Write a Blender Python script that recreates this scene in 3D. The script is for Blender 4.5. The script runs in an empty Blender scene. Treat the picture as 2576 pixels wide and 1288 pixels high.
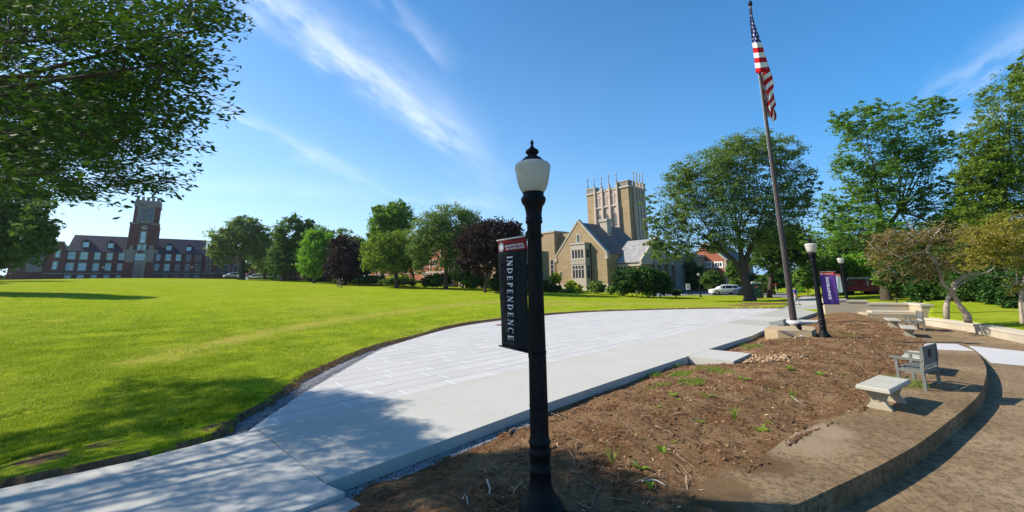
import bpy, math, random
import numpy as np
from mathutils import Vector, Matrix
R=math.radians
rng=np.random.default_rng(7); random.seed(7)
S=bpy.context.scene
COL=S.collection

# ------------------------------------------------------------------ camera
F=968.; PX,PY=1288.,536.; PITCH=math.atan(169/968.); ROLL=R(0.91); EYE=2.6
cp,sp=math.cos(PITCH),math.sin(PITCH)
_f=np.array([0,cp,sp]); _u=np.array([0,-sp,cp]); _r=np.array([1.,0,0])
c_,s_=math.cos(ROLL),math.sin(ROLL)
_right=c_*_r-s_*_u*1.0; _up=s_*_r+c_*_u
if _up[0]<0: pass
# the world's up leans a little to the left in the picture
if np.dot(np.array([0,0,1.]),_right)>0:
    _right=c_*_r+s_*_u; _up=-s_*_r+c_*_u
CP=np.array([0,0,EYE])
cam=bpy.data.cameras.new('camera'); co=bpy.data.objects.new('camera',cam); COL.objects.link(co)
M=Matrix(((_right[0],_up[0],-_f[0],0),(_right[1],_up[1],-_f[1],0),(_right[2],_up[2],-_f[2],EYE),(0,0,0,1)))
co.matrix_world=M
cam.sensor_width=36; cam.lens=36*F/2576.; cam.shift_y=-(644-PY)/2576.; cam.clip_end=4000; cam.clip_start=.05
S.camera=co
# ------------------------------------------------------------------ world, sun, exposure
SUN_EL=R(37.5); SHAZ=R(-7.5)          # shadows run towards +x
w=bpy.data.worlds.new('World'); S.world=w; w.use_nodes=True
nt=w.node_tree; nt.nodes.clear(); N=nt.nodes; L=nt.links
def wn(t,**k):
    n=N.new(t)
    for a,b in k.items(): setattr(n,a,b)
    return n
out=wn('ShaderNodeOutputWorld'); bg=wn('ShaderNodeBackground'); L.new(bg.outputs[0],out.inputs[0])
sky=wn('ShaderNodeTexSky',sky_type='NISHITA'); sky.sun_disc=False; sky.sun_elevation=SUN_EL
tosun=Vector((-math.cos(SHAZ)*math.cos(SUN_EL),-math.sin(SHAZ)*math.cos(SUN_EL),math.sin(SUN_EL)))
sky.sun_rotation=math.atan2(tosun.x,tosun.y); sky.air_density=1.0; sky.dust_density=.6; sky.ozone_density=2.5; sky.altitude=200
bg.inputs[1].default_value=.124
hs=wn('ShaderNodeHueSaturation'); hs.inputs['Saturation'].default_value=1.55; L.new(sky.outputs[0],hs.inputs['Color'])
# cirrus streaks drawn on the dome of directions
tc=wn('ShaderNodeTexCoord'); sx=wn('ShaderNodeSeparateXYZ'); L.new(tc.outputs['Generated'],sx.inputs[0])
def mth(op,a,b=None,c=None,clamp=False):
    n=wn('ShaderNodeMath',operation=op); n.use_clamp=clamp
    for i,v in enumerate((a,b,c)):
        if v is None: continue
        if isinstance(v,(int,float)): n.inputs[i].default_value=v
        else: L.new(v,n.inputs[i])
    return n.outputs[0]
ya=mth('MAXIMUM',sx.outputs[1],.05)
U=mth('DIVIDE',sx.outputs[0],ya); V=mth('DIVIDE',sx.outputs[2],ya)
def raydir(x,y): return _f+_right*(x-PX)/F-_up*(y-PY)/F
def streak(p0,p1,w0,w1,amp):
    a=raydir(*p0); b=raydir(*p1); a=np.array([a[0]/a[1],a[2]/a[1]]); b=np.array([b[0]/b[1],b[2]/b[1]])
    d=b-a; ln=np.hypot(*d); d/=ln
    du=mth('SUBTRACT',U,float(a[0])); dv=mth('SUBTRACT',V,float(a[1]))
    t=mth('ADD',mth('MULTIPLY',du,float(d[0]/ln)),mth('MULTIPLY',dv,float(d[1]/ln)))
    n=mth('ADD',mth('MULTIPLY',du,float(-d[1])),mth('MULTIPLY',dv,float(d[0])))
    ws=mth('ADD',mth('MULTIPLY',t,(w1-w0)/F),w0/F)
    # wispy displacement
    cb=wn('ShaderNodeCombineXYZ'); L.new(mth('MULTIPLY',t,ln*3.2),cb.inputs[0]); L.new(mth('MULTIPLY',n,11),cb.inputs[1]); cb.inputs[2].default_value=p0[0]*.01
    nz=wn('ShaderNodeTexNoise'); nz.inputs['Scale'].default_value=1.6; nz.inputs['Detail'].default_value=7; nz.inputs['Roughness'].default_value=.55; L.new(cb.outputs[0],nz.inputs[0])
    nn=mth('ADD',n,mth('MULTIPLY',mth('SUBTRACT',nz.outputs[0],.5),.16))
    q=mth('DIVIDE',nn,ws); g_=mth('POWER',2.718,mth('MULTIPLY',mth('MULTIPLY',q,q),-1.0))
    fade=mth('MULTIPLY',mth('SMOOTH_MIN',mth('MULTIPLY',mth('ADD',t,.12),5),1,.1),mth('SMOOTH_MIN',mth('MULTIPLY',mth('SUBTRACT',1.12,t),4),1,.1))
    fade=mth('MAXIMUM',fade,0)
    tx=mth('MULTIPLY',mth('SUBTRACT',nz.outputs[0],.28),2.2,clamp=True)
    return mth('MULTIPLY',mth('MULTIPLY',g_,fade),mth('MULTIPLY',tx,amp),clamp=True)
cl=None
for a in (((560,-90),(1210,395),52,40,.55),((620,-60),(1180,330),90,60,.28),((500,240),(880,430),16,26,.32),((900,-80),(1130,150),26,30,.22),((2330,250),(2640,60),26,60,.34),((2380,330),(2650,230),14,30,.3),((760,380),(1100,520),16,10,.14),((150,440),(900,480),18,28,.15),((1120,490),(1280,512),8,8,.2)):
    s=streak(*a); cl=s if cl is None else mth('ADD',cl,s,clamp=True)
# pale blue air near the horizon, paler towards the sun
azs=mth('ADD',mth('MULTIPLY',sx.outputs[0],-.55),.5,clamp=True)
hz_=wn('ShaderNodeMix',data_type='RGBA'); L.new(azs,hz_.inputs[0]); hz_.inputs[6].default_value=(1.0,2.75,5.6,1); hz_.inputs[7].default_value=(4.8,6.3,7.6,1)
ef=mth('MULTIPLY',mth('POWER',2.718,mth('MULTIPLY',mth('MAXIMUM',sx.outputs[2],0),-2.8)),.93)
hm=wn('ShaderNodeMix',data_type='RGBA'); L.new(ef,hm.inputs[0]); L.new(hs.outputs[0],hm.inputs[6]); L.new(hz_.outputs[2],hm.inputs[7])
mx=wn('ShaderNodeMix',data_type='RGBA'); L.new(cl,mx.inputs[0]); L.new(hm.outputs[2],mx.inputs[6]); mx.inputs[7].default_value=(6.6,7.0,7.6,1)
L.new(mx.outputs[2],bg.inputs[0])  # streaks over the sky
sl=bpy.data.lights.new('sun','SUN'); sl.energy=5.0; sl.angle=R(.55); sl.color=(1,.92,.79)
so=bpy.data.objects.new('sun',sl); COL.objects.link(so); so.rotation_euler=tosun.to_track_quat('Z','Y').to_euler()
S.view_settings.view_transform='Standard'; S.view_settings.look='None'; S.view_settings.exposure=.6; S.view_settings.gamma=1
S.cycles.max_bounces=6; S.cycles.transparent_max_bounces=6; S.cycles.caustics_reflective=False; S.cycles.caustics_refractive=False

# ------------------------------------------------------------------ terrain height
CT=np.array([(0,0,0),(-5,7.5,0),(3,5,0),(8,8.5,0),(10,9.7,0),(0,12,-.05),(-10,3,.1),(5,-5,0),(-15,-5,.3),(7,13,-.1),
(13.5,17.5,-.15),(8,17,-.15),(24,29,-.2),(25,35,-.2),(17,17,-.28),(21,20,-.28),(-1,28.8,-.05),(21,34,-.2),(13,11,-.05),(16,6,-.05),(10,0,0),
(31,64,-.6),(26,55,-.5),(19,60,-.2),(14,77,.3),(-2,62,.8),(-13,75,1.4),(-31,90,2.1),(-52,100,3.0),(-73,110,3.9),(-89,110,4.4),(-108,110,4.9),
(-134,141,4.3),(-100,150,4.1),(-32,73,1.8),(-20,30,.6),(-40,30,1.3),(-60,60,2.7),(-20,10,.4),(-40,10,1),(-80,40,3.),(-75,80,3.6),(-50,80,2.75),(-110,85,4.3),
(35,20,-.1),(50,50,0),(60,30,.2),(50,100,-.2),(100,100,1),(0,150,3),(200,200,3),(-250,150,4.4),(-250,-50,3),(200,-50,0),(0,-60,0),(0,350,4),(-200,350,4.4),(350,350,4),(-500,100,4),(500,50,0),(0,-400,0)],float)
def _phi(r): return np.where(r>0,r*r*np.log(np.maximum(r,1e-9)),0)
_A=CT[:,:2]; _K=_phi(np.hypot(_A[:,None,0]-_A[None,:,0],_A[:,None,1]-_A[None,:,1]))
_n=len(CT); _Mx=np.zeros((_n+3,_n+3)); _Mx[:_n,:_n]=_K+np.eye(_n)*8.; _Mx[:_n,_n]=1; _Mx[:_n,_n+1:]=_A; _Mx[_n,:_n]=1; _Mx[_n+1:,:_n]=_A.T
_W=np.linalg.solve(_Mx,np.r_[CT[:,2],0,0,0])
def HH(x,y):
    x=np.asarray(x,float); y=np.asarray(y,float); o=np.full(x.shape,_W[_n])+_W[_n+1]*x+_W[_n+2]*y
    for i in range(_n): o=o+_W[i]*_phi(np.hypot(x-_A[i,0],y-_A[i,1]))
    return o
def H(x,y): return float(HH(np.array(x),np.array(y)))
def ray(x,y): return raydir(x,y)
def G(x,y,dz=0.,tmax=400.):
    """point of the terrain seen at picture position x,y"""
    d=ray(x,y); ts=np.geomspace(1.5,tmax,900); P=CP[None]+d[None]*ts[:,None]
    f=P[:,2]-(HH(P[:,0],P[:,1])+dz); i=np.argmax(f<0)
    if f[i]>=0: i=len(ts)-1; return P[i]
    a,b=ts[max(i-1,0)],ts[i]; fa,fb=f[max(i-1,0)],f[i]; t=a+(b-a)*fa/(fa-fb) if fa!=fb else a
    p=CP+d*t; p[2]=H(p[0],p[1])+dz; return p
def AY(x,y,Y): d=ray(x,y); return CP+d*(Y/d[1])
def AW(x,y,wd): return CP+ray(x,y)*wd          # at depth wd along the view axis
def PROJ(P):
    v=np.atleast_2d(P)-CP; wd=v@_f; wd=np.where(np.abs(wd)<1e-6,1e-6,wd)
    return np.stack([PX+F*(v@_right)/wd,PY-F*(v@_up)/wd,wd],1)
def atZ(x,y,z): d=ray(x,y); return CP+d*((z-EYE)/d[2])
def sstep(a,b,x): t=np.clip((np.asarray(x,float)-a)/(b-a),0,1); return t*t*(3-2*t)
def inpoly(pts,poly):
    pts=np.atleast_2d(pts); x,y=pts[:,0],pts[:,1]; c=np.zeros(len(pts),bool); n=len(poly)
    for i in range(n):
        x1,y1=poly[i][0],poly[i][1]; x2,y2=poly[i-1][0],poly[i-1][1]
        m=((y1>y)!=(y2>y)); 
        with np.errstate(divide='ignore',invalid='ignore'):
            xx=(x2-x1)*(y-y1)/(y2-y1 if y2!=y1 else 1e-12)+x1
        c^= m&(x<xx)
    return c
def resample(P,n):
    P=np.array(P,float); d=np.r_[0,np.cumsum(np.hypot(*np.diff(P[:,:2],axis=0).T))]; t=np.linspace(0,d[-1],n)
    return np.stack([np.interp(t,d,P[:,i]) for i in range(P.shape[1])],1)
def smoothline(P,n):
    """Catmull-Rom through the points"""
    P=np.array(P,float); Q=np.vstack([2*P[0]-P[1],P,2*P[-1]-P[-2]]); o=[]
    for i in range(1,len(Q)-2):
        for t in np.linspace(0,1,8,endpoint=False):
            a,b,c,d=Q[i-1],Q[i],Q[i+1],Q[i+2]
            o.append(.5*((2*b)+(-a+c)*t+(2*a-5*b+4*c-d)*t*t+(-a+3*b-3*c+d)*t**3))
    o.append(P[-1]); return resample(o,n)
# ------------------------------------------------------------------ materials
MATS={}
def nodemat(name):
    m=bpy.data.materials.new(name); m.use_nodes=True; n=m.node_tree; n.nodes.clear(); return m,n.nodes,n.links
class NB:
    def __init__(s,name):
        s.m,s.N,s.L=nodemat(name); s.out=s.N.new('ShaderNodeOutputMaterial'); s.b=s.N.new('ShaderNodeBsdfPrincipled'); s.L.new(s.b.outputs[0],s.out.inputs[0])
        s.b.inputs['Specular IOR Level'].default_value=.1
        g=s.N.new('ShaderNodeNewGeometry'); s.pos=g.outputs['Position']; s.geo=g
    def n(s,t,**k):
        n=s.N.new(t)
        for a,b in k.items(): setattr(n,a,b)
        return n
    def noise(s,scale,detail=4,rough=.55,vec=None,out=0,dist=0):
        n=s.n('ShaderNodeTexNoise'); n.inputs['Scale'].default_value=scale; n.inputs['Detail'].default_value=detail; n.inputs['Roughness'].default_value=rough; n.inputs['Distortion'].default_value=dist
        s.L.new(vec if vec is not None else s.pos,n.inputs['Vector']); return n.outputs[out]
    def mp(s,vec,scale=(1,1,1),rot=(0,0,0),loc=(0,0,0)):
        m=s.n('ShaderNodeMapping'); m.inputs['Scale'].default_value=scale; m.inputs['Rotation'].default_value=rot; m.inputs['Location'].default_value=loc; s.L.new(vec,m.inputs[0]); return m.outputs[0]
    def ramp(s,f,stops):
        r=s.n('ShaderNodeValToRGB'); e=r.color_ramp.elements
        while len(e)<len(stops): e.new(.5)
        for k,(p,c) in enumerate(stops): e[k].position=p; e[k].color=(*c,1) if len(c)==3 else c
        s.L.new(f,r.inputs[0]); return r.outputs[0]
    def mix(s,f,a,b,mode='MIX'):
        m=s.n('ShaderNodeMix',data_type='RGBA',blend_type=mode)
        for i,v in ((0,f),(6,a),(7,b)):
            if isinstance(v,(int,float)): m.inputs[i].default_value=v
            elif isinstance(v,tuple): m.inputs[i].default_value=(*v,1)
            else: s.L.new(v,m.inputs[i])
        return m.outputs[2]
    def math(s,op,a,b=None,clamp=False):
        m=s.n('ShaderNodeMath',operation=op); m.use_clamp=clamp
        for i,v in enumerate((a,b)):
            if v is None: continue
            if isinstance(v,(int,float)): m.inputs[i].default_value=v
            else: s.L.new(v,m.inputs[i])
        return m.outputs[0]
    def col(s,v):
        if isinstance(v,tuple): s.b.inputs['Base Color'].default_value=(*v,1)
        else: s.L.new(v,s.b.inputs['Base Color'])
    def rough(s,v): 
        if isinstance(v,(int,float)): s.b.inputs['Roughness'].default_value=v
        else: s.L.new(v,s.b.inputs['Roughness'])
    def bump(s,h,st=.5,dist=.02):
        b=s.n('ShaderNodeBump'); b.inputs['Strength'].default_value=st; b.inputs['Distance'].default_value=dist; s.L.new(h,b.inputs['Height']); s.L.new(b.outputs[0],s.b.inputs['Normal']); return b
def simple(name,c,rough=.7,var=.18,scale=6,metal=0,bump=.15,spec=.12,bd=.01):
    if name in MATS: return MATS[name]
    k=NB(name); n=k.noise(scale,5); a=tuple(x*(1-var) for x in c); b=tuple(min(1,x*(1+var)) for x in c)
    k.col(k.ramp(n,[(.3,a),(.7,b)])); k.rough(rough); k.b.inputs['Metallic'].default_value=metal; k.b.inputs['Specular IOR Level'].default_value=spec
    if bump: k.bump(k.noise(scale*6,3),bump,bd)
    MATS[name]=k.m; return k.m
def leafmat(name,c1,c2,c3=None,trans=.35,rough=.5,g=1.4):
    c1,c2,c3=[tuple(x*g for x in c) if c else None for c in (c1,c2,c3)]
    k=NB(name); r=k.geo.outputs['Random Per Island']; n=k.noise(.45,3)
    f=k.math('ADD',k.math('MULTIPLY',r,.55),k.math('MULTIPLY',n,.5))
    st=[(.15,c1),(.62,c2)]
    if c3: st.append((.9,c3))
    col=k.ramp(f,st); k.col(col); k.rough(.7); k.b.inputs['Specular IOR Level'].default_value=.08
    t=k.n('ShaderNodeBsdfTranslucent'); k.L.new(k.mix(.5,col,(min(1,c2[0]*1.8),min(1,c2[1]*1.7),c2[2]*.6)),t.inputs[0]); mx=k.n('ShaderNodeMixShader'); mx.inputs[0].default_value=trans
    k.L.new(k.b.outputs[0],mx.inputs[1]); k.L.new(t.outputs[0],mx.inputs[2]); k.L.new(mx.outputs[0],k.out.inputs[0])
    MATS[name]=k.m; return k.m
# ------------------------------------------------------------------ mesh helpers
def tag(o,label=None,cat=None,group=None,kind=None):
    if label: o['label']=label
    if cat: o['category']=cat
    if group: o['group']=group
    if kind: o['kind']=kind
    return o
def mesh_np(name,V,Fa,mat,parent=None,smooth=False,k=4):
    me=bpy.data.meshes.new(name); V=np.asarray(V,np.float32); Fa=np.asarray(Fa,np.int32); n=len(Fa)
    me.vertices.add(len(V)); me.vertices.foreach_set('co',V.ravel()); me.loops.add(n*k); me.loops.foreach_set('vertex_index',Fa.ravel())
    me.polygons.add(n); me.polygons.foreach_set('loop_start',np.arange(0,n*k,k,dtype=np.int32)); me.polygons.foreach_set('loop_total',np.full(n,k,np.int32))
    if smooth: me.polygons.foreach_set('use_smooth',np.ones(n,bool))
    me.update(calc_edges=True); me.validate(); 
    for m in (mat if isinstance(mat,list) else [mat]): me.materials.append(m)
    o=bpy.data.objects.new(name,me); COL.objects.link(o)
    if parent: o.parent=parent
    return o
class MB:
    def __init__(s): s.v=[]; s.f=[]; s.sm=[]
    def add(s,v,f,sm=False):
        n=len(s.v); s.v+=[tuple(map(float,p)) for p in v]; s.f+=[tuple(i+n for i in q) for q in f]; s.sm+=[sm]*len(f); return s
    def box(s,x0,x1,y0,y1,z0,z1):
        return s.add([(x0,y0,z0),(x1,y0,z0),(x1,y1,z0),(x0,y1,z0),(x0,y0,z1),(x1,y0,z1),(x1,y1,z1),(x0,y1,z1)],[(0,3,2,1),(4,5,6,7),(0,1,5,4),(1,2,6,5),(2,3,7,6),(3,0,4,7)])
    def bbox(s,x0,x1,y0,y1,z0,z1,b=.01):
        """box with chamfered edges"""
        b=min(b,(x1-x0)*.45,(y1-y0)*.45,(z1-z0)*.45); L_=[]
        for z,i in ((z0,b),(z0+b,0),(z1-b,0),(z1,b)):
            L_+= [(x0+i+ (b if i==0 else 0)*0,y0+i,z),(x1-i,y0+i,z),(x1-i,y1-i,z),(x0+i,y1-i,z)]
        f=[(3,2,1,0),(12,13,14,15)]
        for r in range(3):
            for q in range(4): f.append((r*4+q,r*4+(q+1)%4,r*4+4+(q+1)%4,r*4+4+q))
        return s.add(L_,f)
    def prism(s,poly,z0,z1,axis='z'):
        """poly in (a,b) plane extruded; axis z: (x,y); axis y: poly=(x,z) ; axis x: poly=(y,z)"""
        n=len(poly); P=[]
        for e in (z0,z1):
            for a,b in poly: P.append((a,b,e) if axis=='z' else ((a,e,b) if axis=='y' else (e,a,b)))
        f=[tuple(range(n-1,-1,-1)),tuple(range(n,2*n))]+[(i,(i+1)%n,n+(i+1)%n,n+i) for i in range(n)]
        return s.add(P,f)
    def tube(s,pts,rad,n=6,caps=True,sm=True):
        pts=[Vector(p) for p in pts]; rad=list(rad) if hasattr(rad,'__len__') else [rad]*len(pts); V_=[];T=None
        for i,p in enumerate(pts):
            d=(pts[min(i+1,len(pts)-1)]-pts[max(i-1,0)]); d=d.normalized() if d.length>1e-9 else Vector((0,0,1))
            a=Vector((0,0,1)) if abs(d.z)<.9 else Vector((1,0,0))
            if T is None: T=d.cross(a).normalized()
            T=(T-d*T.dot(d)); T=T.normalized() if T.length>1e-6 else d.cross(a).normalized(); B=d.cross(T)
            for q in range(n):
                an=2*math.pi*q/n; V_.append(p+(T*math.cos(an)+B*math.sin(an))*rad[i])
        f=[]
        for i in range(len(pts)-1):
            for q in range(n): f.append((i*n+q,i*n+(q+1)%n,(i+1)*n+(q+1)%n,(i+1)*n+q))
        s.add(V_,f,sm)
        if caps:
            k=len(s.v)-len(V_); s.f+=[tuple(k+q for q in range(n-1,-1,-1)),tuple(k+(len(pts)-1)*n+q for q in range(n))]; s.sm+=[False,False]
        return s
    def lathe(s,prof,n=24,cx=0,cy=0,sm=True,flute=0,frange=(0,0)):
        V_=[];f=[]
        for z,r in prof:
            for q in range(n):
                an=2*math.pi*q/n; rr=r
                if flute and frange[0]<=z<=frange[1]: rr=r*(1-flute*(q%2))
                V_.append((cx+rr*math.cos(an),cy+rr*math.sin(an),z))
        for i in range(len(prof)-1):
            for q in range(n): f.append((i*n+q,i*n+(q+1)%n,(i+1)*n+(q+1)%n,(i+1)*n+q))
        s.add(V_,f,sm); k=len(s.v)-len(V_)
        s.f+=[tuple(k+q for q in range(n-1,-1,-1)),tuple(k+(len(prof)-1)*n+q for q in range(n))]; s.sm+=[False,False]
        return s
    def build(s,name,mat,parent=None,loc=None,rz=0,crease=False):
        me=bpy.data.meshes.new(name); me.from_pydata(s.v,[],s.f); me.update()
        me.polygons.foreach_set('use_smooth',s.sm)
        import bmesh
        b=bmesh.new(); b.from_mesh(me); bmesh.ops.recalc_face_normals(b,faces=b.faces); b.to_mesh(me); b.free()
        for m in (mat if isinstance(mat,list) else [mat]): me.materials.append(m)
        o=bpy.data.objects.new(name,me); COL.objects.link(o)
        if parent: o.parent=parent
        if loc is not None: o.location=loc
        o.rotation_euler[2]=rz
        return o
def empty(name,loc,rz=0): 
    o=bpy.data.objects.new(name,None); COL.objects.link(o); o.location=loc; o.rotation_euler[2]=rz; o.empty_display_size=.3; return o
def kids(o): return [c for c in bpy.data.objects if c.parent==o]
CH={}
def copy_tree(o,parent=None):
    c=o.copy(); COL.objects.link(c); c.parent=parent
    for ch in kids(o): copy_tree(ch,c)
    return c
# ------------------------------------------------------------------ ground materials
def grass_mat():
    k=NB('lawn_grass'); p=k.pos
    n1=k.noise(.35,6,.72); n2=k.noise(2.2,6,.75); n3=k.noise(45,3,.7); n4=k.noise(.08,3,.5)
    c=k.ramp(n1,[(.3,(.22,.28,.014)),(.55,(.33,.37,.020)),(.75,(.43,.43,.04))])
    c=k.mix(k.ramp(n2,[(.36,(.8,.8,.8)),(.58,(0,0,0))]),c,(.15,.24,.012))
    dry=k.ramp(k.math('ADD',k.math('MULTIPLY',n4,.6),k.math('MULTIPLY',n1,.45)),[(.50,(0,0,0)),(.66,(1,1,1))])
    at=k.n('ShaderNodeAttribute',attribute_name='dry'); 
    df=k.math('MULTIPLY',at.outputs['Fac'],k.ramp(k.noise(1.3,5,.65),[(.3,(0,0,0)),(.62,(1,1,1))]),clamp=True)
    df=k.math('MAXIMUM',df,k.math('MULTIPLY',dry,.28))
    c=k.mix(k.math('MULTIPLY',df,.9),c,(.42,.31,.09))
    c=k.mix(k.math('MULTIPLY',k.ramp(n3,[(.35,(0,0,0)),(.7,(1,1,1))]),.45),c,(.09,.17,.008))
    so_=k.n('ShaderNodeAttribute',attribute_name='soil')
    soil=k.ramp(k.noise(9,6,.7),[(.3,(.07,.042,.025)),(.7,(.25,.155,.09))])
    f=k.math('ADD',so_.outputs['Fac'],k.math('MULTIPLY',k.math('SUBTRACT',k.noise(7,4,.7),.5),.9)); f=k.ramp(f,[(.42,(0,0,0)),(.58,(1,1,1))])
    k.col(k.mix(f,c,soil)); k.rough(1.); k.b.inputs['Specular IOR Level'].default_value=0.
    h=k.math('ADD',k.math('MULTIPLY',k.noise(28,4,.75),1.),k.math('MULTIPLY',k.noise(4,3),.8))
    k.bump(h,.55,.07); return k.m
M_GRASS=grass_mat()
def soil_mat():
    k=NB('bed_soil'); n=k.noise(1.1,5,.65); n2=k.noise(14,6,.75,dist=.6); n3=k.noise(60,4,.7)
    v=k.n('ShaderNodeTexVoronoi'); v.inputs['Scale'].default_value=55; k.L.new(k.mp(k.pos,(1,.45,1),(0,0,.7)),v.inputs['Vector'])
    c=k.ramp(n2,[(.30,(.045,.020,.009)),(.44,(.165,.086,.044)),(.56,(.28,.158,.082)),(.75,(.43,.27,.155))])
    c=k.mix(k.ramp(n,[(.42,(0,0,0)),(.7,(.75,.75,.75))]),c,(.42,.275,.15))
    chip=k.math('GREATER_THAN',k.n3(v) if False else v.outputs['Color'],.87) if False else k.ramp(v.outputs['Distance'],[(.0,(1,1,1)),(.18,(0,0,0))])
    c=k.mix(k.math('MULTIPLY',chip,k.ramp(k.noise(5,3),[(.45,(0,0,0)),(.65,(.6,.6,.6))])),c,(.42,.31,.21))
    k.col(c); k.rough(1.); k.b.inputs['Specular IOR Level'].default_value=0.; h=k.math('ADD',n2,k.math('MULTIPLY',n3,.5)); k.bump(h,1.,.11); return k.m
M_SOIL=soil_mat()
def conc(name,c,var=.1,bump=.12,stain=None,speck=.0,broom=None,rough=.9,spots=()):
    k=NB(name); n=k.noise(.7,6,.65); n2=k.noise(18,5,.7); a=tuple(x*(1-var) for x in c); b=tuple(x*(1+var) for x in c)
    cc=k.ramp(n,[(.3,a),(.7,b)]); cc=k.mix(k.math('MULTIPLY',k.ramp(n2,[(.35,(1,1,1)),(.65,(0,0,0))]),.2),cc,tuple(x*.72 for x in c))
    if broom is not None:
        nb=k.noise(3.,3,.6,vec=k.mp(k.mp(k.pos,rot=(0,0,broom)),scale=(.25,9,1))); cc=k.mix(k.math('MULTIPLY',k.ramp(nb,[(.4,(0,0,0)),(.7,(1,1,1))]),.16),cc,tuple(x*.7 for x in c))
    if stain: 
        ns=k.noise(.45,6,.7,dist=.4); cc=k.mix(k.ramp(ns,[(.46,(0,0,0)),(.66,(.85,.85,.85))]),cc,stain)
    if speck:
        v=k.n('ShaderNodeTexVoronoi'); v.inputs['Scale'].default_value=24; k.L.new(k.mp(k.pos,(1,.7,1),(0,0,.5)),v.inputs['Vector'])
        cc=k.mix(k.math('MULTIPLY',k.ramp(v.outputs['Distance'],[(.08,(1,1,1)),(.26,(0,0,0))]),k.math('MULTIPLY',k.ramp(k.noise(11,3),[(.45,(0,0,0)),(.6,(1,1,1))]),speck)),cc,(.62,.53,.42))
        n5=k.noise(11,7,.85); cc=k.mix(k.ramp(n5,[(.47,(0,0,0)),(.56,(.75,.75,.75))]),cc,tuple(x*.35 for x in c))
    for (sx_,sy_,sr,sc_) in spots:
        vm=k.n('ShaderNodeVectorMath',operation='DISTANCE'); k.L.new(k.pos,vm.inputs[0]); vm.inputs[1].default_value=(sx_,sy_,0); d_=k.math('SUBTRACT',k.math('DIVIDE',vm.outputs['Value'],sr),k.math('MULTIPLY',k.math('SUBTRACT',k.noise(2.6,6,.75),.5),1.5))
        cc=k.mix(k.ramp(d_,[(.55,(.9,.9,.9)),(1.,(0,0,0))]),cc,sc_)
    k.col(cc); k.rough(rough); k.bump(k.noise(24,6,.8),bump,.02); MATS[name]=k.m; return k.m
# ------------------------------------------------------------------ outlines on the ground
g2=lambda P,dz=0: [tuple(G(x,y,dz)[:2]) for x,y in P]
JA=G(625.8,1083.6); JB=G(1922.5,787.8)                    # joint between stamped field and plain walk
JD=(JB-JA)[:2]; JD/=np.hypot(*JD); JANG=math.atan2(JD[1],JD[0])
PAD_ARC=smoothline(g2([(625.8,1083.6),(667.8,1052.8),(713,1023),(772.8,982.8),(835.8,947.8),(905.8,907.5),(958,879.5),(1017.8,858.5),(1115.8,830.5),(1185.8,816.5),(1269.8,805),(1380,793),(1500,784.5),(1700,778.5),(1835,776.5),(1962,776)]),70)
LAWN_EDGE=smoothline(g2([(-700,1420),(-300,1298),(0,1222),(200,1184),(400,1137),(545,1097),(580,1068),(620,1040),(696,996),(776,940),(860,902),(958,866),(1020,852),(1116,824.5),(1186,811.5),(1270,801),(1380,789.5),(1500,782),(1700,776.3),(1835,774.5),(1962,774)]),160)
WALK_IN=[G(*p)[:2] for p in ((820,1215),(1335,1028),(1732.5,895.3),(1782.5,878.3),(1893,844),(1921,831),(2003,802.5),(2062,783.5))]
PATH_R=g2([(2071,778),(2052,744)]); PATH_L=g2([(2018,744),(1982,771)])
KERB=g2([(1996,1274.8),(2066,1243.5),(2176,1192),(2246,1156),(2314,1116),(2381,1066),(2431,1026),(2466,989),(2480,950.5),(2480,923),(2466,898),(2444,876),(2422,862.5),(2395,846)])
k0=np.array(KERB[0]); KERB=[tuple(k0-np.array([1.5,.55])),tuple(k0-np.array([4.5,1.3])),][::-1]+KERB
KERB+= [tuple(G(2352,828)[:2]),tuple(G(2318,814)[:2]),tuple(G(2296,803)[:2])]
KERB=smoothline(KERB,90)
BEDIN=[(-.5,3.3)]+g2([(1640,1288),(1720,1240),(1800,1200),(1900,1160),(1996,1095),(2091,1056),(2156,1026),(2232,972),(2296,916),(2324.6,875),(2320,860),(2306.8,848.7),(2284.8,832),(2240.7,818.4),(2191,802),(2150,789)])
BEDIN=smoothline(BEDIN,90)
WALLF=[tuple(G(2329,818)[:2]),tuple(G(2440,834)[:2]),tuple(G(2576,862.5)[:2])]
wd_=np.array(WALLF[-1]); WALLF+= [tuple(wd_+np.array([-2.2,-5.5])),tuple(wd_+np.array([-6.,-12.]))]
WALLF=smoothline(WALLF,50)
SWR=R(-22); SW0=AY(2071,777,30.5)[:2]; _dS=np.array([math.cos(SWR),math.sin(SWR)]); _dN=np.array([-_dS[1],_dS[0]])
def _swx(px):
    d=ray(px,770)[:2]; A_=np.array([d,-_dS]).T; return np.linalg.solve(A_,SW0)[1]
SWL=_swx(2292); SW1=SW0+_dS*SWL
# excavated zone (hard surfaces and bed): terrain lies lower there
ZONE=[tuple(p) for p in LAWN_EDGE]+[PATH_L[1],PATH_L[0],PATH_R[1],PATH_R[0]]+[(24.3,33.5),tuple(SW0+_dN*.3-_dS*.6),tuple(SW0+_dN*.3),tuple(SW1+_dN*.3),tuple(SW1-_dN*1.4+_dS*.3)]+[tuple(p+np.array([.3,.1])) for p in WALLF]+[(12,-12),(-14,-12)]
RLAWN=[tuple(p+np.array([.3,.1])) for p in WALLF][::-1]+[tuple(SW1-_dN*1.4+_dS*.4),tuple(SW1+_dN*.4+_dS*.3),tuple(SW1+_dN*5+_dS*3),(60,42),(70,20),(60,-20)]
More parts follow.
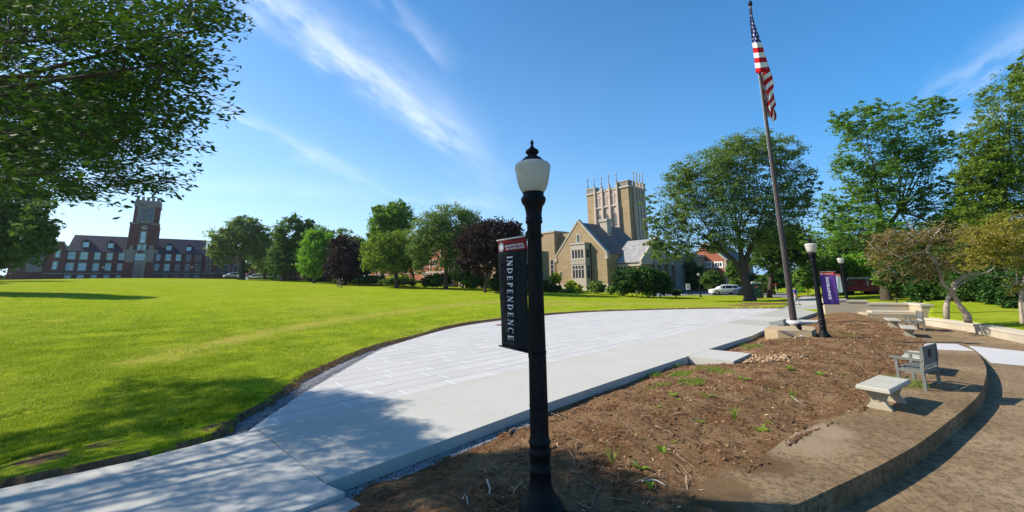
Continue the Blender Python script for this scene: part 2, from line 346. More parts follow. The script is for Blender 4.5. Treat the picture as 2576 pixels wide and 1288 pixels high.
# ------------------------------------------------------------------ terrain sheet
def axis(lo,hi,f0,f1,st,gr=1.09):
    a=list(np.arange(f0,f1,st)); s=st; x=a[-1]
    while x<hi: s=min(s*gr,60); x+=s; a.append(x)
    s=st; x=a[0]; b=[]
    while x>lo: s=min(s*gr,60); x-=s; b.append(x)
    return np.array(b[::-1]+a)
def sdist(P,line):
    P=np.atleast_2d(P)[:,:2]; line=np.asarray(line)[:,:2]; best=np.full(len(P),1e9)
    for i in range(len(line)-1):
        a=line[i]; b=line[i+1]; ab=b-a; l=max((ab**2).sum(),1e-9); t=np.clip(((P-a)@ab)/l,0,1); d=np.hypot(*(P-(a+t[:,None]*ab)).T); best=np.minimum(best,d)
    return best
xs=axis(-900,900,-9,30.5,.13); ys=axis(-500,1100,3.5,36,.13)
X,Y=np.meshgrid(xs,ys); P2=np.stack([X.ravel(),Y.ravel()],1)
Z=HH(P2[:,0],P2[:,1])
near=(np.abs(P2[:,0])<70)&(P2[:,1]>-20)&(P2[:,1]<80)
iz=np.zeros(len(P2),bool); iz[near]=inpoly(P2[near],ZONE)
de=np.full(len(P2),9.); nn_=(P2[:,0]>-14)&(P2[:,0]<26)&(P2[:,1]>2)&(P2[:,1]<40); de[nn_]=sdist(P2[nn_],LAWN_EDGE)
jit=rng.normal(0,.05,len(P2))
iz&=~((de<np.abs(jit)))          # ragged cut edge
Z=np.where(iz,Z-np.where((de<.55)&(P2[:,1]>9),.13,.42),Z+.05*np.exp(-(de/1.5)**2)+.02*np.sin(P2[:,0]*1.7)*np.sin(P2[:,1]*1.3))
rl=np.zeros(len(P2),bool); rl[near]=inpoly(P2[near],RLAWN); Z=np.where(rl&~iz,Z+.36+.02*np.hypot(P2[:,0]-20,P2[:,1]-18).clip(0,8),Z)
nx,ny=len(xs),len(ys); I=np.arange(nx*ny).reshape(ny,nx)
Fq=np.stack([I[:-1,:-1],I[:-1,1:],I[1:,1:],I[1:,:-1]],-1).reshape(-1,4)
ter=mesh_np('lawn',np.c_[P2,Z],Fq,M_GRASS,smooth=True); tag(ter,kind='structure')
soil=np.where(iz,1.,np.clip(.75-de*5.,0,1))
# bare earth in front of the flagpole walk and under the trees
def blob(cx,cy,r): return np.exp(-(((P2[:,0]-cx)**2+(P2[:,1]-cy)**2)/r**2))
for (px,py,r,a) in ((1930,764,3.2,1.0),(1870,768,2.2,.75),(1985,757,3.5,.8),(110,1160,.5,.7),(250,1128,.45,.55),(540,1080,.5,.6),(1905,752,3,.6)):
    b=G(px,py); soil=np.maximum(soil,a*blob(b[0],b[1],r))
at=ter.data.attributes.new('soil','FLOAT','POINT'); at.data.foreach_set('value',soil.astype(np.float32))
dry=np.clip(1.1-de/1.6,0,1)*np.clip((P2[:,1]-12)/8,0,1)*.8
DL=smoothline(g2([(380,905),(560,862),(760,820),(940,793),(1120,770),(1240,760),(1420,757)]),40); dd=np.full(len(P2),99.); m_=(P2[:,0]>-25)&(P2[:,0]<12)&(P2[:,1]>10)&(P2[:,1]<60); dd[m_]=sdist(P2[m_],DL)
dry=np.maximum(dry,np.exp(-(dd/1.4)**2)*.95)
DL=smoothline(g2([(1380,766),(1560,764),(1740,764),(1900,766)]),20); dd[:]=99; m_=(P2[:,0]>0)&(P2[:,0]<30)&(P2[:,1]>25)&(P2[:,1]<60); dd[m_]=sdist(P2[m_],DL)
dry=np.maximum(dry,np.exp(-(dd/2.2)**2)*.9)
at=ter.data.attributes.new('dry','FLOAT','POINT'); at.data.foreach_set('value',dry.astype(np.float32))
# ------------------------------------------------------------------ polygon slabs that follow the terrain
import bmesh
def slab(name,poly,mat,top=.0,thick=.3,cut=.6,kind='structure',parent=None,hfun=None,matfn=None):
    """flat polygon cut into a fine grid, draped on the terrain, with sides"""
    hf=hfun or (lambda x,y: HH(x,y)+top)
    P=np.array(poly,float)[:,:2]
    bm=bmesh.new(); vs=[bm.verts.new((x,y,0)) for x,y in P]; bm.faces.new(vs)
    x0,y0=P.min(0); x1,y1=P.max(0)
    st=cut
    for ax,(lo,hi) in enumerate(((x0,x1),(y0,y1))):
        c=lo+st*.5
        while c<hi:
            g_=bm.verts[:]+bm.edges[:]+bm.faces[:]; co_=[0,0,0]; no=[0,0,0]; co_[ax]=c; no[ax]=1
            bmesh.ops.bisect_plane(bm,geom=g_,plane_co=co_,plane_no=no,dist=1e-4); c+=st
    bmesh.ops.triangulate(bm,faces=[f for f in bm.faces if len(f.verts)>4])
    bmesh.ops.recalc_face_normals(bm,faces=bm.faces[:])
    if sum(f.normal.z for f in bm.faces)<0: bmesh.ops.reverse_faces(bm,faces=bm.faces[:])
    r=bmesh.ops.extrude_face_region(bm,geom=bm.faces[:]); low=[g for g in r['geom'] if isinstance(g,bmesh.types.BMVert)]
    lows=set(low); V=np.array([v.co[:] for v in bm.verts]); hz=hf(V[:,0],V[:,1])
    for v,h_ in zip(bm.verts,hz): v.co.z=h_ if v in lows else h_-thick
    bmesh.ops.recalc_face_normals(bm,faces=bm.faces[:])
    me=bpy.data.meshes.new(name); bm.to_mesh(me); bm.free(); me.materials.append(mat)
    o=bpy.data.objects.new(name,me); COL.objects.link(o)
    if kind: o['kind']=kind
    if parent: o.parent=parent
    return o
def stamped():
    k=NB('stamped_concrete'); v=k.mp(k.pos,rot=(0,0,-JANG)); 
    def br(wd,h,off,m,sc=1.,freq=2):
        b=k.n('ShaderNodeTexBrick'); b.offset=off; b.offset_frequency=freq; b.squash=1.6; b.squash_frequency=3; b.inputs['Scale'].default_value=sc; b.inputs['Mortar Size'].default_value=m; b.inputs['Mortar Smooth'].default_value=.2
        b.inputs['Brick Width'].default_value=wd; b.inputs['Row Height'].default_value=h; b.inputs['Color1'].default_value=(.45,.435,.405,1); b.inputs['Color2'].default_value=(.51,.495,.465,1); b.inputs['Mortar'].default_value=(.21,.21,.22,1); k.L.new(v,b.inputs['Vector']); return b
    b=br(1.35,.62,.37,.016)
    n=k.noise(.55,5,.6); c=k.mix(k.math('MULTIPLY',k.ramp(n,[(.35,(0,0,0)),(.7,(1,1,1))]),.5),b.outputs['Color'],(.52,.49,.45))
    n2=k.noise(1.5,6,.7,vec=k.mp(v,scale=(.35,2.5,1))); c=k.mix(k.math('MULTIPLY',k.ramp(n2,[(.4,(0,0,0)),(.68,(1,1,1))]),.5),c,(.36,.36,.375))
    # cross joints are pale where release powder is left
    v2=k.n('ShaderNodeSeparateXYZ'); k.L.new(v,v2.inputs[0])
    b2=br(1.35,.62,.37,.022); lines=b2.outputs['Fac']; rowf=k.math('FRACT',k.math('DIVIDE',v2.outputs[1],.62)); mid=k.math('MULTIPLY',k.math('GREATER_THAN',rowf,.06),k.math('LESS_THAN',rowf,.94))
    c=k.mix(k.math('MULTIPLY',k.math('MULTIPLY',lines,mid),.85),c,(.66,.66,.66))
    c=k.mix(k.math('MULTIPLY',k.math('SUBTRACT',1.,k.math('MULTIPLY',k.math('GREATER_THAN',rowf,.022),k.math('LESS_THAN',rowf,.978))),.55),c,(.17,.17,.18))
    k.col(c); k.rough(.8); bb=k.bump(b.outputs['Fac'],.4,.012); bb.invert=True; return k.m
M_ST=stamped()
M_WALK=conc('new_concrete',(.46,.445,.395),.05,.1,broom=JANG+.9)
M_WALK2=conc('walk_panel_concrete',(.385,.365,.315),.05,.1,broom=JANG+.9)
M_NEARW=conc('near_path_concrete',(.465,.455,.415),.06,.12,broom=JANG+1.2)
M_OLD=conc('old_concrete',(.30,.28,.26),.15,.4)
SP_=[(G(1735,1232),.75,(.055,.04,.018)),(G(1890,1163),.55,(.12,.07,.035)),(G(2010,1110),.7,(.30,.22,.135)),(G(1810,1230),.5,(.16,.10,.05)),(G(2070,1085),.5,(.31,.23,.145))]
M_BAND=conc('weathered_concrete',(.23,.155,.082),.25,1.,stain=(.36,.26,.15),speck=.9,spots=[(p[0],p[1],r_,c_2) for p,r_,c_2 in SP_])
M_BANDN=conc('pale_weathered_concrete',(.40,.325,.23),.12,.5,stain=(.27,.205,.14),speck=.35)
M_LIME=conc('limestone_wall',(.47,.41,.31),.12,.25,stain=(.34,.30,.24))
M_LIMEL=conc('seat_wall_limestone',(.42,.345,.235),.12,.25,stain=(.42,.36,.28))
M_COPE=conc('limestone_coping',(.50,.44,.34),.1,.2,stain=(.42,.38,.31))
WI=[tuple(p) for p in WALK_IN]
slab('stamped_plaza',[tuple(p) for p in PAD_ARC]+[tuple(G(1962,777)[:2]),tuple(JB[:2])],M_ST,top=.0)
# walk between joint and bed, panel by panel
J0=JA[:2]; wn_=np.array([-JD[1],JD[0]]); 
def on_in(t):   # point of inner edge at joint coordinate t
    a=J0+JD*t; lo=None
    for p,q in zip(WI[:-1],WI[1:]):
        p=np.array(p);q=np.array(q); A_=np.array([JD,-(q-p)]).T; 
    return None
ts=[(np.array(p)-J0)@JD for p in WI]; ns=[(np.array(p)-J0)@wn_ for p in WI]
def inner(t): return np.interp(t,ts,ns)
TJ=(JB[:2]-J0)@JD
c0=(G(820,1205)[:2]-J0); 
cuts=[ts[0]+.001]+[x for x in np.arange(ts[0]+3.0,TJ-1.5,3.05)]+[TJ]
for i,(a,b) in enumerate(zip(cuts[:-1],cuts[1:])):
    a_=a if i==0 else a+.006; tt=[a_]+[x for x in ts if a_<x<b]+[b]
    poly=[tuple(J0+JD*(0.14 if i==0 else a_)-wn_*.006),tuple(J0+JD*b-wn_*.006)]+[tuple(J0+JD*x+wn_*inner(x)) for x in tt[::-1]]
    slab('walk',poly,M_WALK2 if cuts[i]>TJ-10 and i%5!=4 else M_WALK,top=-.001)
slab('walk',[tuple(J0+JD*(TJ+.006)),tuple(G(1962,776.5)[:2]),tuple(G(2069,770)[:2]),tuple(G(2069,781)[:2]),tuple(J0+JD*(TJ+.006)+wn_*inner(TJ))],M_WALK2,top=-.001)
slab('near_path',[tuple(G(-700,1428)[:2]),tuple(G(-300,1305)[:2]),tuple(G(0,1229)[:2]),tuple(G(330,1160)[:2]),tuple(G(620,1086)[:2]),tuple(J0+JD*.12-wn_*.004*0),tuple(np.array(WI[0])-JD*.014),tuple(G(868,1238)[:2]),tuple(G(732,1289)[:2]),(-5,2.2),(-14,-2)],M_NEARW,top=-.003)
slab('old_path',[tuple(G(872,1239)[:2]),tuple(G(975,1289)[:2]),(1.6,3.1),(3,-4),(-13,-4),(-5,2.1),tuple(G(728,1291)[:2])],M_OLD,top=-.05)
for q in (((1732.5,896.3),(1782.5,878.8),(1888.8,889),(1845,909)),((2006,804),(2060,805.2),(2053,812),(1985,811))):
    slab('landing',g2(q),M_WALK,top=.002,thick=.25,cut=3)
slab('far_path',[PATH_L[1],PATH_L[0],PATH_R[1],tuple(G(2069,770.5)[:2]),tuple(G(1965,775.5)[:2])],conc('far_path_concrete',(.42,.40,.37),.1,.2),top=.02,thick=.2,cut=1.5)
# gravel under the slab edges
def gravel_mat():
    k=NB('gravel'); v=k.n('ShaderNodeTexVoronoi'); v.inputs['Scale'].default_value=42; k.L.new(k.pos,v.inputs['Vector'])
    sc=k.n('ShaderNodeSeparateColor'); k.L.new(v.outputs['Color'],sc.inputs[0]); k.col(k.ramp(sc.outputs[0],[(.1,(.10,.10,.11)),(.6,(.28,.28,.29)),(.95,(.50,.49,.48))])); b=k.bump(v.outputs['Distance'],1.,.03); b.invert=True; return k.m
M_GRAV=gravel_mat()
ge=[p for p in LAWN_EDGE if -8<p[0]<1][:]
slab('gravel_bed',[tuple(G(560,1108)[:2])]+g2([(556,1080),(590,1048),(660,1006),(700,980),(776,938),(870,890),(960,862),(1100,828),(1250,800)])+g2([(1300,812),(1150,836),(980,885),(850,950),(720,1040),(660,1080)]),M_GRAV,top=-.10,thick=.25,cut=.5)
gi=[np.array(p) for p in WI[:3]]
slab('gravel_bed',[tuple(gi[0]+wn_*.3-JD*.3),tuple(gi[0]+JD*1-wn_*.02*0+wn_*.5),tuple(gi[1]+wn_*.45),tuple(gi[1]-wn_*.3),tuple(gi[0]-wn_*.3)] if False else [tuple(gi[0]+wn_*.1),tuple(gi[1]+wn_*.1),tuple(gi[1]-wn_*.28),tuple(gi[0]-wn_*.22-JD*.2)],M_GRAV,top=-.205,thick=.2,cut=.5)
# ------------------------------------------------------------------ planting bed of bare earth
BEDP=[tuple(np.array(p)+wn_*.1) for p in WI[:2]]+[tuple(np.array(p)+wn_*.2) for p in WI[4:]]+[tuple(G(2100,781)[:2]),tuple(G(2150,787)[:2])]+[tuple(p+np.array([.15,-.1])) for p in BEDIN[::-1]]+[tuple(G(820,1230)[:2]-np.array([.2,.3]))]
bx=axis(-3.2,27,-1,9,.055,1.02); by=axis(2.6,32,3.6,11,.055,1.02); bx=bx[(bx>-3.4)&(bx<27)]; by=by[(by>2.4)&(by<32.5)]
X,Y=np.meshgrid(bx,by); Q=np.stack([X.ravel(),Y.ravel()],1); inb=inpoly(Q,BEDP)
def vnoise(P,sc,seed):
    r=np.random.default_rng(seed); T=r.random((64,64)); q=P*sc; i=np.floor(q).astype(int); f=q-i; f=f*f*(3-2*f); i0=i%64; i1=(i+1)%64
    return (T[i0[:,0],i0[:,1]]*(1-f[:,0])*(1-f[:,1])+T[i1[:,0],i0[:,1]]*f[:,0]*(1-f[:,1])+T[i0[:,0],i1[:,1]]*(1-f[:,0])*f[:,1]+T[i1[:,0],i1[:,1]]*f[:,0]*f[:,1])-.5
wl=np.array([WI[0],WI[1],WI[2],WI[4],WI[7]])
dw=sdist(Q,wl); db=sdist(Q,BEDIN)
LC=G(1815,893); LC2=G(2030,807)
def bedz(Q,dw,db):
    z=HH(Q[:,0],Q[:,1])-.19+.20*sstep(.1,1.3,dw)+.10*sstep(1.2,3.2,dw)*sstep(.3,2.2,db)
    z=z-.13*np.exp(-(np.hypot(Q[:,0]-LC[0],Q[:,1]-LC[1])/1.5)**4)-.12*np.exp(-(np.hypot(Q[:,0]-LC2[0],Q[:,1]-LC2[1])/1.3)**4)
    z=np.where(db<.6,np.minimum(z,HH(Q[:,0],Q[:,1])+.01+.06*db),z)
    return z
dmp=sstep(0,.35,db)
BZ=bedz(Q,dw,db)+(vnoise(Q,1.3,1)*.09+vnoise(Q,3.7,2)*.06+vnoise(Q,9,3)*.035+vnoise(Q,16,4)*.018)*dmp*sstep(-.1,.5,dw)
BZ=np.where(inb,BZ,HH(Q[:,0],Q[:,1])-.3)
nx,ny=len(bx),len(by); I=np.arange(nx*ny).reshape(ny,nx); Fq=np.stack([I[:-1,:-1],I[:-1,1:],I[1:,1:],I[1:,:-1]],-1).reshape(-1,4)
Fq=Fq[inb[Fq].any(1)]
mesh_np('planting_bed',np.c_[Q,BZ],Fq,M_SOIL,smooth=True)['kind']='structure'
def bedH(x,y):
    q=np.array([[x,y]]); 
    if not inpoly(q,BEDP)[0]: return H(x,y)
    return float(bedz(q,sdist(q,wl),sdist(q,BEDIN))[0])
def GB(px,py):
    p=G(px,py)
    for _ in range(6): z=bedH(p[0],p[1]); p=G(px,py,z-H(p[0],p[1]))
    return np.array([p[0],p[1],bedH(p[0],p[1])])
# ------------------------------------------------------------------ curved terrace with benches, lower walk, low wall
ki=[tuple(p) for p in KERB]; bi=[tuple(p) for p in BEDIN]
def step_(y): return .235*sstep(15.5,9.5,y)
slab('terrace',ki+[tuple(G(2200,796)[:2])]+bi[::-1]+[(-3,2.5)],M_BAND,top=.012,thick=.6,cut=.8)
LWo=[]; n=90; WF=resample(np.vstack([np.array([[12.,-8.]]),np.array([[17,3]]),WALLF[::-1]]),n)
rows=26; V_=[]; 
for i in range(n):
    a=KERB[i]*1.; b=WF[i]
    for j in range(rows):
        t=j/(rows-1)*1.02-.02; p=a+(b-a)*t; V_.append((p[0],p[1],0))
V_=np.array(V_); V_[:,2]=HH(V_[:,0],V_[:,1])-step_(V_[:,1])-.004-.02*(V_[:,1]>15)
I=np.arange(n*rows).reshape(n,rows); Fq=np.stack([I[:-1,:-1],I[:-1,1:],I[1:,1:],I[1:,:-1]],-1).reshape(-1,4)
mesh_np('lower_walk',V_,Fq[:,::-1],conc('lower_walk_concrete',(.26,.18,.10),.2,1.,stain=(.36,.265,.16),speck=.85),smooth=True)['kind']='structure'
# newer white slab crossing terrace and lower walk
wsl=[G(2325,864)[:2],G(2408,866)[:2],G(2452,884)[:2],G(2323,879)[:2]]
slab('pale_slab',[tuple(p) for p in wsl],conc('pale_slab_concrete',(.50,.485,.47),.06,.15),top=.016,thick=.03,cut=1.)
lw=lambda x,y: HH(x,y)-step_(y)-.02*(np.asarray(y)>15)+.004
slab('pale_slab',[tuple(G(2436,868)[:2]+0),tuple(G(2600,886)[:2]),tuple(G(2640,915)[:2]),tuple(G(2490,905)[:2])],MATS['pale_slab_concrete'],hfun=lw,thick=.004,cut=1.)
# low wall along the lower walk
wl_=empty('low_wall',(float(WALLF[10][0]),float(WALLF[10][1]),H(*WALLF[10])))
tag(wl_,'long low curved limestone wall with pale coping between brown lower walk and right lawn','wall')
def sweep(line,offs,zs,name,mat,parent,hf):
    """box section swept along a line; offs = (inner, outer) to the right-hand side"""
    P=np.array(line); T=np.gradient(P,axis=0); T/=np.hypot(*T.T)[:,None]; Nn=np.stack([T[:,1],-T[:,0]],1); V=[]
    o=np.array(parent.location) if parent else np.zeros(3)
    for p,nn in zip(P,Nn):
        h=hf(p[0],p[1])
        for of,z in ((offs[0],zs[0]),(offs[1],zs[0]),(offs[1],zs[1]),(offs[0],zs[1])): q=p+nn*of; V.append((q[0]-o[0],q[1]-o[1],h+z-o[2]))
    mb=MB(); f=[]
    for i in range(len(P)-1):
        for q in range(4): f.append((i*4+q,i*4+(q+1)%4,i*4+4+(q+1)%4,i*4+4+q))
    k=(len(P)-1)*4; f+=[(0,3,2,1),(k,k+1,k+2,k+3)]; mb.add(V,f); return mb.build(name,mat,parent)
sg=-1
sweep(WALLF,(-.0,-.52),(-.5,.30),'wall_body',M_LIME,wl_,H); sweep(WALLF,(.03,-.24),(.302,.40),'coping',M_COPE,wl_,H); sweep(WALLF,(-.25,-.55),(.303,.415),'coping',M_COPE,wl_,H)
# ================================================================== street furniture
M_IRON=simple('black_cast_iron',(.006,.007,.009),.5,.25,3,bump=.12,spec=.12)
def globe_mat():
    k=NB('frosted_glass'); n=k.noise(4,4); k.col(k.ramp(n,[(.3,(.50,.49,.43)),(.7,(.60,.59,.53))])); k.rough(.35); k.b.inputs['Specular IOR Level'].default_value=.5
    t=k.n('ShaderNodeBsdfTranslucent'); t.inputs[0].default_value=(.75,.74,.66,1); m=k.n('ShaderNodeMixShader'); m.inputs[0].default_value=.3; k.L.new(k.b.outputs[0],m.inputs[1]); k.L.new(t.outputs[0],m.inputs[2]); k.L.new(m.outputs[0],k.out.inputs[0]); return k.m
M_GLOBE=globe_mat()
POLE=[(-.15,.262),(.007,.262),(.06,.255),(.113,.228),(.15,.19),(.202,.156),(.26,.135),(.325,.123),(.433,.118),(.45,.132),(.467,.132),(.48,.117),(.6,.117),(.618,.133),(.652,.133),(.665,.12),(.72,.118),(.735,.13),(.754,.13),(.77,.115),(.82,.11),(1.673,.106),(2.62,.094),(3.22,.090),(3.30,.092),(3.323,.109),(3.344,.112),(3.358,.1),(3.38,.109),(3.401,.1),(3.46,.104),(3.531,.118),(3.575,.148),(3.60,.158),(3.63,.162),(3.655,.152),(3.67,.134),(3.70,.137),(3.715,.139),(3.72,.12)]
CAPP=[(4.10,.15),(4.112,.178),(4.125,.172),(4.15,.14),(4.182,.112),(4.205,.075),(4.226,.056),(4.24,.07),(4.254,.086),(4.275,.088),(4.292,.078),(4.31,.052),(4.325,.034),(4.345,.02),(4.369,.017),(4.39,.023),(4.408,.021),(4.425,.012),(4.441,.003)]
GL=[(3.715,.13),(3.73,.15),(3.78,.178),(3.84,.196),(3.90,.209),(3.95,.217),(4.0,.224),(4.03,.232),(4.055,.235),(4.08,.23),(4.10,.215),(4.115,.185),(4.12,.16)]
def make_lamp():
    r=empty('street_lamp',(0,0,0))
    MB().lathe(POLE,32,flute=.09,frange=(.8,3.25)).build('pole',M_IRON,r)
    MB().lathe(GL,32).build('lamp_globe',M_GLOBE,r)
    MB().lathe(CAPP,24).build('lamp_cap',M_IRON,r)
    for z in (3.14,1.73,1.13): MB().lathe([(z,.1),(z,.112),(z+.018,.112),(z+.018,.1)],20).build('clamp_band',M_IRON,r)
    return r
lampP=make_lamp(); GLAMP='black lamp posts around the campus green'
def P3(p): return (float(p[0]),float(p[1]),float(p[2]))
LAMPS=[]
l1=lampP; b=GB(1363,1290); l1.location=(.28,4.88,0); tag(l1,'nearest tall black fluted lamp post with frosted globe, holding the black banner','street lamp',GLAMP)
def lampat(px,py,label,scale=1,depth=None,g=GLAMP):
    o=copy_tree(lampP); p=GB(px,py) if depth is None else AW(px,py,depth)
    if depth is not None: p[2]=min(p[2],H(p[0],p[1])+.3)
    o.location=P3(p); o.scale=(scale,)*3; tag(o,label,'street lamp',g); return o
l2=lampat(2074,849,'black lamp post with milky globe beside the flagpole, holding the purple banner')
l3=lampat(2135.5,783,'black lamp post in front of the limestone seat wall, holding the pale green banner')
# ---- banners
def cloth(name,w_,z0,z1,mat,parent,amp=.02,seed=0,taper=0.,n=(12,26),y0=0.):
    V=[];r=random.Random(seed); ph=r.random()*6
    for j in range(n[1]+1):
        for i in range(n[0]+1):
            u=i/n[0]; v=j/n[1]; z=z0+(z1-z0)*v
            V.append((u*w_*(1-taper*(1-v))+w_*taper*(1-v)*.6,y0+amp*math.sin(u*7+ph+v*2)*(1-v*.7)+amp*.6*math.sin(v*5+ph),z))
    I=np.arange((n[0]+1)*(n[1]+1)).reshape(n[1]+1,n[0]+1); Fq=np.stack([I[:-1,:-1],I[:-1,1:],I[1:,1:],I[1:,:-1]],-1).reshape(-1,4)
    o=mesh_np(name,V,Fq,mat,parent,smooth=True); md=o.modifiers.new('thickness','SOLIDIFY'); md.thickness=.004; return o
def textmesh(txt,size,shear=0,bold=0,align='LEFT'):
    c=bpy.data.curves.new('t','FONT'); c.body=txt; c.size=size; c.offset=bold; c.align_x=align; c.resolution_u=3; c.extrude=.001
    o=bpy.data.objects.new('t',c); COL.objects.link(o); bpy.context.view_layer.update(); dg=bpy.context.evaluated_depsgraph_get(); me=bpy.data.meshes.new_from_object(o.evaluated_get(dg)); V=[tuple(v.co) for v in me.vertices]; f=[tuple(p.vertices) for p in me.polygons]
    bpy.data.objects.remove(o); return V,f
def serif(word,h,sp):
    """roman capitals from strokes, thick and thin, with serifs"""
    mb=[]; x=0; t=.16*h; th=.06*h; s=.05*h
    def rect(x0,y0,x1,y1): mb.append([(x0,y0),(x1,y0),(x1,y1),(x0,y1)])
    def stem(x0,w_): rect(x0,s,x0+w_,h-s); rect(x0-.07*h,0,x0+w_+.07*h,s*1.01); rect(x0-.07*h,h-s*1.01,x0+w_+.07*h,h)
    def arc(cx,cy,rx,ry,a0,a1,w0,w1,n=14):
        for i in range(n):
            u0=a0+(a1-a0)*i/n; u1=a0+(a1-a0)*(i+1)/n
            def wv(u): return w0+(w1-w0)*abs(math.cos(u))
            mb.append([(cx+(rx)*math.cos(u0),cy+ry*math.sin(u0)),(cx+rx*math.cos(u1),cy+ry*math.sin(u1)),(cx+(rx-wv(u1))*math.cos(u1),cy+(ry-w0)*math.sin(u1)),(cx+(rx-wv(u0))*math.cos(u0),cy+(ry-w0)*math.sin(u0))])
    for ch in word:
        if ch=='I': stem(x+.08*h,t); adv=.32*h
        elif ch=='N':
            rect(x+.1*h,0,x+.1*h+th,h); rect(x,0,x+.24*h,s); rect(x-.02*h,h-s,x+.2*h,h); mb.append([(x+.08*h,h),(x+.08*h+t*1.1,h),(x+.74*h,0),(x+.74*h-t*1.0,0)]); rect(x+.68*h,0,x+.68*h+th,h); rect(x+.6*h,h-s,x+.84*h,h); adv=.86*h
        elif ch=='D': stem(x+.08*h,t); arc(x+.2*h,h/2,.55*h,h/2,-math.pi/2,math.pi/2,th,t); adv=.86*h
        elif ch=='E': stem(x+.08*h,t); rect(x+.2*h,0,x+.6*h,th); rect(x+.2*h,h-th,x+.56*h,h); rect(x+.2*h,h*.48,x+.5*h,h*.48+th); rect(x+.56*h,0,x+.6*h,.22*h); rect(x+.52*h,.8*h,x+.56*h,h); rect(x+.47*h,.4*h,x+.5*h,.62*h); adv=.7*h
        elif ch=='P': stem(x+.08*h,t); arc(x+.22*h,.74*h,.38*h,.26*h,-math.pi/2,math.pi/2,th,t,10); adv=.68*h
        elif ch=='C': arc(x+.42*h,h/2,.42*h,h/2,math.pi*.28,math.pi*1.72,th,t,20); rect(x+.66*h,.7*h,x+.7*h,.95*h); adv=.8*h
        x+=adv+sp
    return mb,x-sp
def place(V,org,ex,ey,en,off=.0):
    """2-D points to 3-D: org + x*ex + y*ey + off*en"""
    return [tuple(np.array(org)+v[0]*np.array(ex)+v[1]*np.array(ey)+(off+(v[2] if len(v)>2 else 0))*np.array(en)) for v in V]
M_WHITE=simple('white_lettering',(.75,.76,.80),.6,.03,3,bump=0); M_RED=simple('shade_darkened_red_cloth',(.17,.014,.014),.7,.1,5,bump=.05)  # near header's red is darkened to hold the tree shade
M_REDL=simple('bright_red_banner_cloth',(.62,.05,.03),.7,.1,5,bump=.05)
M_ROD=simple('pale_banner_rod',(.55,.53,.5),.4,.1,8,bump=0,spec=.5)
EXR,EZ=np.array([1,0,0.]),np.array([0,0,1.])
def banner(loc,rz,wd,zt,zb,body,head,word,label,side,serifw=True,extra=True,hh=.17,seed=1,taper=0,size=.21):
    r=empty('banner',loc,rz); tag(r,label,'banner','banners hanging from the lamp posts')
    cl=cloth('banner_cloth',wd,zb,zt-hh,body,r,amp=.012,seed=seed,taper=taper); hd=cloth('banner_header',wd,zt-hh-.004,zt-.005,head,r,amp=.004,seed=seed,n=(12,4))
    MB().tube([(-.03,0,zt),(wd+.05,0,zt)],.011,8).build('rod',M_ROD,r); MB().tube([(-.0,0,zb),(wd+.03,0,zb)],.011,8).build('rod',M_IRON,r)
    px_=wd+.06 if side>0 else -.06
    [MB().box(px_-.04,px_+.04,-.03,.03,z_-.05,z_+.05).build('bracket',M_IRON,r) for z_ in (zt,zb)]
    # lettering reads downwards, tops of the letters to the right
    m=MB(); Lz=(zt-hh)-zb
    if serifw:
        polys,wl=serif(word,size,.035*1.); k=min(1,(Lz*.86)/wl)
        for p in polys:
            q=[(a*Lz*.86/wl,b) for a,b in p]; m.add(place([(b_,-a_) for a_,b_ in q],(wd*.40,-.034,zt-hh-Lz*.055),EXR,EZ,(0,-1,0)),[tuple(range(len(q)))])
    else:
        V,f=textmesh(word,size,bold=.004); V=np.array(V); wl=V[:,0].max(); V[:,0]*=Lz*.78/wl; m.add(place([(v[1],-v[0],v[2]) for v in V],(wd*.36,-.034,zt-hh-Lz*.05),EXR,EZ,(0,-1,0)),f)
    o=m.build('lettering',M_WHITE,r)
    if extra:
        m=MB(); 
        for t_,y_,x_ in (('Building for a Strong'.upper(),.058,.185),('and Faithful Future'.upper(),.018,.205)):
            V,f=textmesh(t_,.043); V=np.array(V); V[:,0]*=(wd*.64)/V[:,0].max(); m.add(place(V,(x_,-.012,zt-hh+y_),EXR,EZ,(0,-1,0)),f)
        m.build('header_lettering',M_WHITE,hd)
        m=MB(); cx,cz,R_=.095,zt-hh*.60,.062
        for ra,rb in ((R_,R_*.86),(R_*.66,0)):
            n=24; V=[(cx+ra*math.cos(a*2*math.pi/n),-.013,cz+ra*math.sin(a*2*math.pi/n)) for a in range(n)]+[(cx+rb*math.cos(a*2*math.pi/n),-.013,cz+rb*math.sin(a*2*math.pi/n)) for a in range(n)]
            m.add(V,[(i,(i+1)%n,n+(i+1)%n,n+i) for i in range(n)])
        m.build('seal',M_WHITE,hd)
    else:
        m=MB(); n=16; m.add([(.07+.045*math.cos(a*2*math.pi/n),-.012,zt-hh*.6+.045*math.sin(a*2*math.pi/n)) for a in range(n)],[tuple(range(n))]); m.box(.14,wd-.06,-.014,-.012,zt-hh*.52,zt-hh*.46); m.box(.14,wd-.1,-.014,-.012,zt-hh*.72,zt-hh*.66)
        m.build('seal',M_WHITE,hd)
    return r
def bannerbody(name,c,fold=(.5,.5,.5)):
    k=NB(name); n=k.noise(2.2,3,vec=k.mp(k.pos,(3,3,.7),(0,.35,0))); k.col(k.ramp(n,[(.35,c),(.75,tuple(min(1,x*1.5+.005) for x in c))])); k.rough(.75); k.b.inputs['Specular IOR Level'].default_value=.08; k.bump(n,.5,.03); return k.m
banner((-.2,5.4,0),R(-54.9),.66,3.153,1.737,bannerbody('black_banner_cloth',(.008,.010,.013)),M_RED,'INDEPENDENCE','black banner reading INDEPENDENCE under a shade-darkened red header, on the nearest lamp post',1,True,True,taper=.1,size=.125)
L2=np.array(l2.location); L3=np.array(l3.location)
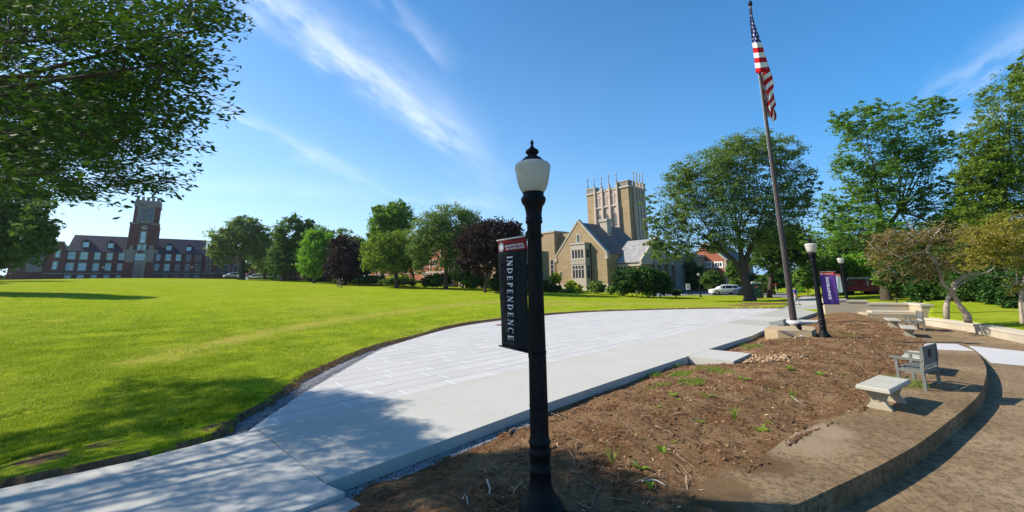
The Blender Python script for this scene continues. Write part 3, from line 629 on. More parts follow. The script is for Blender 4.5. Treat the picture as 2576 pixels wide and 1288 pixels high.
banner((L2[0]+.15,L2[1]-.05,L2[2]),R(-21),.58,2.84,1.42,bannerbody('purple_banner_cloth',(.10,.045,.21)),M_REDL,'EXCELLENCE','purple banner reading EXCELLENCE under a bright red header',-1,False,False,size=.13,seed=4)
banner((L3[0]-.70,L3[1]+.25,L3[2]),R(-21),.58,2.86,1.42,bannerbody('pale_green_banner_cloth',(.33,.40,.36)),M_REDL,'COMMUNITY','pale green banner reading COMMUNITY under a red header, behind the purple banner',1,False,False,size=.12,seed=5)
# ---- distant lamps
lampat(1762.7,747,'slim black lamp post on the grass left of the white car',.93)
lampat(1950,741,'small black lamp post beyond the green toilet cabin',.6)
for px,py,d,s,lb in ((730,703,112,.95,'tiny lamp post before the small brick building behind the lawn crest'),(918,712,84,.95,'tiny lamp post with round white globe at the right of the purple maple'),(1164,722,72,.95,'tiny lamp post in front of the tan chapel door'),(255,704,122,1.,'tiny lamp post before the left half of the clock tower building'),(479,704,122,1.,'tiny lamp post before the right half of the clock tower building'),(866,708,95,.95,'tiny lamp post half hidden under the bright green maple')):
    lampat(px,py,lb,s,d)
# ---- flagpole
M_POLE=simple('bronze_pole',(.045,.033,.030),.5,.2,3,bump=.08,spec=.25)
pb=GB(1997,811); 
Hn=None
for zz in np.arange(12,26,.02):
    if PROJ([pb[0],pb[1],pb[2]+zz])[0][1]<8: Hn=zz; break
fr=empty('flagpole',P3(pb)); tag(fr,'tall dark bronze flagpole with a white round collar at its foot','flagpole')
MB().lathe([(-.3,.2),(0,.19),(3,.165),(Hn*.5,.115),(Hn-.2,.055),(Hn-.18,.05)],20).build('pole',M_POLE,fr)
MB().lathe([(Hn-.2,.05),(Hn-.2,.13),(Hn+.08,.11),(Hn+.14,.06),(Hn+.2,.0)],16).build('truck',M_IRON,fr)
MB().lathe([(-.2,.40),(.1,.40),(.15,.44),(.24,.44),(.3,.36),(.34,.24)],32).build('collar',MATS['pale_slab_concrete'],fr)
MB().tube([(-.19,-.0,1.2),(-.08,-.0,Hn-.25)],.008,4).build('halyard',M_WHITE,fr)
# flag: hangs in folds beside the pole
kf=NB('flag_cloth'); uvn=kf.n('ShaderNodeUVMap'); sxy=kf.n('ShaderNodeSeparateXYZ'); kf.L.new(uvn.outputs[0],sxy.inputs[0]); uu,vv=sxy.outputs[0],sxy.outputs[1]
st=kf.math('GREATER_THAN',kf.math('FRACT',kf.math('MULTIPLY',kf.math('MULTIPLY',vv,6.5),1.)),.5)   # 13 stripes, red first and last
cst=kf.mix(st,(.50,.012,.018),(.78,.77,.76))
canton=kf.math('MULTIPLY',kf.math('LESS_THAN',uu,.40),kf.math('GREATER_THAN',vv,.4615))
# stars on a staggered grid, five pointed
su=kf.math('MULTIPLY',uu,8.); sv=kf.math('MULTIPLY',kf.math('SUBTRACT',vv,.4615),16.7)
def cellstar(ou,ov):
    fu=kf.math('SUBTRACT',kf.math('FRACT',kf.math('ADD',kf.math('MULTIPLY',su,1.),ou)),.5); fv=kf.math('SUBTRACT',kf.math('FRACT',kf.math('ADD',kf.math('MULTIPLY',sv,.5),ov)),.5)
    fv=kf.math('MULTIPLY',fv,1.35)
    r=kf.math('SQRT',kf.math('ADD',kf.math('MULTIPLY',fu,fu),kf.math('MULTIPLY',fv,fv))); an=kf.math('ARCTAN2',fu,fv)
    rr=kf.math('ADD',.17,kf.math('MULTIPLY',kf.math('COSINE',kf.math('MULTIPLY',an,5.)),.08)); return kf.math('LESS_THAN',r,rr)
stars=kf.math('MAXIMUM',cellstar(0,0),cellstar(.5,.5))
cc=kf.mix(canton,cst,kf.mix(stars,(.035,.04,.17),(.78,.77,.78)))
kf.col(cc); kf.rough(.75); tr=kf.n('ShaderNodeBsdfTranslucent'); kf.L.new(cc,tr.inputs[0]); mxs=kf.n('ShaderNodeMixShader'); mxs.inputs[0].default_value=.3; kf.L.new(kf.b.outputs[0],mxs.inputs[1]); kf.L.new(tr.outputs[0],mxs.inputs[2]); kf.L.new(mxs.outputs[0],kf.out.inputs[0])
def at_pole_depth(px,py,dy=0.): return AY(px,py,pb[1]+dy)
def flag_sheet(name,rows,parent,mat):
    """rows: list of lists of (px,py,dy,u,v)"""
    V=[];UV=[]; n=len(rows[0])
    for r in rows:
        for (x,y,dy,u,v) in r: V.append(at_pole_depth(x,y,dy)); UV.append((u,v))
    m=len(rows); I=np.arange(m*n).reshape(m,n); Fq=np.stack([I[:-1,:-1],I[:-1,1:],I[1:,1:],I[1:,:-1]],-1).reshape(-1,4)
    o=mesh_np(name,np.array(V)-np.array(parent.location),Fq,mat,parent,smooth=True); uv=o.data.uv_layers.new(name='UVMap'); li=np.zeros(len(o.data.loops),np.int32); o.data.loops.foreach_get('vertex_index',li); uv.data.foreach_set('uv',np.array(UV,np.float32)[li].ravel())
    md=o.modifiers.new('thickness','SOLIDIFY'); md.thickness=.01; return o
fl=empty('flag',P3(at_pole_depth(1890,120))); tag(fl,'stars and stripes flag hanging limp in folds from the flagpole','flag')
# crop scale: x=1835.4+.3zx  y=.3zy
def zf(x,y): return (1835.4+.3*x,.3*y)
def sheet(name,left,right,vt,vb,u0,u1,nr=14,ncol=10,amp=.22,ph=0,dy0=0,vskew=0):
    Lp=resample([zf(*p) for p in left],nr); Rp=resample([zf(*p) for p in right],nr); rows=[]
    for i in range(nr):
        t=i/(nr-1); row=[]
        for j in range(ncol):
            s=j/(ncol-1); x=Lp[i][0]+(Rp[i][0]-Lp[i][0])*s; y=Lp[i][1]+(Rp[i][1]-Lp[i][1])*s
            row.append((x,y,dy0+amp*math.sin(s*7+ph+t*2.)*min(1,t*2+.1),u0+(u1-u0)*s,vt+(vb-vt)*t+vskew*s))
        rows.append(row)
    return flag_sheet(name,rows,fl,kf.m)
sheet('upper_fold',[(163,60),(172,200),(186,350),(205,480),(220,615)],[(172,70),(215,215),(272,375),(318,520),(345,600)],1.0,0.0,.02,.34,nr=24,dy0=-.15)
sheet('hanging_fold',[(300,560),(275,640),(290,760),(318,808),(300,870),(345,960),(362,1022)],[(352,620),(372,700),(365,770),(392,880),(376,905),(394,960),(396,995)],.75,-.02,.45,.55,nr=26,amp=.18,ph=1,dy0=.02,vskew=-.2)
sheet('hanging_fold',[(250,615),(258,700),(275,830),(290,900),(318,975)],[(300,610),(300,700),(320,800),(330,850),(352,990)],.62,.02,.5,.6,nr=20,amp=.12,ph=3,dy0=.1,vskew=.30)
# ---- stone block group at the foot of the flagpole
q2=lambda x,y:(1893.4+.09*x,772.8+.09*y)
fb=GB(*q2(1150,868)); ztop=None
d_=ray(*q2(1150,650)); t_=fb[1]/d_[1]; ztop=EYE+d_[2]*t_
top=[atZ(*q2(x,y),ztop)[:2] for x,y in ((320,603),(690,640),(1640,675),(1765,592),(1650,527),(700,525),(480,512))]
st_=empty('stone_planter',(float(fb[0]),float(fb[1]),fb[2])); tag(st_,'angular tan limestone block with small plaque in front of the flagpole foot','stone block')
M_TAN=conc('tan_stone',(.42,.32,.19),.1,.2,stain=(.30,.22,.14)); M_DKS=conc('shadow_board_dark',(.14,.13,.12),.12,.2)
def rel(p): return (p[0]-fb[0],p[1]-fb[1])
MB().prism([rel(p) for p in top],-.3,ztop-fb[2]).build('block',M_TAN,st_)
nrm=np.array([top[2][0]-top[1][0],top[2][1]-top[1][1]]); nrm/=np.hypot(*nrm); nn2=np.array([nrm[1],-nrm[0]])
pc=(np.array(top[1])*.62+np.array(top[2])*.38)
MB().prism([rel(pc+nrm*a+nn2*b) for a,b in ((-.16,-.30),(.16,-.30),(.16,-.12),(-.16,-.12))],ztop-fb[2],ztop-fb[2]+.012).build('plaque',simple('bluish_plaque',(.40,.45,.45),.4,.1,5,bump=0),st_)
lb=np.array(top[1])*.93+np.array(top[2])*.07+nn2*.05
bd=MB(); a=lb; b_=lb+nrm*.95+nn2*.12
bd.add([(a[0]-fb[0],a[1]-fb[1],ztop-fb[2]-.02),(a[0]-fb[0]+nrm[0]*.22,a[1]-fb[1]+nrm[1]*.22,ztop-fb[2]-.02),(b_[0]-fb[0],b_[1]-fb[1],-.02),(b_[0]-fb[0]-nrm[0]*.2,b_[1]-fb[1]-nrm[1]*.2,-.02)]+[(a[0]-fb[0]-.02,a[1]-fb[1]+.05,ztop-fb[2]-.02),(a[0]-fb[0]+nrm[0]*.22,a[1]-fb[1]+nrm[1]*.22+.05,ztop-fb[2]-.02),(b_[0]-fb[0],b_[1]-fb[1]+.05,-.02),(b_[0]-fb[0]-nrm[0]*.2,b_[1]-fb[1]-nrm[1]*.2+.05,-.02)],[(0,1,2,3),(7,6,5,4),(0,4,5,1),(1,5,6,2),(2,6,7,3),(3,7,4,0)])
o=bd.build('shadow_board',M_DKS); o.location=P3(fb); tag(o,'dark narrow board standing for the shadow triangle against the tan block in front of the flagpole','stone slab')  # dark leaning board added to stand for a shadow triangle
# sloped kerb block left of the collar
cb=[atZ(*q2(x,y),ztop) for x,y in ((480,500),(865,515),(955,500),(600,485))]; 
o=MB(); V=[(p[0]-cb[0][0],p[1]-cb[0][1],0.) for p in cb]+[(p[0]-cb[0][0],p[1]-cb[0][1],h_) for p,h_ in zip(cb,(.13,.28,.30,.14))]
o.add(V,[(0,3,2,1),(4,5,6,7),(0,1,5,4),(1,2,6,5),(2,3,7,6),(3,0,4,7)]); o=o.build('kerb_block',conc('grey_stone',(.33,.33,.30),.15,.3)); o.location=(cb[0][0],cb[0][1],ztop+.003); tag(o,'grey wedge shaped kerb block left of the white flagpole collar','stone block')
bs=GB(*q2(1410,872)); o=MB().bbox(-.34,.34,-.16,.16,-.1,.10).build('foot_slab',M_TAN); o.location=(bs[0]+.02,bs[1]+.05,bs[2]); o.rotation_euler[2]=R(-12); tag(o,'low flat tan stone under the small spotlight','stone slab')
sp_=empty('spotlight',(bs[0]+.02,bs[1]+.03,bs[2]+.10)); tag(sp_,'small black spotlight on a stem pointing up at the flag','spotlight')
MB().bbox(-.1,.1,-.06,.06,0,.03).build('base_plate',MATS['pale_slab_concrete'],sp_)
MB().tube([(0,0,.03),(0,0,.2),(-.03,.02,.27)],.022,8).build('stem',M_IRON,sp_)
MB().tube([(-.03,.02,.25),(-.05,.04,.32),(-.07,.08,.42),(-.08,.1,.5)],[.04,.085,.10,.105],12).build('lamp_head',M_IRON,sp_)
# ---- concrete benches
M_BENCH=conc('bench_concrete',(.36,.31,.225),.14,.3,stain=(.27,.235,.17)); M_BENCHT=conc('bench_top_concrete',(.42,.395,.33),.12,.3,stain=(.34,.31,.25))
def make_bench(Lg,Dp,h=.44):
    r=empty('concrete_bench',(0,0,0)); MB().bbox(-Lg/2,Lg/2,-Dp/2,Dp/2,h-.09,h,.018).build('seat',M_BENCHT,r)
    for sx in (-1,1):
        prof=[]; n=12; hh=h-.091; wt,wn2,wb=Dp*.42,Dp*.21,Dp*.37
        for i in range(n+1):
            t=i/n; z=t*hh
            if t<.12: wv=wb
            elif t<.2: wv=wb-.03
            else: wv=wn2+(wt-wn2)*abs((t-.42)/.58)**1.7 if t>.42 else wn2+(wb-.03-wn2)*abs((.42-t)/.22)**1.6
            prof.append((wv,z))
        poly=[(a,b) for a,b in prof]+[(-a,b) for a,b in prof[::-1]]
        x0=sx*Lg*.30; MB().prism(poly,x0-.055,x0+.055,'x').build('leg',M_BENCH,r)
        MB().tube([(x0-.07,.0,.19),(x0+.07,.0,.19)],.045,12).build('boss',M_BENCH,r.children[-1] if False else r)
    return r
NL,NR,FL_,FR_=[atZ(x,y,.45) for x,y in ((2150.5,968.4),(2236.8,979.7),(2207.8,941.7),(2291.5,954.9))]
ex=(NR-NL+FR_-FL_)[:2]/2; ey=(FR_-NR+FL_-NL)[:2]/2; print('BENCH',np.hypot(*ex),np.hypot(*ey),ex,ey)
cc_=(NL+NR+FL_+FR_)/4
lx,ly=np.hypot(*ex),np.hypot(*ey)
ang=math.atan2(ey[1],ey[0]); bench=make_bench(ly,min(lx,.62)); bench.location=(cc_[0],cc_[1],H(cc_[0],cc_[1])+.012); bench.rotation_euler[2]=ang
GB_='concrete benches on the curved terrace'; tag(bench,'nearest pale concrete bench with scrolled legs, left of the grey armchair','bench',GB_)
def kt(p): 
    i=int(np.argmin(np.hypot(*(KERB-np.array(p)[:2]).T))); t=KERB[min(i+1,len(KERB)-1)]-KERB[max(i-1,0)]; return math.atan2(t[1],t[0])
for (px,py,lab) in ((2288,846,'pale concrete bench in the middle distance, right in front of the far armchair'),(2248,823,'farthest concrete bench with scrolled legs, left of the far armchair'),(2377,930,'concrete bench hidden behind the near armchair')):
    p=G(px,py); o=copy_tree(bench); 
    if py>900: p=G(2404,936)-np.array([.85,-.1,0])
    o.location=(p[0],p[1],H(p[0],p[1])+.012); o.rotation_euler[2]=kt(p); tag(o,lab,'bench',GB_)
    if py>900: o.location=(float(p[0]),float(p[1]),H(p[0],p[1])+.012)
# ---- armchairs
def woodmat():
    k=NB('weathered_grey_wood'); tc_=k.n('ShaderNodeTexCoord'); n=k.noise(6,5,.7,vec=k.mp(tc_.outputs['Object'],(6,6,1))); k.col(k.ramp(n,[(.3,(.105,.11,.10)),(.7,(.19,.195,.175))])); k.rough(.75); k.bump(n,.3,.01); return k.m
M_WOOD=woodmat(); M_WOODT=simple('pale_worn_wood',(.40,.38,.33),.8,.12,8)
def make_chair(w_=.97,d=.48,h=.97):
    r=empty('armchair',(0,0,0)); hw=w_/2; hd=d/2; t=.055
    for sx in (-1,1):
        # rear post slightly raked, y forward is +
        x0=sx*hw-(t if sx>0 else 0)
        MB().prism([(-hd,0),(-hd+t,0),(-hd+t,.45),(-hd+t-.05,h-.02),(-hd+t-.06,h),(-hd-.045,h-.01),(-hd-.04,.7),(-hd,.42)],x0,x0+t,'x').build('rear_post',M_WOOD,r)
        MB().bbox(x0,x0+t,hd-t,hd,0,.63,.006).build('leg',M_WOOD,r)
        MB().prism([(-hd+.0,.63),(hd+.07,.645),(hd+.085,.665),(hd+.07,.69),(-hd-.02,.672)],x0-.008,x0+t+.008,'x').build('armrest',M_WOOD,r)
        MB().bbox(x0+.01,x0+t-.01,-hd+t,hd-t,.36,.43,.004).build('side_rail',M_WOOD,r)
    m=MB()
    m.bbox(-hw+t,hw-t,hd-.05,hd-.015,.35,.43,.004).bbox(-hw+t,hw-t,-hd+.012,-hd+.05,.34,.425,.004)
    m.build('seat_frame',M_WOOD,r)
    for i in range(6):
        y=-hd+.075+i*(d-.09)/6; MB().bbox(-hw+t*.6,hw-t*.6,y,y+.052,.432,.452,.004).build('seat_slat',M_WOODT if i<0 else M_WOOD,r)
    MB().prism([(-hd-.03,h-.10),(-hd+.0,h-.10),(-hd-.012,h-.02),(-hd-.04,h-.02)],-hw+t,hw-t,'x').build('top_rail',M_WOOD,r)
    MB().prism([(-hd-.0,.47),(-hd+.03,.47),(-hd+.022,.54),(-hd-.008,.54)],-hw+t,hw-t,'x').build('lower_rail',M_WOODT,r)
    n=6; sw=(w_-2*t)/n
    for i in range(n):
        x=-hw+t+i*sw; MB().prism([(-hd-.004,.542),(-hd+.012,.542),(-hd-.012,h-.102),(-hd-.028,h-.102)],x+.004,x+sw-.004,'x').build('back_slat',M_WOOD,r)
    MB().prism([(-hd-.045,.70),(-hd-.018,.70),(-hd-.028,.86),(-hd-.055,.86)],-.075,.075,'x').build('emblem_plate',simple('carved_plate',(.07,.05,.045),.6,.3,20),r)
    return r
chair=make_chair(); A1=np.array([9.24,9.2]); A2=np.array([10.09,9.68]); wv=(A2-A1)/np.hypot(*(A2-A1)); fv=np.array([-wv[1],wv[0]])
cpos=(A1+A2)/2+fv*.24; chair.location=(cpos[0],cpos[1],H(*cpos)+.012); chair.rotation_euler[2]=math.atan2(wv[1],wv[0])
tag(chair,'near weathered grey wooden armchair seen from behind, with a small carved plate on its back','armchair','grey wooden armchairs on the terrace')
p=G(2304,830); c2=copy_tree(chair); c2.location=(p[0],p[1],H(p[0],p[1])+.012); c2.rotation_euler[2]=kt(p)+.05; tag(c2,'far grey wooden armchair between two concrete benches','armchair','grey wooden armchairs on the terrace')
# ---- limestone seat wall at the end of the terrace
q7=lambda x,y:(1899.8+.2*x,611.8+.2*y)
ZW=H(26,30)
def wallseg(name,label,pa,pb_,Yb,ztop_px,thick,zb=None,parent=None,mat=M_LIME,cope=True):
    pass
SWB=dict(o=SW0,rz=SWR)
sw_=empty('seat_wall',(float(SW0[0]),float(SW0[1]),ZW),SWR); tag(sw_,'stepped limestone wall with a built in seat behind the farthest benches','wall')
def swl(px,py,yo=0.):
    ex=np.array([math.cos(SWR),math.sin(SWR),0]); ey=np.array([-math.sin(SWR),math.cos(SWR),0]); o=np.array([SW0[0],SW0[1],ZW]); d=ray(px,py); t=((o+ey*yo-CP)@ey)/(d@ey); P=CP+d*t; return float((P-o)@ex),float(P[2]-ZW)
for a,b in ((q7(858,700),q7(1140,700)),(q7(1142,718),q7(1402,718)),(q7(1404,752),q7(1960,752))):
    (x0,za),(x1,zb2_)=swl(*a),swl(*b); zt=(za+zb2_)/2
    MB().box(x0,x1,0,.45,-.8,zt-.14).build('wall_body',M_LIMEL,sw_); MB().bbox(x0,x1+.05,-.05,.5,zt-.139,zt,.02).build('coping',M_COPE,sw_)
sx0=swl(*q7(1400,852))[0]; sx1=swl(*q7(1945,852))[0]; zs=swl(*q7(1650,845))[1]
MB().box(sx0-.5,sx1,-1.5,-.005,-.8,zs*.35).build('step',M_LIMEL,sw_)
MB().bbox(sx0,sx1,-.8,-.006,zs*.35+.002,zs,.02).build('seat',M_COPE,sw_)
MB().prism([(sx1,-1.5),(sx1+.6,-1.5),(sx1+.6,.5),(sx1,.5)],-.8,zt-.12).build('end_pier',M_LIMEL,sw_)
MB().prism([(sx1-.04,-1.55),(sx1+.65,-1.55),(sx1+.65,.55),(sx1-.04,.55)],zt-.118,zt+.02).build('coping',M_COPE,sw_)
# ================================================================== buildings
M_DG=simple('window_glass_dark',(.03,.035,.045),.12,.3,1,bump=0,spec=.8)
M_LG=simple('window_glass_painted_sky',(.36,.55,.68),.15,.12,1,bump=0,spec=.8)  # bright pane colour carries a painted sky reflection
def brickmat(name,c,c2,mo,sc=1.):
    k=NB(name); tc_=k.n('ShaderNodeTexCoord'); s=k.n('ShaderNodeSeparateXYZ'); k.L.new(tc_.outputs['Object'],s.inputs[0]); cb=k.n('ShaderNodeCombineXYZ'); k.L.new(k.math('ADD',s.outputs[0],s.outputs[1]),cb.inputs[0]); k.L.new(s.outputs[2],cb.inputs[1])
    b=k.n('ShaderNodeTexBrick'); b.inputs['Scale'].default_value=sc; b.inputs['Brick Width'].default_value=.45; b.inputs['Row Height'].default_value=.15; b.inputs['Mortar Size'].default_value=.012; b.inputs['Color1'].default_value=(*c,1); b.inputs['Color2'].default_value=(*c2,1); b.inputs['Mortar'].default_value=(*mo,1); k.L.new(cb.outputs[0],b.inputs['Vector'])
    n=k.noise(.35,5,.65); cc=k.mix(k.math('MULTIPLY',k.ramp(n,[(.35,(1,1,1)),(.65,(0,0,0))]),.35),b.outputs['Color'],tuple(x*.6 for x in c)); 
    n2=k.noise(1.2,5,.7,vec=k.mp(tc_.outputs['Object'],(1.4,1.4,.25))); cc=k.mix(k.math('MULTIPLY',k.ramp(n2,[(.5,(0,0,0)),(.72,(1,1,1))]),.4),cc,tuple(x*.5 for x in c))
    k.col(cc); k.rough(.9); k.bump(b.outputs['Fac'],.3,.02); return k.m
M_BRK=brickmat('dark_red_brick',(.13,.042,.042),(.10,.035,.038),(.10,.08,.08)); M_BRO=brickmat('orange_red_brick',(.40,.12,.065),(.32,.10,.055),(.30,.22,.17))
M_STN=brickmat('tan_ashlar',(.37,.275,.155),(.29,.215,.125),(.24,.19,.12),.42); M_STG=brickmat('grey_ashlar',(.27,.25,.22),(.22,.205,.19),(.18,.17,.16),.42)
M_TRIM=simple('stone_trim',(.38,.34,.275),.85,.12,3); M_TRIMP=simple('pinkish_stone_trim',(.42,.345,.29),.85,.12,3)
def roofmat(name,c,c2):
    k=NB(name); tc_=k.n('ShaderNodeTexCoord'); s=k.n('ShaderNodeSeparateXYZ'); k.L.new(tc_.outputs['Object'],s.inputs[0]); cb=k.n('ShaderNodeCombineXYZ'); k.L.new(k.math('ADD',s.outputs[0],k.math('MULTIPLY',s.outputs[1],.35)),cb.inputs[0]); k.L.new(s.outputs[2],cb.inputs[1])
    b=k.n('ShaderNodeTexBrick'); b.inputs['Scale'].default_value=1.; b.inputs['Brick Width'].default_value=.55; b.inputs['Row Height'].default_value=.30; b.inputs['Mortar Size'].default_value=.02; b.inputs['Color1'].default_value=(*c,1); b.inputs['Color2'].default_value=(*c2,1); b.inputs['Mortar'].default_value=(*[x*.45 for x in c],1); b.inputs['Bias'].default_value=-.1; k.L.new(cb.outputs[0],b.inputs['Vector'])
    k.col(k.mix(k.math('MULTIPLY',k.noise(.8,4),.5),b.outputs['Color'],tuple(x*.7 for x in c))); k.rough(.6); return k.m
M_SLT=roofmat('dark_slate',(.022,.024,.05),(.016,.018,.038)); M_SLP=roofmat('pale_mixed_slate',(.36,.345,.33),(.20,.20,.22)); M_SLB=roofmat('brown_grey_slate',(.17,.145,.13),(.12,.105,.10))
class Facade:
    """building frame: local x to the right along the front, local y away, z up"""
    def __init__(s,name,anchor,Y,rz,label,cat='building',conv=None,mats=None):
        p=AY(*anchor,Y); s.rz=R(rz); s.o=np.array([p[0],p[1],H(p[0],p[1])]); s.ex=np.array([math.cos(s.rz),math.sin(s.rz),0]); s.ey=np.array([-math.sin(s.rz),math.cos(s.rz),0]); s.root=empty(name,P3(s.o),s.rz); tag(s.root,label,cat); s.q=conv or (lambda x,y:(x,y))
    def L(s,x,y,yo=0.):
        """local (x,z) seen at a picture position, on the plane local y = yo"""
        d=ray(*s.q(x,y)); n=s.ey; t=(((s.o+n*yo)-CP)@n)/(d@n); P=CP+d*t; return float((P-s.o)@s.ex),float(P[2]-s.o[2])
    def Ys(s,x,y,xo):
        """local (y,z) on the plane local x = xo"""
        d=ray(*s.q(x,y)); n=s.ex; t=(((s.o+n*xo)-CP)@n)/(d@n); P=CP+d*t; return float((P-s.o)@s.ey),float(P[2]-s.o[2])
    def box(s,name,x0,x1,y0,y1,z0,z1,mat,par=None): return MB().box(min(x0,x1),max(x0,x1),y0,y1,z0,z1).build(name,mat,par or s.root)
    def window(s,x0,x1,z0,z1,y=0.,fr=.22,nx=1,nz=0,glass=None,frame=None,proud=.06,arch=0,side=None):
        """stone surround with glazing; side: None front (faces -y), or 'x' face looking along +x at local x=y"""
        glass=glass or M_DG; frame=frame or globals()['M_TRIM']; m=MB(); a,b,c,d=x0-fr,x1+fr,z0-fr,z1+fr
        def bx(p0,p1,q0,q1,e0,e1): 
            if side is None: m.box(p0,p1,y-e1,y-e0,q0,q1)
            else: m.box(y+e0,y+e1,p0,p1,q0,q1)
        bx(a,x0,c,d,-.15,proud); bx(x1,b,c,d,-.15,proud); bx(x0,x1,c,z0,-.15,proud); bx(x0,x1,z1,d,-.15,proud)
        for i in range(1,nx): xx=x0+(x1-x0)*i/nx; bx(xx-.06,xx+.06,z0,z1,-.1,proud-.02)
        for i in range(1,nz+1): zz=z0+(z1-z0)*i/(nz+1); bx(x0,x1,zz-.05,zz+.05,-.1,proud-.035)
        if arch:
            for i in range(nx):
                u0=x0+(x1-x0)*i/nx; u1=x0+(x1-x0)*(i+1)/nx; um=(u0+u1)/2; hh=(u1-u0)*arch
                for sgn,(p,q_) in ((1,(u0,um)),(-1,(u1,um))):
                    tri=[(p,z1),(q_,z1),(p,z1-hh)]
                    if side is None: m.prism(tri,y-proud+.025,y+.1,'y')
                    else: m.prism(tri,y-.1,y+proud-.025,'x')
        w_=m.build('window',frame,s.root); g_=MB()
        if side is None: g_.box(x0-.02,x1+.02,y-.008,y+.05,z0-.02,z1+.02)
        else: g_.box(y-.05,y+.008,x0-.02,x1+.02,z0-.02,z1+.02)
        g_.build('pane',glass,w_); return w_
def gable(m,x0,x1,y0,y1,ze,zr,axis='x',t=.25):
    """two roof slopes; ridge along axis"""
    if axis=='x':
        ym=(y0+y1)/2
        m.add([(x0,y0,ze),(x1,y0,ze),(x1,ym,zr),(x0,ym,zr),(x0,y1,ze),(x1,y1,ze),(x0,y0,ze-t),(x1,y0,ze-t),(x0,y1,ze-t),(x1,y1,ze-t)],[(0,1,2,3),(3,2,5,4),(0,3,4,8,6),(1,7,9,5,2),(0,6,7,1),(4,5,9,8),(6,8,9,7)])
    else:
        xm=(x0+x1)/2
        m.add([(x0,y0,ze),(x0,y1,ze),(xm,y1,zr),(xm,y0,zr),(x1,y0,ze),(x1,y1,ze),(x0,y0,ze-t),(x0,y1,ze-t),(x1,y0,ze-t),(x1,y1,ze-t)],[(0,3,2,1),(3,4,5,2),(0,6,8,4,3),(1,2,5,9,7),(0,1,7,6),(4,8,9,5),(6,7,9,8)])
    return m
# ---- clock tower building
q1=lambda x,y:(x*.25,450.8+y*.25)
M_TRIM_=M_TRIM; M_TRIM=simple('dark_grey_trim',(.20,.185,.18),.9,.12,3); M_TRIMP_=M_TRIMP; M_TRIMP=simple('dark_pink_trim',(.20,.16,.17),.9,.12,3)  # darker trim tones for this building only
B=Facade('clock_tower_building',q1(1430,950),141,40,'long dark red brick hall with a clock tower at the far left of the green',conv=q1)
fl_=lambda x,y,yo=0.: B.L(x,y,yo)
xl=fl_(650,850)[0]; xr=fl_(2050,850)[0]; ze=(fl_(700,716)[1]+fl_(1900,752)[1])/2
DEP=16.; YM=1.2
B.box('wall',xl,xr,YM,DEP+YM,-3,ze,M_BRK)
zr=(fl_(900,560,YM+8)[1]+fl_(1900,612,YM+8)[1])/2
gable(MB(),xl-.3,xr+.3,YM-.4,DEP+YM+.4,ze,zr,'x').build('roof',M_SLT,B.root)
xl0=fl_(452,850)[0]; xr1=fl_(2185,850)[0]
for a,b in ((xl0,xl),(xr,xr1)):
    B.box('wall',a,b,-.6,DEP+3,-3,ze+.2,M_BRK)
    m=MB(); xm=(a+b)/2; m.prism([(a,ze+.2),(b,ze+.2),(xm+1.2,ze+2.6),(xm-1.2,ze+2.6)],-.6,.2,'y'); m.build('gable_wall',M_BRK,B.root)
    m=MB()
    for sg in (-1,1):
        e=a if sg<0 else b; m.prism([(e-sg*.0,ze+.2),(e+sg*.35,ze+.25),(xm+sg*1.25,ze+3.0),(xm+sg*1.2,ze+2.6)],-.75,.3,'y')
    m.box(xm-1.3,xm+1.3,-.75,.3,ze+2.6,ze+3.); m.build('gable_coping',M_TRIM,B.root)
    gable(MB(),a,b,.2,DEP,ze+.2,ze+2.6,'y').build('roof',M_SLT,B.root)
# low end wings
xa=fl_(60,900)[0]; xb=fl_(2440,900)[0]; zl=fl_(300,780)[1]
for a,b in ((xa,xl0),(xr1,xb)):
    B.box('wall',a,b,1.5,DEP,-3,ze-1.,M_BRK); gable(MB(),a-.2,b+.2,1.1,DEP+.4,ze-1.,ze+4,'x').build('roof',M_SLT,B.root)
# stone belt
zb_=(fl_(600,941)[1]+fl_(2100,955)[1])/2
B.box('belt_course',xl0-.1,xr1+.1,-.75,-.602,zb_-.2,zb_+.2,M_TRIM)
B.box('belt_course',xl+.1,xr-.1,YM-.12,YM-.002,zb_-.2,zb_+.2,M_TRIM)
def wins(cs,y0,y1,wpx,yo,nx=3,glass=M_LG,fr=.3):
    for c in cs:
        a=fl_(c-wpx/2,y0,yo)[0]; b=fl_(c+wpx/2,y0,yo)[0]; B.window(a,b,z0_,z1_,yo,fr,1,1,glass)
z1_=(fl_(848,730,YM)[1]+fl_(1795,762,YM)[1])/2; z0_=(fl_(848,800,YM)[1]+fl_(1795,826,YM)[1])/2
wins((718,848,977,1100,1220),765,765,74,YM); wins((1585,1693,1795),790,790,60,YM); wins((1893,1992),790,790,58,YM,glass=M_DG)
z1_=(fl_(828,842,YM)[1]+fl_(1783,860,YM)[1])/2; z0_=(fl_(828,912,YM)[1]+fl_(1783,924,YM)[1])/2
wins((697,828,957,1083,1205),877,877,76,YM); wins((1573,1680),890,890,62,YM); wins((1783,1882,1980),890,890,60,YM,glass=M_DG)
z1_=(fl_(808,964,YM)[1]+fl_(1783,966,YM)[1])/2; z0_=z1_-1.9
wins((678,808,937,1065,1187),975,975,66,YM,2,fr=.12); wins((1560,1670,1775,1880,1975),975,975,56,YM,2,glass=M_DG,fr=.12)
for c,g_ in ((582,M_LG),(2110,M_DG)): 
    z1_=fl_(c,712 if c<999 else 765,-.6)[1]; z0_=fl_(c,785 if c<999 else 830,-.6)[1]; wins((c,),750,750,36 if c<999 else 26,-.6,1,g_)
for c,g_ in ((555,M_LG),(2102,M_DG)): 
    z1_=fl_(c,830 if c<999 else 860,-.6)[1]; z0_=fl_(c,905 if c<999 else 926,-.6)[1]; wins((c,),850,850,38 if c<999 else 26,-.6,1,g_)
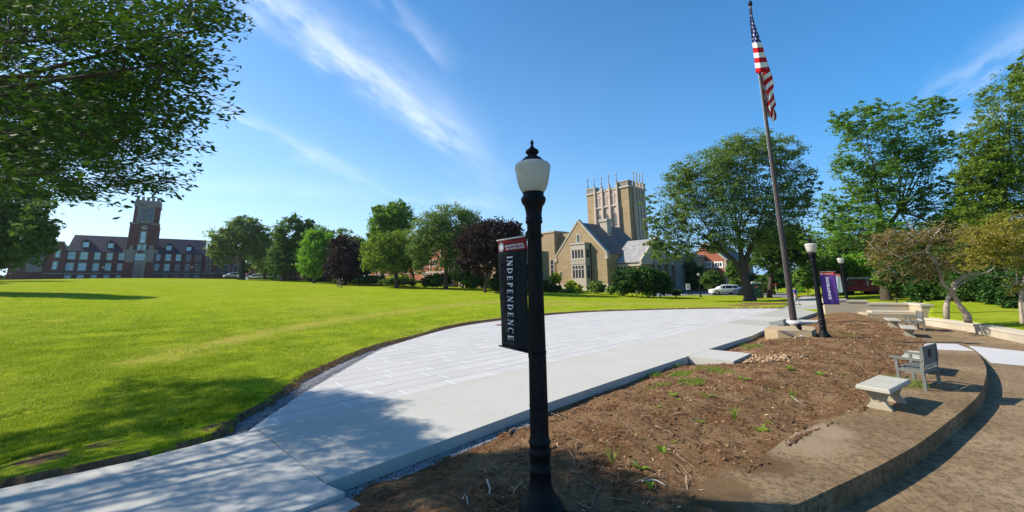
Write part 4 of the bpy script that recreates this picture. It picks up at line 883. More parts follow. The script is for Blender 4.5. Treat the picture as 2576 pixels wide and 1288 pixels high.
for c,w_,ya,yb_ in ((340,130,780,920),(2250,90,865,940),(150,55,830,905),(2370,26,868,935)):
    z1_=fl_(c,ya,1.5)[1]; z0_=fl_(c,yb_,1.5)[1]; wins((c,),900,900,w_,1.5,3 if w_>60 else 1,M_DG,.4)
# dormers
for cx,cy in ((868,660),(1117,670),(1700,693),(1900,705)):
    x,z=fl_(cx,cy,YM+1.8); m=MB(); m.box(x-1.0,x+1.0,YM+1.4,YM+6,z-1.6,z+1.0).prism([(x-1.25,z+1.0),(x+1.25,z+1.0),(x,z+2.0)],YM+1.2,YM+6,'y'); d_=m.build('dormer',M_SLT,B.root)
    MB().box(x-.72,x+.72,YM+1.30,YM+1.395,z-.85,z+.85).build('pane',M_LG,d_)
# tower
tx0=fl_(1290,1030)[0]; tx0=fl_(1290,900,-2)[0]; tx1=fl_(1540,900,-2)[0]
xA,zt_=fl_(1365,232,-2); xB,_=fl_(1612,262,-2); tx0=(fl_(1290,720,-2)[0]+fl_(1350,310,-2)[0])/2; tx1=(fl_(1558,700,-2)[0]+fl_(1608,300,-2)[0])/2
TW=tx1-tx0; TT=fl_(1480,182,-2)[1]; print('TOWER',TW,TT,'hall',xr1-xl0,ze,zr)
B.box('tower_wall',tx0,tx1,-2,-2+TW,-3,TT-2.2,M_BRK)
zcl=fl_(1460,450,-2)[1]
B.box('tower_wall',tx0-.5,tx1+.5,-2.5,-2+TW+.5,-3,zcl-.3,M_BRK)
for a,b in ((tx0-.65,tx0+TW*.27),(tx1-TW*.27,tx1+.65)): B.box('ledge',a,b,-2.65,-1.7,zcl-.299,zcl+.35,M_TRIM)
B.box('cornice',tx0-.25,tx1+.25,-2.25,-2+TW+.25,TT-3.4,TT-2.9,M_TRIM); B.box('parapet',tx0-.1,tx1+.1,-2.1,-2+TW+.1,TT-2.9,TT-1.2,M_TRIMP)
m=MB()
for i in range(5):
    x=tx0+TW*(i+.1)/5; m.box(x,x+TW*.12,-2.1,-1.5,TT-1.2,TT)
m.build('battlement',M_TRIMP,B.root)
for cx_ in (1440,1520):
    xa_,z1=fl_(cx_,285,-2); _,z0=fl_(cx_,425,-2); B.window(xa_-.85,xa_+.85,z0,z1,-2,.35,1,3,M_DG,M_TRIM,.12,arch=.5)
_,z0=fl_(1470,430,-2); B.box('ledge',tx0+TW*.27,tx1-TW*.27,-2.3,-2.002,z0-.5,z0-.05,M_TRIM)
xc,zc=fl_(1457,488,-2.5); r_=abs(fl_(1494,488,-2.5)[0]-xc)
ck=MB(); n=32
def disc(m,r0,y0,y1): 
    V=[(xc+r0*math.cos(a*2*math.pi/n),y0,zc+r0*math.sin(a*2*math.pi/n)) for a in range(n)]+[(xc+r0*math.cos(a*2*math.pi/n),y1,zc+r0*math.sin(a*2*math.pi/n)) for a in range(n)]
    m.add(V,[tuple(range(n)),tuple(range(2*n-1,n-1,-1))]+[(i,n+i,n+(i+1)%n,(i+1)%n) for i in range(n)])
disc(ck,r_,-2.75,-2.5); clk=ck.build('clock',M_TRIM,B.root); ck=MB(); disc(ck,r_*.8,-2.8,-2.752); ck.build('clock_face',simple('clock_face',(.42,.42,.44),.6,.08,3),clk)
MB().box(xc-.08,xc+.08,-2.88,-2.81,zc,zc+r_*.7).build('hand',M_IRON,clk); MB().box(xc-.05,xc+r_*.5,-2.88,-2.81,zc-.08,zc+.08).build('hand',M_IRON,clk)
for i in range(12): a=i*math.pi/6; x=xc+r_*.66*math.sin(a); z=zc+r_*.66*math.cos(a); MB().box(x-.09,x+.09,-2.84,-2.802,z-.14,z+.14).build('hour_mark',M_IRON,clk)
x,z=fl_(1440,583,-2.5); B.window(x-.6,x+.6,z-2,z+1.9,-2.5,.35,1,1,M_LG)
for cx_ in (1408,1442): x,z=fl_(cx_,687,-2.5); B.window(x-.55,x+.55,z-1,z+1,-2.5,.3,1,0,M_LG)
x0,z0=fl_(1352,815,-2.5); x1,z1=fl_(1465,752,-2.5); B.window(x0,x1,z0,z1,-2.7,.45,3,1,M_LG)
x0,z0=fl_(1330,985,-3.2); x1,z1=fl_(1468,822,-3.2); B.box('portal',x0,x1,-3.3,-2.5,z0-1,z1,M_TRIM)
xd,_=fl_(1385,900,-3.2); zd=fl_(1385,885,-3.2)[1]; wd2=(x1-x0)*.27
V=[(xd-wd2,z0-1),(xd+wd2,z0-1)]+[(xd+wd2*math.cos(a),zd+wd2*math.sin(a)*1.1) for a in np.linspace(0,math.pi,14)]
MB().prism([(p[0],p[1]) for p in V],-3.34,-3.0,'y').build('door',M_DG,B.root)
V2=[]; 
for a0,a1 in zip(np.linspace(0,math.pi,14)[:-1],np.linspace(0,math.pi,14)[1:]): pass
for cx_ in (1310,1515):
    x,z=fl_(cx_,750,-2.8); m=MB(); m.box(x-1.,x+1.,-3.4,-2.502,z-3.,z+1.5).box(x-.5,x+.5,-3.4,-2.502,z+1.5,z+3.).box(x-1.9,x+1.9,-3.35,-2.502,z+.2,z+1.3); m.build('ornament',M_TRIM,B.root)
    B.box('buttress',x-1.5,x+1.5,-3.2,-2.501,-3,z-3.,M_BRK)
m=MB()
for x in (xl+.8*0+fl_(783,800,YM)[0],fl_(913,800,YM)[0],fl_(1038,800,YM)[0],fl_(1160,800,YM)[0],fl_(1638,800,YM)[0],fl_(1744,800,YM)[0],fl_(1845,800,YM)[0],fl_(1943,800,YM)[0]): 
    B.box('pier',x-.7,x+.7,YM-.35,YM-.001,-3,ze-.3,M_BRK)
M_TRIM=M_TRIM_; M_TRIMP=M_TRIMP_
# ---- small brick building behind the cars
q8=lambda x,y:(547.4+.1*x,644+.1*y)
B=Facade('small_brick_building',q8(860,560),165,40,'low red brick building behind parked cars right of the clock tower hall',conv=q8)
x1=B.L(2300,400)[0]; z1=B.L(1000,215)[1]; x2=B.L(1010,300)[0]
B.box('wall',0,x2,0,14,-3,z1,M_BRO); B.box('parapet',-.3,x2+.2,-.3,14.3,z1,z1+.9,M_TRIMP)
zL=B.L(1400,345)[1]; B.box('wall',x2,x1,1,14,-3,zL,M_BRO); gable(MB(),x2,x1+.3,.6,14,zL,zL+4,'x').build('roof',M_SLB,B.root)
for c in (1030,1145,1265,1395,1520,1615,1735,1850,1980): 
    a,z0=B.L(c-24,500,1); b,z1_2=B.L(c+24,440,1); B.window(a,b,z0,z1_2,1,.12,1,1,M_LG)
for c,ya,yb_ in ((912,325,262),(912,500,440)): a,z0=B.L(c-24,ya,0); b,z3=B.L(c+24,yb_,0); B.window(a,b,z0,z3,0,.12,1,1,M_LG)
zz=B.Ys(700,330,0); 
for c in (690,760): 
    y_,z_=B.Ys(c,320,0); MB().box(-.08,-.002,y_-1,y_+1,z_-1.5,z_+1.5).build('window',M_TRIM,B.root)
# ---- tudor brick hall behind the honey locusts
q3=lambda x,y:(888.7+.2*x,476.6+.2*y)
B=Facade('brick_hall',q3(1180,1180),92,-50,'red brick hall with pale stone bands half hidden behind the middle trees',conv=q3)
xL=B.L(180,1100)[0]; xR=B.L(1190,1100)[0]; ze=B.L(900,680)[1]
B.box('wall',xL,xR,.5,16,-3,ze,M_BRO); gable(MB(),xL-.3,xR+.3,.1,16,ze,ze+5,'x').build('roof',M_SLB,B.root)
for px_ in (240,960): x,z=B.L(px_,560,8); zt=B.L(px_,545,8)[1]; B.box('chimney',x-1,x+1,7,9,ze,zt,M_BRO); B.box('chimney_cap',x-1.2,x+1.2,6.8,9.2,zt,zt+.5,M_TRIM)
x0,z0=B.L(200,1080); x1,z1=B.L(395,1080); xm=(x0+x1)/2
B.box('belt_course',x0-3,xR,.38,.498,B.L(600,1062,.4)[1]-.2,B.L(600,1062,.4)[1]+.2,M_TRIM)
_,za=B.L(330,1015); 
m=MB(); 
for i in range(12):
    a0,a1=math.pi*i/12,math.pi*(i+1)/12; ro,ri=1.9,1.3; m.prism([(xm+ro*math.cos(a0),za-1.2+ro*math.sin(a0)),(xm+ro*math.cos(a1),za-1.2+ro*math.sin(a1)),(xm+ri*math.cos(a1),za-1.2+ri*math.sin(a1)),(xm+ri*math.cos(a0),za-1.2+ri*math.sin(a0))],.2,.6,'y')
m.box(xm-1.9,xm-1.3,.2,.6,-1,za-1.2).box(xm+1.3,xm+1.9,.2,.6,-1,za-1.2); m.build('arch_surround',M_TRIM,B.root)
B.box('doorway',xm-1.3,xm+1.3,.45,.498,-1,za-1.2,M_DG)
for c in (900,1030): 
    for ya,yb_ in ((1090,1045),(960,890),(800,730)): a,z0=B.L(c-24,ya,.5); b,z3=B.L(c+24,yb_,.5); B.window(a,b,z0,z3,.5,.25,3,1,M_DG)
for c in (970,1100): a,_=B.L(c-8,1000,.5); b,_=B.L(c+8,1000,.5); B.box('quoin',a,b,.3,.499,-2,ze-.4,M_TRIM)
for c in (470,620,760):
    for ya,yb_ in ((960,890),(800,730)): a,z0=B.L(c-26,ya,.5); b,z3=B.L(c+26,yb_,.5); B.window(a,b,z0,z3,.5,.25,3,1,M_DG)
# ---- tan chapel wing with the pointed door
B=Facade('stone_chapel',q3(1195,1200),84,-50,'tan stone wing with a pointed arch doorway behind the purple leaved tree',conv=q3)
xR=B.L(1960,1100)[0]; x1=B.L(1410,1100)[0]; zT=B.L(1300,650)[1]
B.box('wall',0,x1,0,10,-3,zT,M_STN); B.box('parapet',-.2,x1+.2,-.2,10,zT,zT+.5,M_TRIM); B.box('wall',x1,xR,1.5,10,-3,zT-3,M_STN); B.box('coping',x1,xR+.2,1.3,1.9,zT-2.999,zT-2.6,M_TRIM)
xa_,z0=B.L(1262,1230); xb_,_=B.L(1350,1230); xm=(xa_+xb_)/2; hw=(xb_-xa_)/2; _,zp=B.L(1310,1030)
m=MB(); m.prism([(xm-hw,-1),(xm+hw,-1),(xm+hw,zp-1.6),(xm+hw*.6,zp-.5),(xm,zp),(xm-hw*.6,zp-.5),(xm-hw,zp-1.6)],-.25,-.002,'y'); m.build('portal',M_TRIM,B.root)
zd=B.L(1315,1115)[1]; MB().box(xm-hw*.62,xm+hw*.62,-.32,-.252,-1,zd).build('door',simple('brown_door',(.30,.12,.05),.6,.2,3),B.root)
a,z0=B.L(1278,1010); b,z3=B.L(1342,920); B.window(a,b,z0,z3,0,.3,3,0,M_DG,M_TRIM,.1,arch=.6)
for c in (1480,1620,1790): a,z0=B.L(c-14,1100,1.5); b,z3=B.L(c+14,1060,1.5); B.window(a,b,z0,z3,1.5,.25,2,0,M_DG)
for c in (1440,1700,1860): a,_=B.L(c-6,1100,1.5); B.box('buttress',a-.4,a+.4,1.0,1.499,-2,zT-5,M_STN)
# ---- stone church with gothic tower
q4=lambda x,y:(1320.2+.275*x,412.2+.275*y)
B=Facade('gothic_tower',q4(985,1060),95,-50,'tall tan gothic stone tower crowned with slender pinnacles',cat='tower',conv=q4)
Lq=B.L
xL=Lq(590,1000)[0]*.5+Lq(580,300)[0]*.5; xR=Lq(985,690)[0]*.5+Lq(938,235)[0]*.5; zP=Lq(890,222)[1]; zTp=Lq(890,165)[1]; W_=xR-xL; TD=B.Ys(1098,230,xR)[0]; print('GOTHIC',W_,zTp,TD)
B.box('wall',xL,xR,0,TD,-3,zP,M_STN); B.box('cornice',xL-.3,xR+.3,-.3,TD+.3,zP,zP+.45,M_TRIM)
wc=W_*.22
for a,b in ((xL,xL+wc),(xR-wc,xR)):
    for y0,y1 in ((-.05,TD*.22),(TD*.78,TD+.05)): B.box('parapet',a-.05,b+.05,y0,y1,zP+.45,zTp,M_STG); B.box('coping',a-.2,b+.2,y0-.15,y1+.15,zTp,zTp+.25,M_TRIM)
zmid=Lq(750,255)[1]
for ax in (0,1):
    if ax==0: m=MB(); m.box(xL+wc,xR-wc,.0,.5,zP+.45,zTp-.9); m.build('pierced_parapet',M_TRIM,B.root)
    else: m=MB(); m.box(xR-.5,xR,TD*.22,TD*.78,zP+.45,zTp-.9); m.build('pierced_parapet',M_TRIM,B.root)
# recessed stone panel between the strips, louvre windows
px0=Lq(660,500)[0]; px1=Lq(868,500)[0]
zts=[Lq(x,y)[1] for x,y in ((650,130),(711,115),(773,100),(836,87))]; zt2=sum(zts)/4
zb2=Lq(880,700)[1]; zt_tr=Lq(760,392)[1]
B.box('tracery_panel',px0,px1,-.12,-.001,zb2-1,zP-.1,M_TRIMP)
strips=np.linspace(px0,px1,4)
def pin(m,x,y,z0,z1,r=.21):
    m.box(x-r,x+r,y-r,y+r,z0,z1-3.); m.box(x-r*1.5,x+r*1.5,y-r*1.5,y+r*1.5,z1-3.,z1-2.75); m.tube([(x,y,z1-2.75),(x,y,z1-.5)],[r*.95,.06],4,sm=False); m.tube([(x,y,z1-.7),(x,y,z1-.45),(x,y,z1-.2),(x,y,z1)],[.06,.22,.2,.02],6)
for x in strips: m=MB(); m.box(x-.30,x+.30,-.75,-.121,zb2-3,zt_tr); pin(m,x,-.4,zt_tr,zt2); m.build('pinnacle',M_TRIMP,B.root)
for i in range(3):
    a=strips[i]+.62; b=strips[i+1]-.62; z0=Lq(770,575)[1]; z1=Lq(770,445)[1]; B.window(a,b,z0,z1,-.12,.15,1,5,M_DG,M_TRIMP,.1,arch=1.1); B.box('transom',strips[i]+.39,strips[i+1]-.39,-.5,-.122,zt_tr-.2,zt_tr+.2,M_TRIMP); B.box('transom',strips[i]+.39,strips[i+1]-.39,-.45,-.122,z0-.7,z0-.3,M_TRIMP)
    xm=(a+b)/2; m=MB(); m.box(xm-.09,xm+.09,-.25,-.121,zt_tr+.6,zP-.6).box(a,b,-.25,-.121,zP-1.6,zP-1.2); m.build('mullion',M_TRIMP,B.root)
zt3=Lq(617,165)[1]; m=MB(); pin(m,xL+.3,.3,zTp,zt3+1.2,.22); m.build('pinnacle',M_STG,B.root)
ys=np.linspace(TD*.27,TD*.80,4)
B.box('tracery_panel',xR+.001,xR+.12,ys[0],ys[-1],zb2,zP-.1,M_TRIMP)
for y in ys: m=MB(); m.box(xR+.121,xR+.7,y-.38,y+.38,zb2-1,zt_tr); pin(m,xR+.4,y,zt_tr,zt2); m.build('pinnacle',M_TRIMP,B.root)
for i in range(3): B.window(ys[i]+.45,ys[i+1]-.45,Lq(770,575)[1],Lq(770,445)[1],xR+.12,.15,1,4,M_DG,M_TRIMP,.1,side='x',arch=1.1)
for y in (W_+.2,): 
    for i in range(3): m=MB(); pin(m,xL+W_*(.3+.2*i),TD,zP,zt2-1.5,.22); m.build('pinnacle',M_STG,B.root)
# gable wing
B=Facade('stone_church',q4(762,1060),77,-50,'tan stone church wing with steep gable, two storey bay window and chimney below the tower',conv=q4)
Lq=B.L; xa,za=Lq(487,527); xe,zee=Lq(745,815); hw=xe-xa; xw=xa-hw; print('GABLE',2*hw,za,zee)
DPT=B.Ys(1000,600,0)[0]; DPT=15.
MB().prism([(xw,-3),(xe,-3),(xe,zee),(xa,za),(xw,zee)],0,.6,'y').build('gable_wall',M_STN,B.root)
B.box('wall',xw+.01,xe-.01,.6,DPT,-3,zee-.02,M_STN)
m=MB(); gable(m,xw-.2,xe+.2,.6,DPT,zee,za-.15,'y'); m.build('roof',M_SLB,B.root)
for sg in (-1,1):
    m=MB(); e=xa+sg*hw; m.prism([(e+sg*.25,zee-.35),(e+sg*.3,zee+.1),(xa,za+.45),(xa,za)],-.12,.75,'y'); m.box(e-.35,e+.35,-.2,.8,zee-1.2,zee-.3); m.build('gable_coping',M_TRIM,B.root)
x,z=Lq(490,683); B.window(x-.35,x+.35,z-.8,z+.8,0,.25,1,0,M_DG)
# bay window
bx0,bzt=Lq(415,745,-1.6); bx1,_=Lq(547,745,-1.6); bx2,_=Lq(596,745,0); _,bzb=Lq(480,1165,-1.6)
poly=[(bx0,-1.6),(bx1,-1.6),(bx2,-.001),(bx0-(bx2-bx1),-.001)]
MB().prism(poly,-2,bzt,'z').build('bay_window',M_TRIM,B.root); bay=B.root.children[-1] if False else bpy.data.objects['bay_window']
MB().prism([(bx0-.12,-1.75),(bx1+.12,-1.75),(bx2+.2,-.001),(bx0-(bx2-bx1)-.2,-.001)],bzt,bzt+.35,'z').build('bay_coping',M_TRIM,bay)
MB().prism([(bx0-.08,-1.7),(bx1+.08,-1.7),(bx2+.15,-.001),(bx0-(bx2-bx1)-.15,-.001)],Lq(480,917,-1.6)[1],Lq(480,905,-1.6)[1],'z').build('sill',M_TRIM,bay)
a0=Lq(430,865,-1.6); a1=Lq(535,782,-1.6)
for (zlo,zhi,nz) in ((a0[1],a1[1],0),(Lq(440,1045,-1.6)[1],Lq(440,970,-1.6)[1],0),(Lq(440,962,-1.6)[1],Lq(440,935,-1.6)[1],0)):
    for i in range(4):
        u0=a0[0]+(a1[0]-a0[0])*i/4+.12; u1=a0[0]+(a1[0]-a0[0])*(i+1)/4-.12; w_=MB(); w_.box(u0,u1,-1.62,-1.605,zlo,zhi); w_.build('pane',M_DG,bay)
        if zhi==a1[1] or nz: pass
    # canted side
    d2=np.array([bx2-bx1,1.6]); L2_=np.hypot(*d2); d2/=L2_; n2=np.array([d2[1],-d2[0]]); c0=np.array([bx1,-1.6]);
    p0=c0+d2*L2_*.28+n2*.012; p1=c0+d2*L2_*.72+n2*.012; MB().add([(p0[0],p0[1],zlo),(p1[0],p1[1],zlo),(p1[0],p1[1],zhi),(p0[0],p0[1],zhi),(p0[0]-n2[0]*.1,p0[1]-n2[1]*.1,zlo),(p1[0]-n2[0]*.1,p1[1]-n2[1]*.1,zlo),(p1[0]-n2[0]*.1,p1[1]-n2[1]*.1,zhi),(p0[0]-n2[0]*.1,p0[1]-n2[1]*.1,zhi)],[(0,1,2,3),(4,7,6,5),(0,4,5,1),(2,6,7,3),(1,5,6,2),(0,3,7,4)]).build('pane',M_DG,bay)
zc=Lq(480,890,-1.6)[1]
for i in range(4):
    u=a0[0]+(a1[0]-a0[0])*(i+.5)/4; V=[(u+.42*math.cos(t),-1.66,zc+.42*math.sin(t)) for t in np.linspace(0,2*math.pi,12,endpoint=False)]+[(u+.26*math.cos(t),-1.66,zc+.26*math.sin(t)) for t in np.linspace(0,2*math.pi,12,endpoint=False)]
    MB().add(V+[(v[0],-1.6,v[2]) for v in V],[(k,(k+1)%12,12+(k+1)%12,12+k) for k in range(12)]+[(k,24+k,24+(k+1)%12,(k+1)%12) for k in range(12)]).build('roundel',M_TRIM,bay)
for (cx_,y0,y1) in ((332,1035,990),): a,z0=Lq(cx_-7,y0); b,z1=Lq(cx_+7,y1); B.window(a,b,z0,z1,0,.15,1,0,M_DG)
a,z0=Lq(300,1140); b,z1=Lq(360,1115); B.window(a,b,z0,z1,0,.15,3,0,M_DG)
xp,_=Lq(600,900,-.3); B.box('drain_pipe',xp-.07,xp+.07,-.2,-.06,-1,bzt,M_IRON)
B.box('plinth',xw-.12,xe+.12,-.14,-.001,-3,Lq(650,1095)[1],M_TRIM)
# chimney rising from the roof
cxp,czt=Lq(737,520,8); _,czb=Lq(737,720,8)
B.box('chimney',cxp-1.5,cxp+1.5,7,9,zee,Lq(737,650,8)[1],M_STN); B.box('chimney_shaft',cxp-.95,cxp+.95,7.2,8.8,Lq(737,650,8)[1],czt,M_TRIM); B.box('chimney_cap',cxp-1.15,cxp+1.15,7,9,czt-.3,czt+.3,M_TRIM)
# lower wing to the right with pale slate roof
x1,zev=Lq(1055,888,3); x0=xe; zrg=Lq(985,702,9)[1]; print('WING',x1-x0,zev,zrg)
B.box('wall',x0+.02,x1,3.4,15,-3,zev-.3,M_STN); 
m=MB(); gable(m,x0-1,x1,3,15.5,zev,zrg,'x'); m.build('roof',M_SLP,B.root)
m=MB(); m.prism([(2.7,zev-.6),(2.7,zev+.2),(9.25,zrg+.6),(15.8,zev+.2),(15.8,zev-.6)],x1-.01,x1+.45,'x'); m.build('gable_coping',M_TRIM,B.root)
MB().prism([(3.4,-3),(15,-3),(15,zev-.2),(9.25,zrg+.1),(3.4,zev-.2)],x1-.6,x1-.02,'x').build('gable_wall',M_STN,B.root)
a,z0=Lq(815,965,3.4); b,z1=Lq(930,930,3.4); B.window(a,b,z0-1.2,z1,3.4,.3,4,0,M_DG,M_TRIM,.1,arch=.7)
B.box('cornice',x0+.03,x1-.03,3.2,3.398,zev-.9,zev-.5,M_TRIM)
# long shaded wing running away on the right
yw1=B.Ys(1420,1000,x1+.5)[0]; zwt=B.Ys(1120,870,x1+.5)[1]
B.box('wall',x1-9,x1+.5,15.1,60,-3,zwt+1,M_STG); B.box('coping',x1-9.2,x1+.7,15.05,60.1,zwt+1,zwt+1.5,M_TRIM)
for c,ya,yb_,wy in ((1120,935,895,14),(1165,940,895,6),(1185,940,895,6),(1290,985,955,30),(1365,1050,965,10),(1230,1060,980,10),(1150,1060,985,10)):
    y0,z0=B.Ys(c-wy/2,ya,x1+.5); y1,z1=B.Ys(c+wy/2,yb_,x1+.5)
    if y0>15: B.window(min(y0,y1),max(y0,y1),z0,z1,x1+.5,.2,1,1,M_LG,M_TRIM,.08,side='x')
for c in (1200,1255,1320): y0,_=B.Ys(c,1000,x1+.5); MB().box(x1+.501,x1+.75,y0-.5,y0+.5,-2,zwt).build('buttress',M_STG,B.root)
# flat roofed block on the left
fx0,fz=Lq(168,640,6); fx1,_=Lq(268,630,6)
B.box('wall',fx0-6,fx1,6,20,-3,Lq(250,628,6)[1],M_STN); B.box('wall',fx1,xw+3,8,20,-3,Lq(250,628,6)[1]-.4,M_STN); B.box('coping',fx0-6.1,fx1+.2,5.8,20,Lq(250,628,6)[1],Lq(250,628,6)[1]+.4,M_TRIM)
m=MB()
for i in range(5): x=fx1+.3+i*.9; m.box(x,x+.35,7.4,7.98,Lq(300,840,8)[1],Lq(300,730,8)[1])
m.box(fx1,fx1+4.6,7.6,7.97,Lq(300,850,8)[1],Lq(300,840,8)[1]); m.build('mullioned_screen',M_TRIM,B.root)
a,z0=Lq(240,1010,6); b,z1=Lq(262,880,6); B.window(a,b,z0,z1,6,.2,1,2,M_DG)
# ---- brick house on the right of the church
q6=lambda x,y:(1610+.15*x,644+.15*y)
B=Facade('brick_house',q6(1480,600),88,-50,'orange red brick house gable with one white framed window behind the big tree',conv=q6)
xr,zer=B.L(1440,60); xg,zg=B.L(1090,-215); hw=xr-xg
MB().prism([(xg-hw,-3),(xr,-3),(xr,zer),(xg,zg),(xg-hw,zer)],0,.5,'y').build('gable_wall',M_BRO,B.root); B.box('wall',xg-hw+.02,xr-.02,.5,14,-3,zer-.05,M_BRO)
gable(MB(),xg-hw-.3,xr+.3,.5,14,zer,zg-.1,'y').build('roof',M_SLB,B.root)
for sg in (-1,1): m=MB(); e=xg+sg*hw; m.prism([(e,zer-.2),(e+sg*.35,zer-.1),(xg,zg+.5),(xg,zg)],-.15,.7,'y'); m.build('gable_coping',M_TRIM,B.root)
a,z0=B.L(1268,180); b,z1=B.L(1368,112); B.window(a,b,z0,z1,0,.3,3,0,M_DG,simple('white_frame',(.75,.73,.68),.6,.04),.1)
a,z0=B.L(1100,180); b,z1=B.L(1180,112); B.window(a,b,z0,z1,0,.3,3,0,M_DG,MATS['white_frame'],.1)
B.box('quoin',xr-.5,xr+.03,-.06,-.002,-2,zer-.3,M_TRIM)
# ================================================================== vegetation
M_BARK=simple('grey_brown_bark',(.075,.058,.045),.95,.3,5,bump=.8,bd=.04); M_BARKP=simple('pale_grey_bark',(.33,.27,.21),.9,.22,9,bump=.6,bd=.02)
LM={}
LM['dark']=leafmat('dark_green_leaves',(.022,.050,.016),(.055,.105,.022),(.10,.16,.03),g=1.50)
LM['mid']=leafmat('mid_green_leaves',(.035,.080,.020),(.085,.155,.028),(.14,.21,.04),g=1.75)
LM['bright']=leafmat('bright_green_leaves',(.05,.13,.015),(.12,.24,.022),(.19,.32,.04),g=1.45)
LM['grey']=leafmat('grey_green_leaves',(.040,.075,.025),(.095,.145,.038),(.16,.20,.055),g=1.60)
LM['olive']=leafmat('olive_leaves',(.045,.09,.015),(.11,.165,.024),(.20,.215,.04),g=1.60)
LM['purple']=leafmat('purple_leaves',(.018,.012,.016),(.038,.023,.027),(.085,.055,.045),trans=.2,g=1.20)
LM['brown']=leafmat('turning_leaves',(.07,.075,.02),(.16,.125,.035),(.30,.19,.06),trans=.3,g=1.15)
LM['yellow']=leafmat('yellow_green_leaves',(.14,.19,.02),(.30,.34,.04),(.42,.42,.09),trans=.35)
LM['gold']=leafmat('golden_green_leaves',(.12,.12,.02),(.24,.22,.035),(.40,.30,.08),trans=.35,g=1.1)
LM['yew']=leafmat('yew_leaves',(.012,.035,.010),(.032,.075,.016),(.06,.12,.02),trans=.15,g=1.30)
LM['over']=leafmat('backlit_leaves',(.018,.045,.012),(.05,.11,.018),(.13,.22,.02),trans=.22,g=1.00)
def leafquads(C,size,r,up=.45,asp=.55,fold=0.):
    """rhombic leaves at the points C"""
    n=len(C); N=r.normal(size=(n,3)); N[:,2]=np.abs(N[:,2])+up; N/=np.linalg.norm(N,axis=1)[:,None]
    A=r.normal(size=(n,3)); A-=N*(A*N).sum(1)[:,None]; A/=np.linalg.norm(A,axis=1)[:,None]+1e-9; Bv=np.cross(N,A)
    s=(size*(.6+.8*r.random(n)))[:,None]; V=np.stack([C-A*s*.5,C+Bv*s*asp*.5-A*s*.05,C+A*s*.5,C-Bv*s*asp*.5-A*s*.05],1).reshape(-1,3)
    return V,np.arange(n*4).reshape(n,4)
def crown_pts(blobs,ncl,nl,r,rc,shell=.5,flat=.7,holes=.0):
    """clump centres spread through ellipsoids, leaves spread round each"""
    vol=np.array([b[3]*b[4]*b[5] for b in blobs])**.72; vol=vol/vol.sum(); cs=[];rr=[]
    for b,v in zip(blobs,vol):
        k=max(4,int(ncl*v)); d=r.normal(size=(k,3)); d/=np.linalg.norm(d,axis=1)[:,None]; u=shell+(1-shell)*r.random(k)**.7; wob=1+.16*np.sin(d[:,0]*5+b[0])*np.cos(d[:,2]*6+b[1])
        c=np.array(b[:3])+d*u[:,None]*wob[:,None]*np.array(b[3:6]); cs.append(c); rr.append(np.full(k,rc*(b[3]*b[4]*b[5])**(1/3)))
    cs=np.concatenate(cs); rr=np.concatenate(rr)*(.6+.8*r.random(len(cs)))
    L_=[]
    for c,q in zip(cs,rr):
        k=max(3,int(nl*(.5+r.random()))); p=r.normal(size=(k,3))*.5*q; p[:,2]*=flat; L_.append(c+p)
    return cs,np.concatenate(L_)
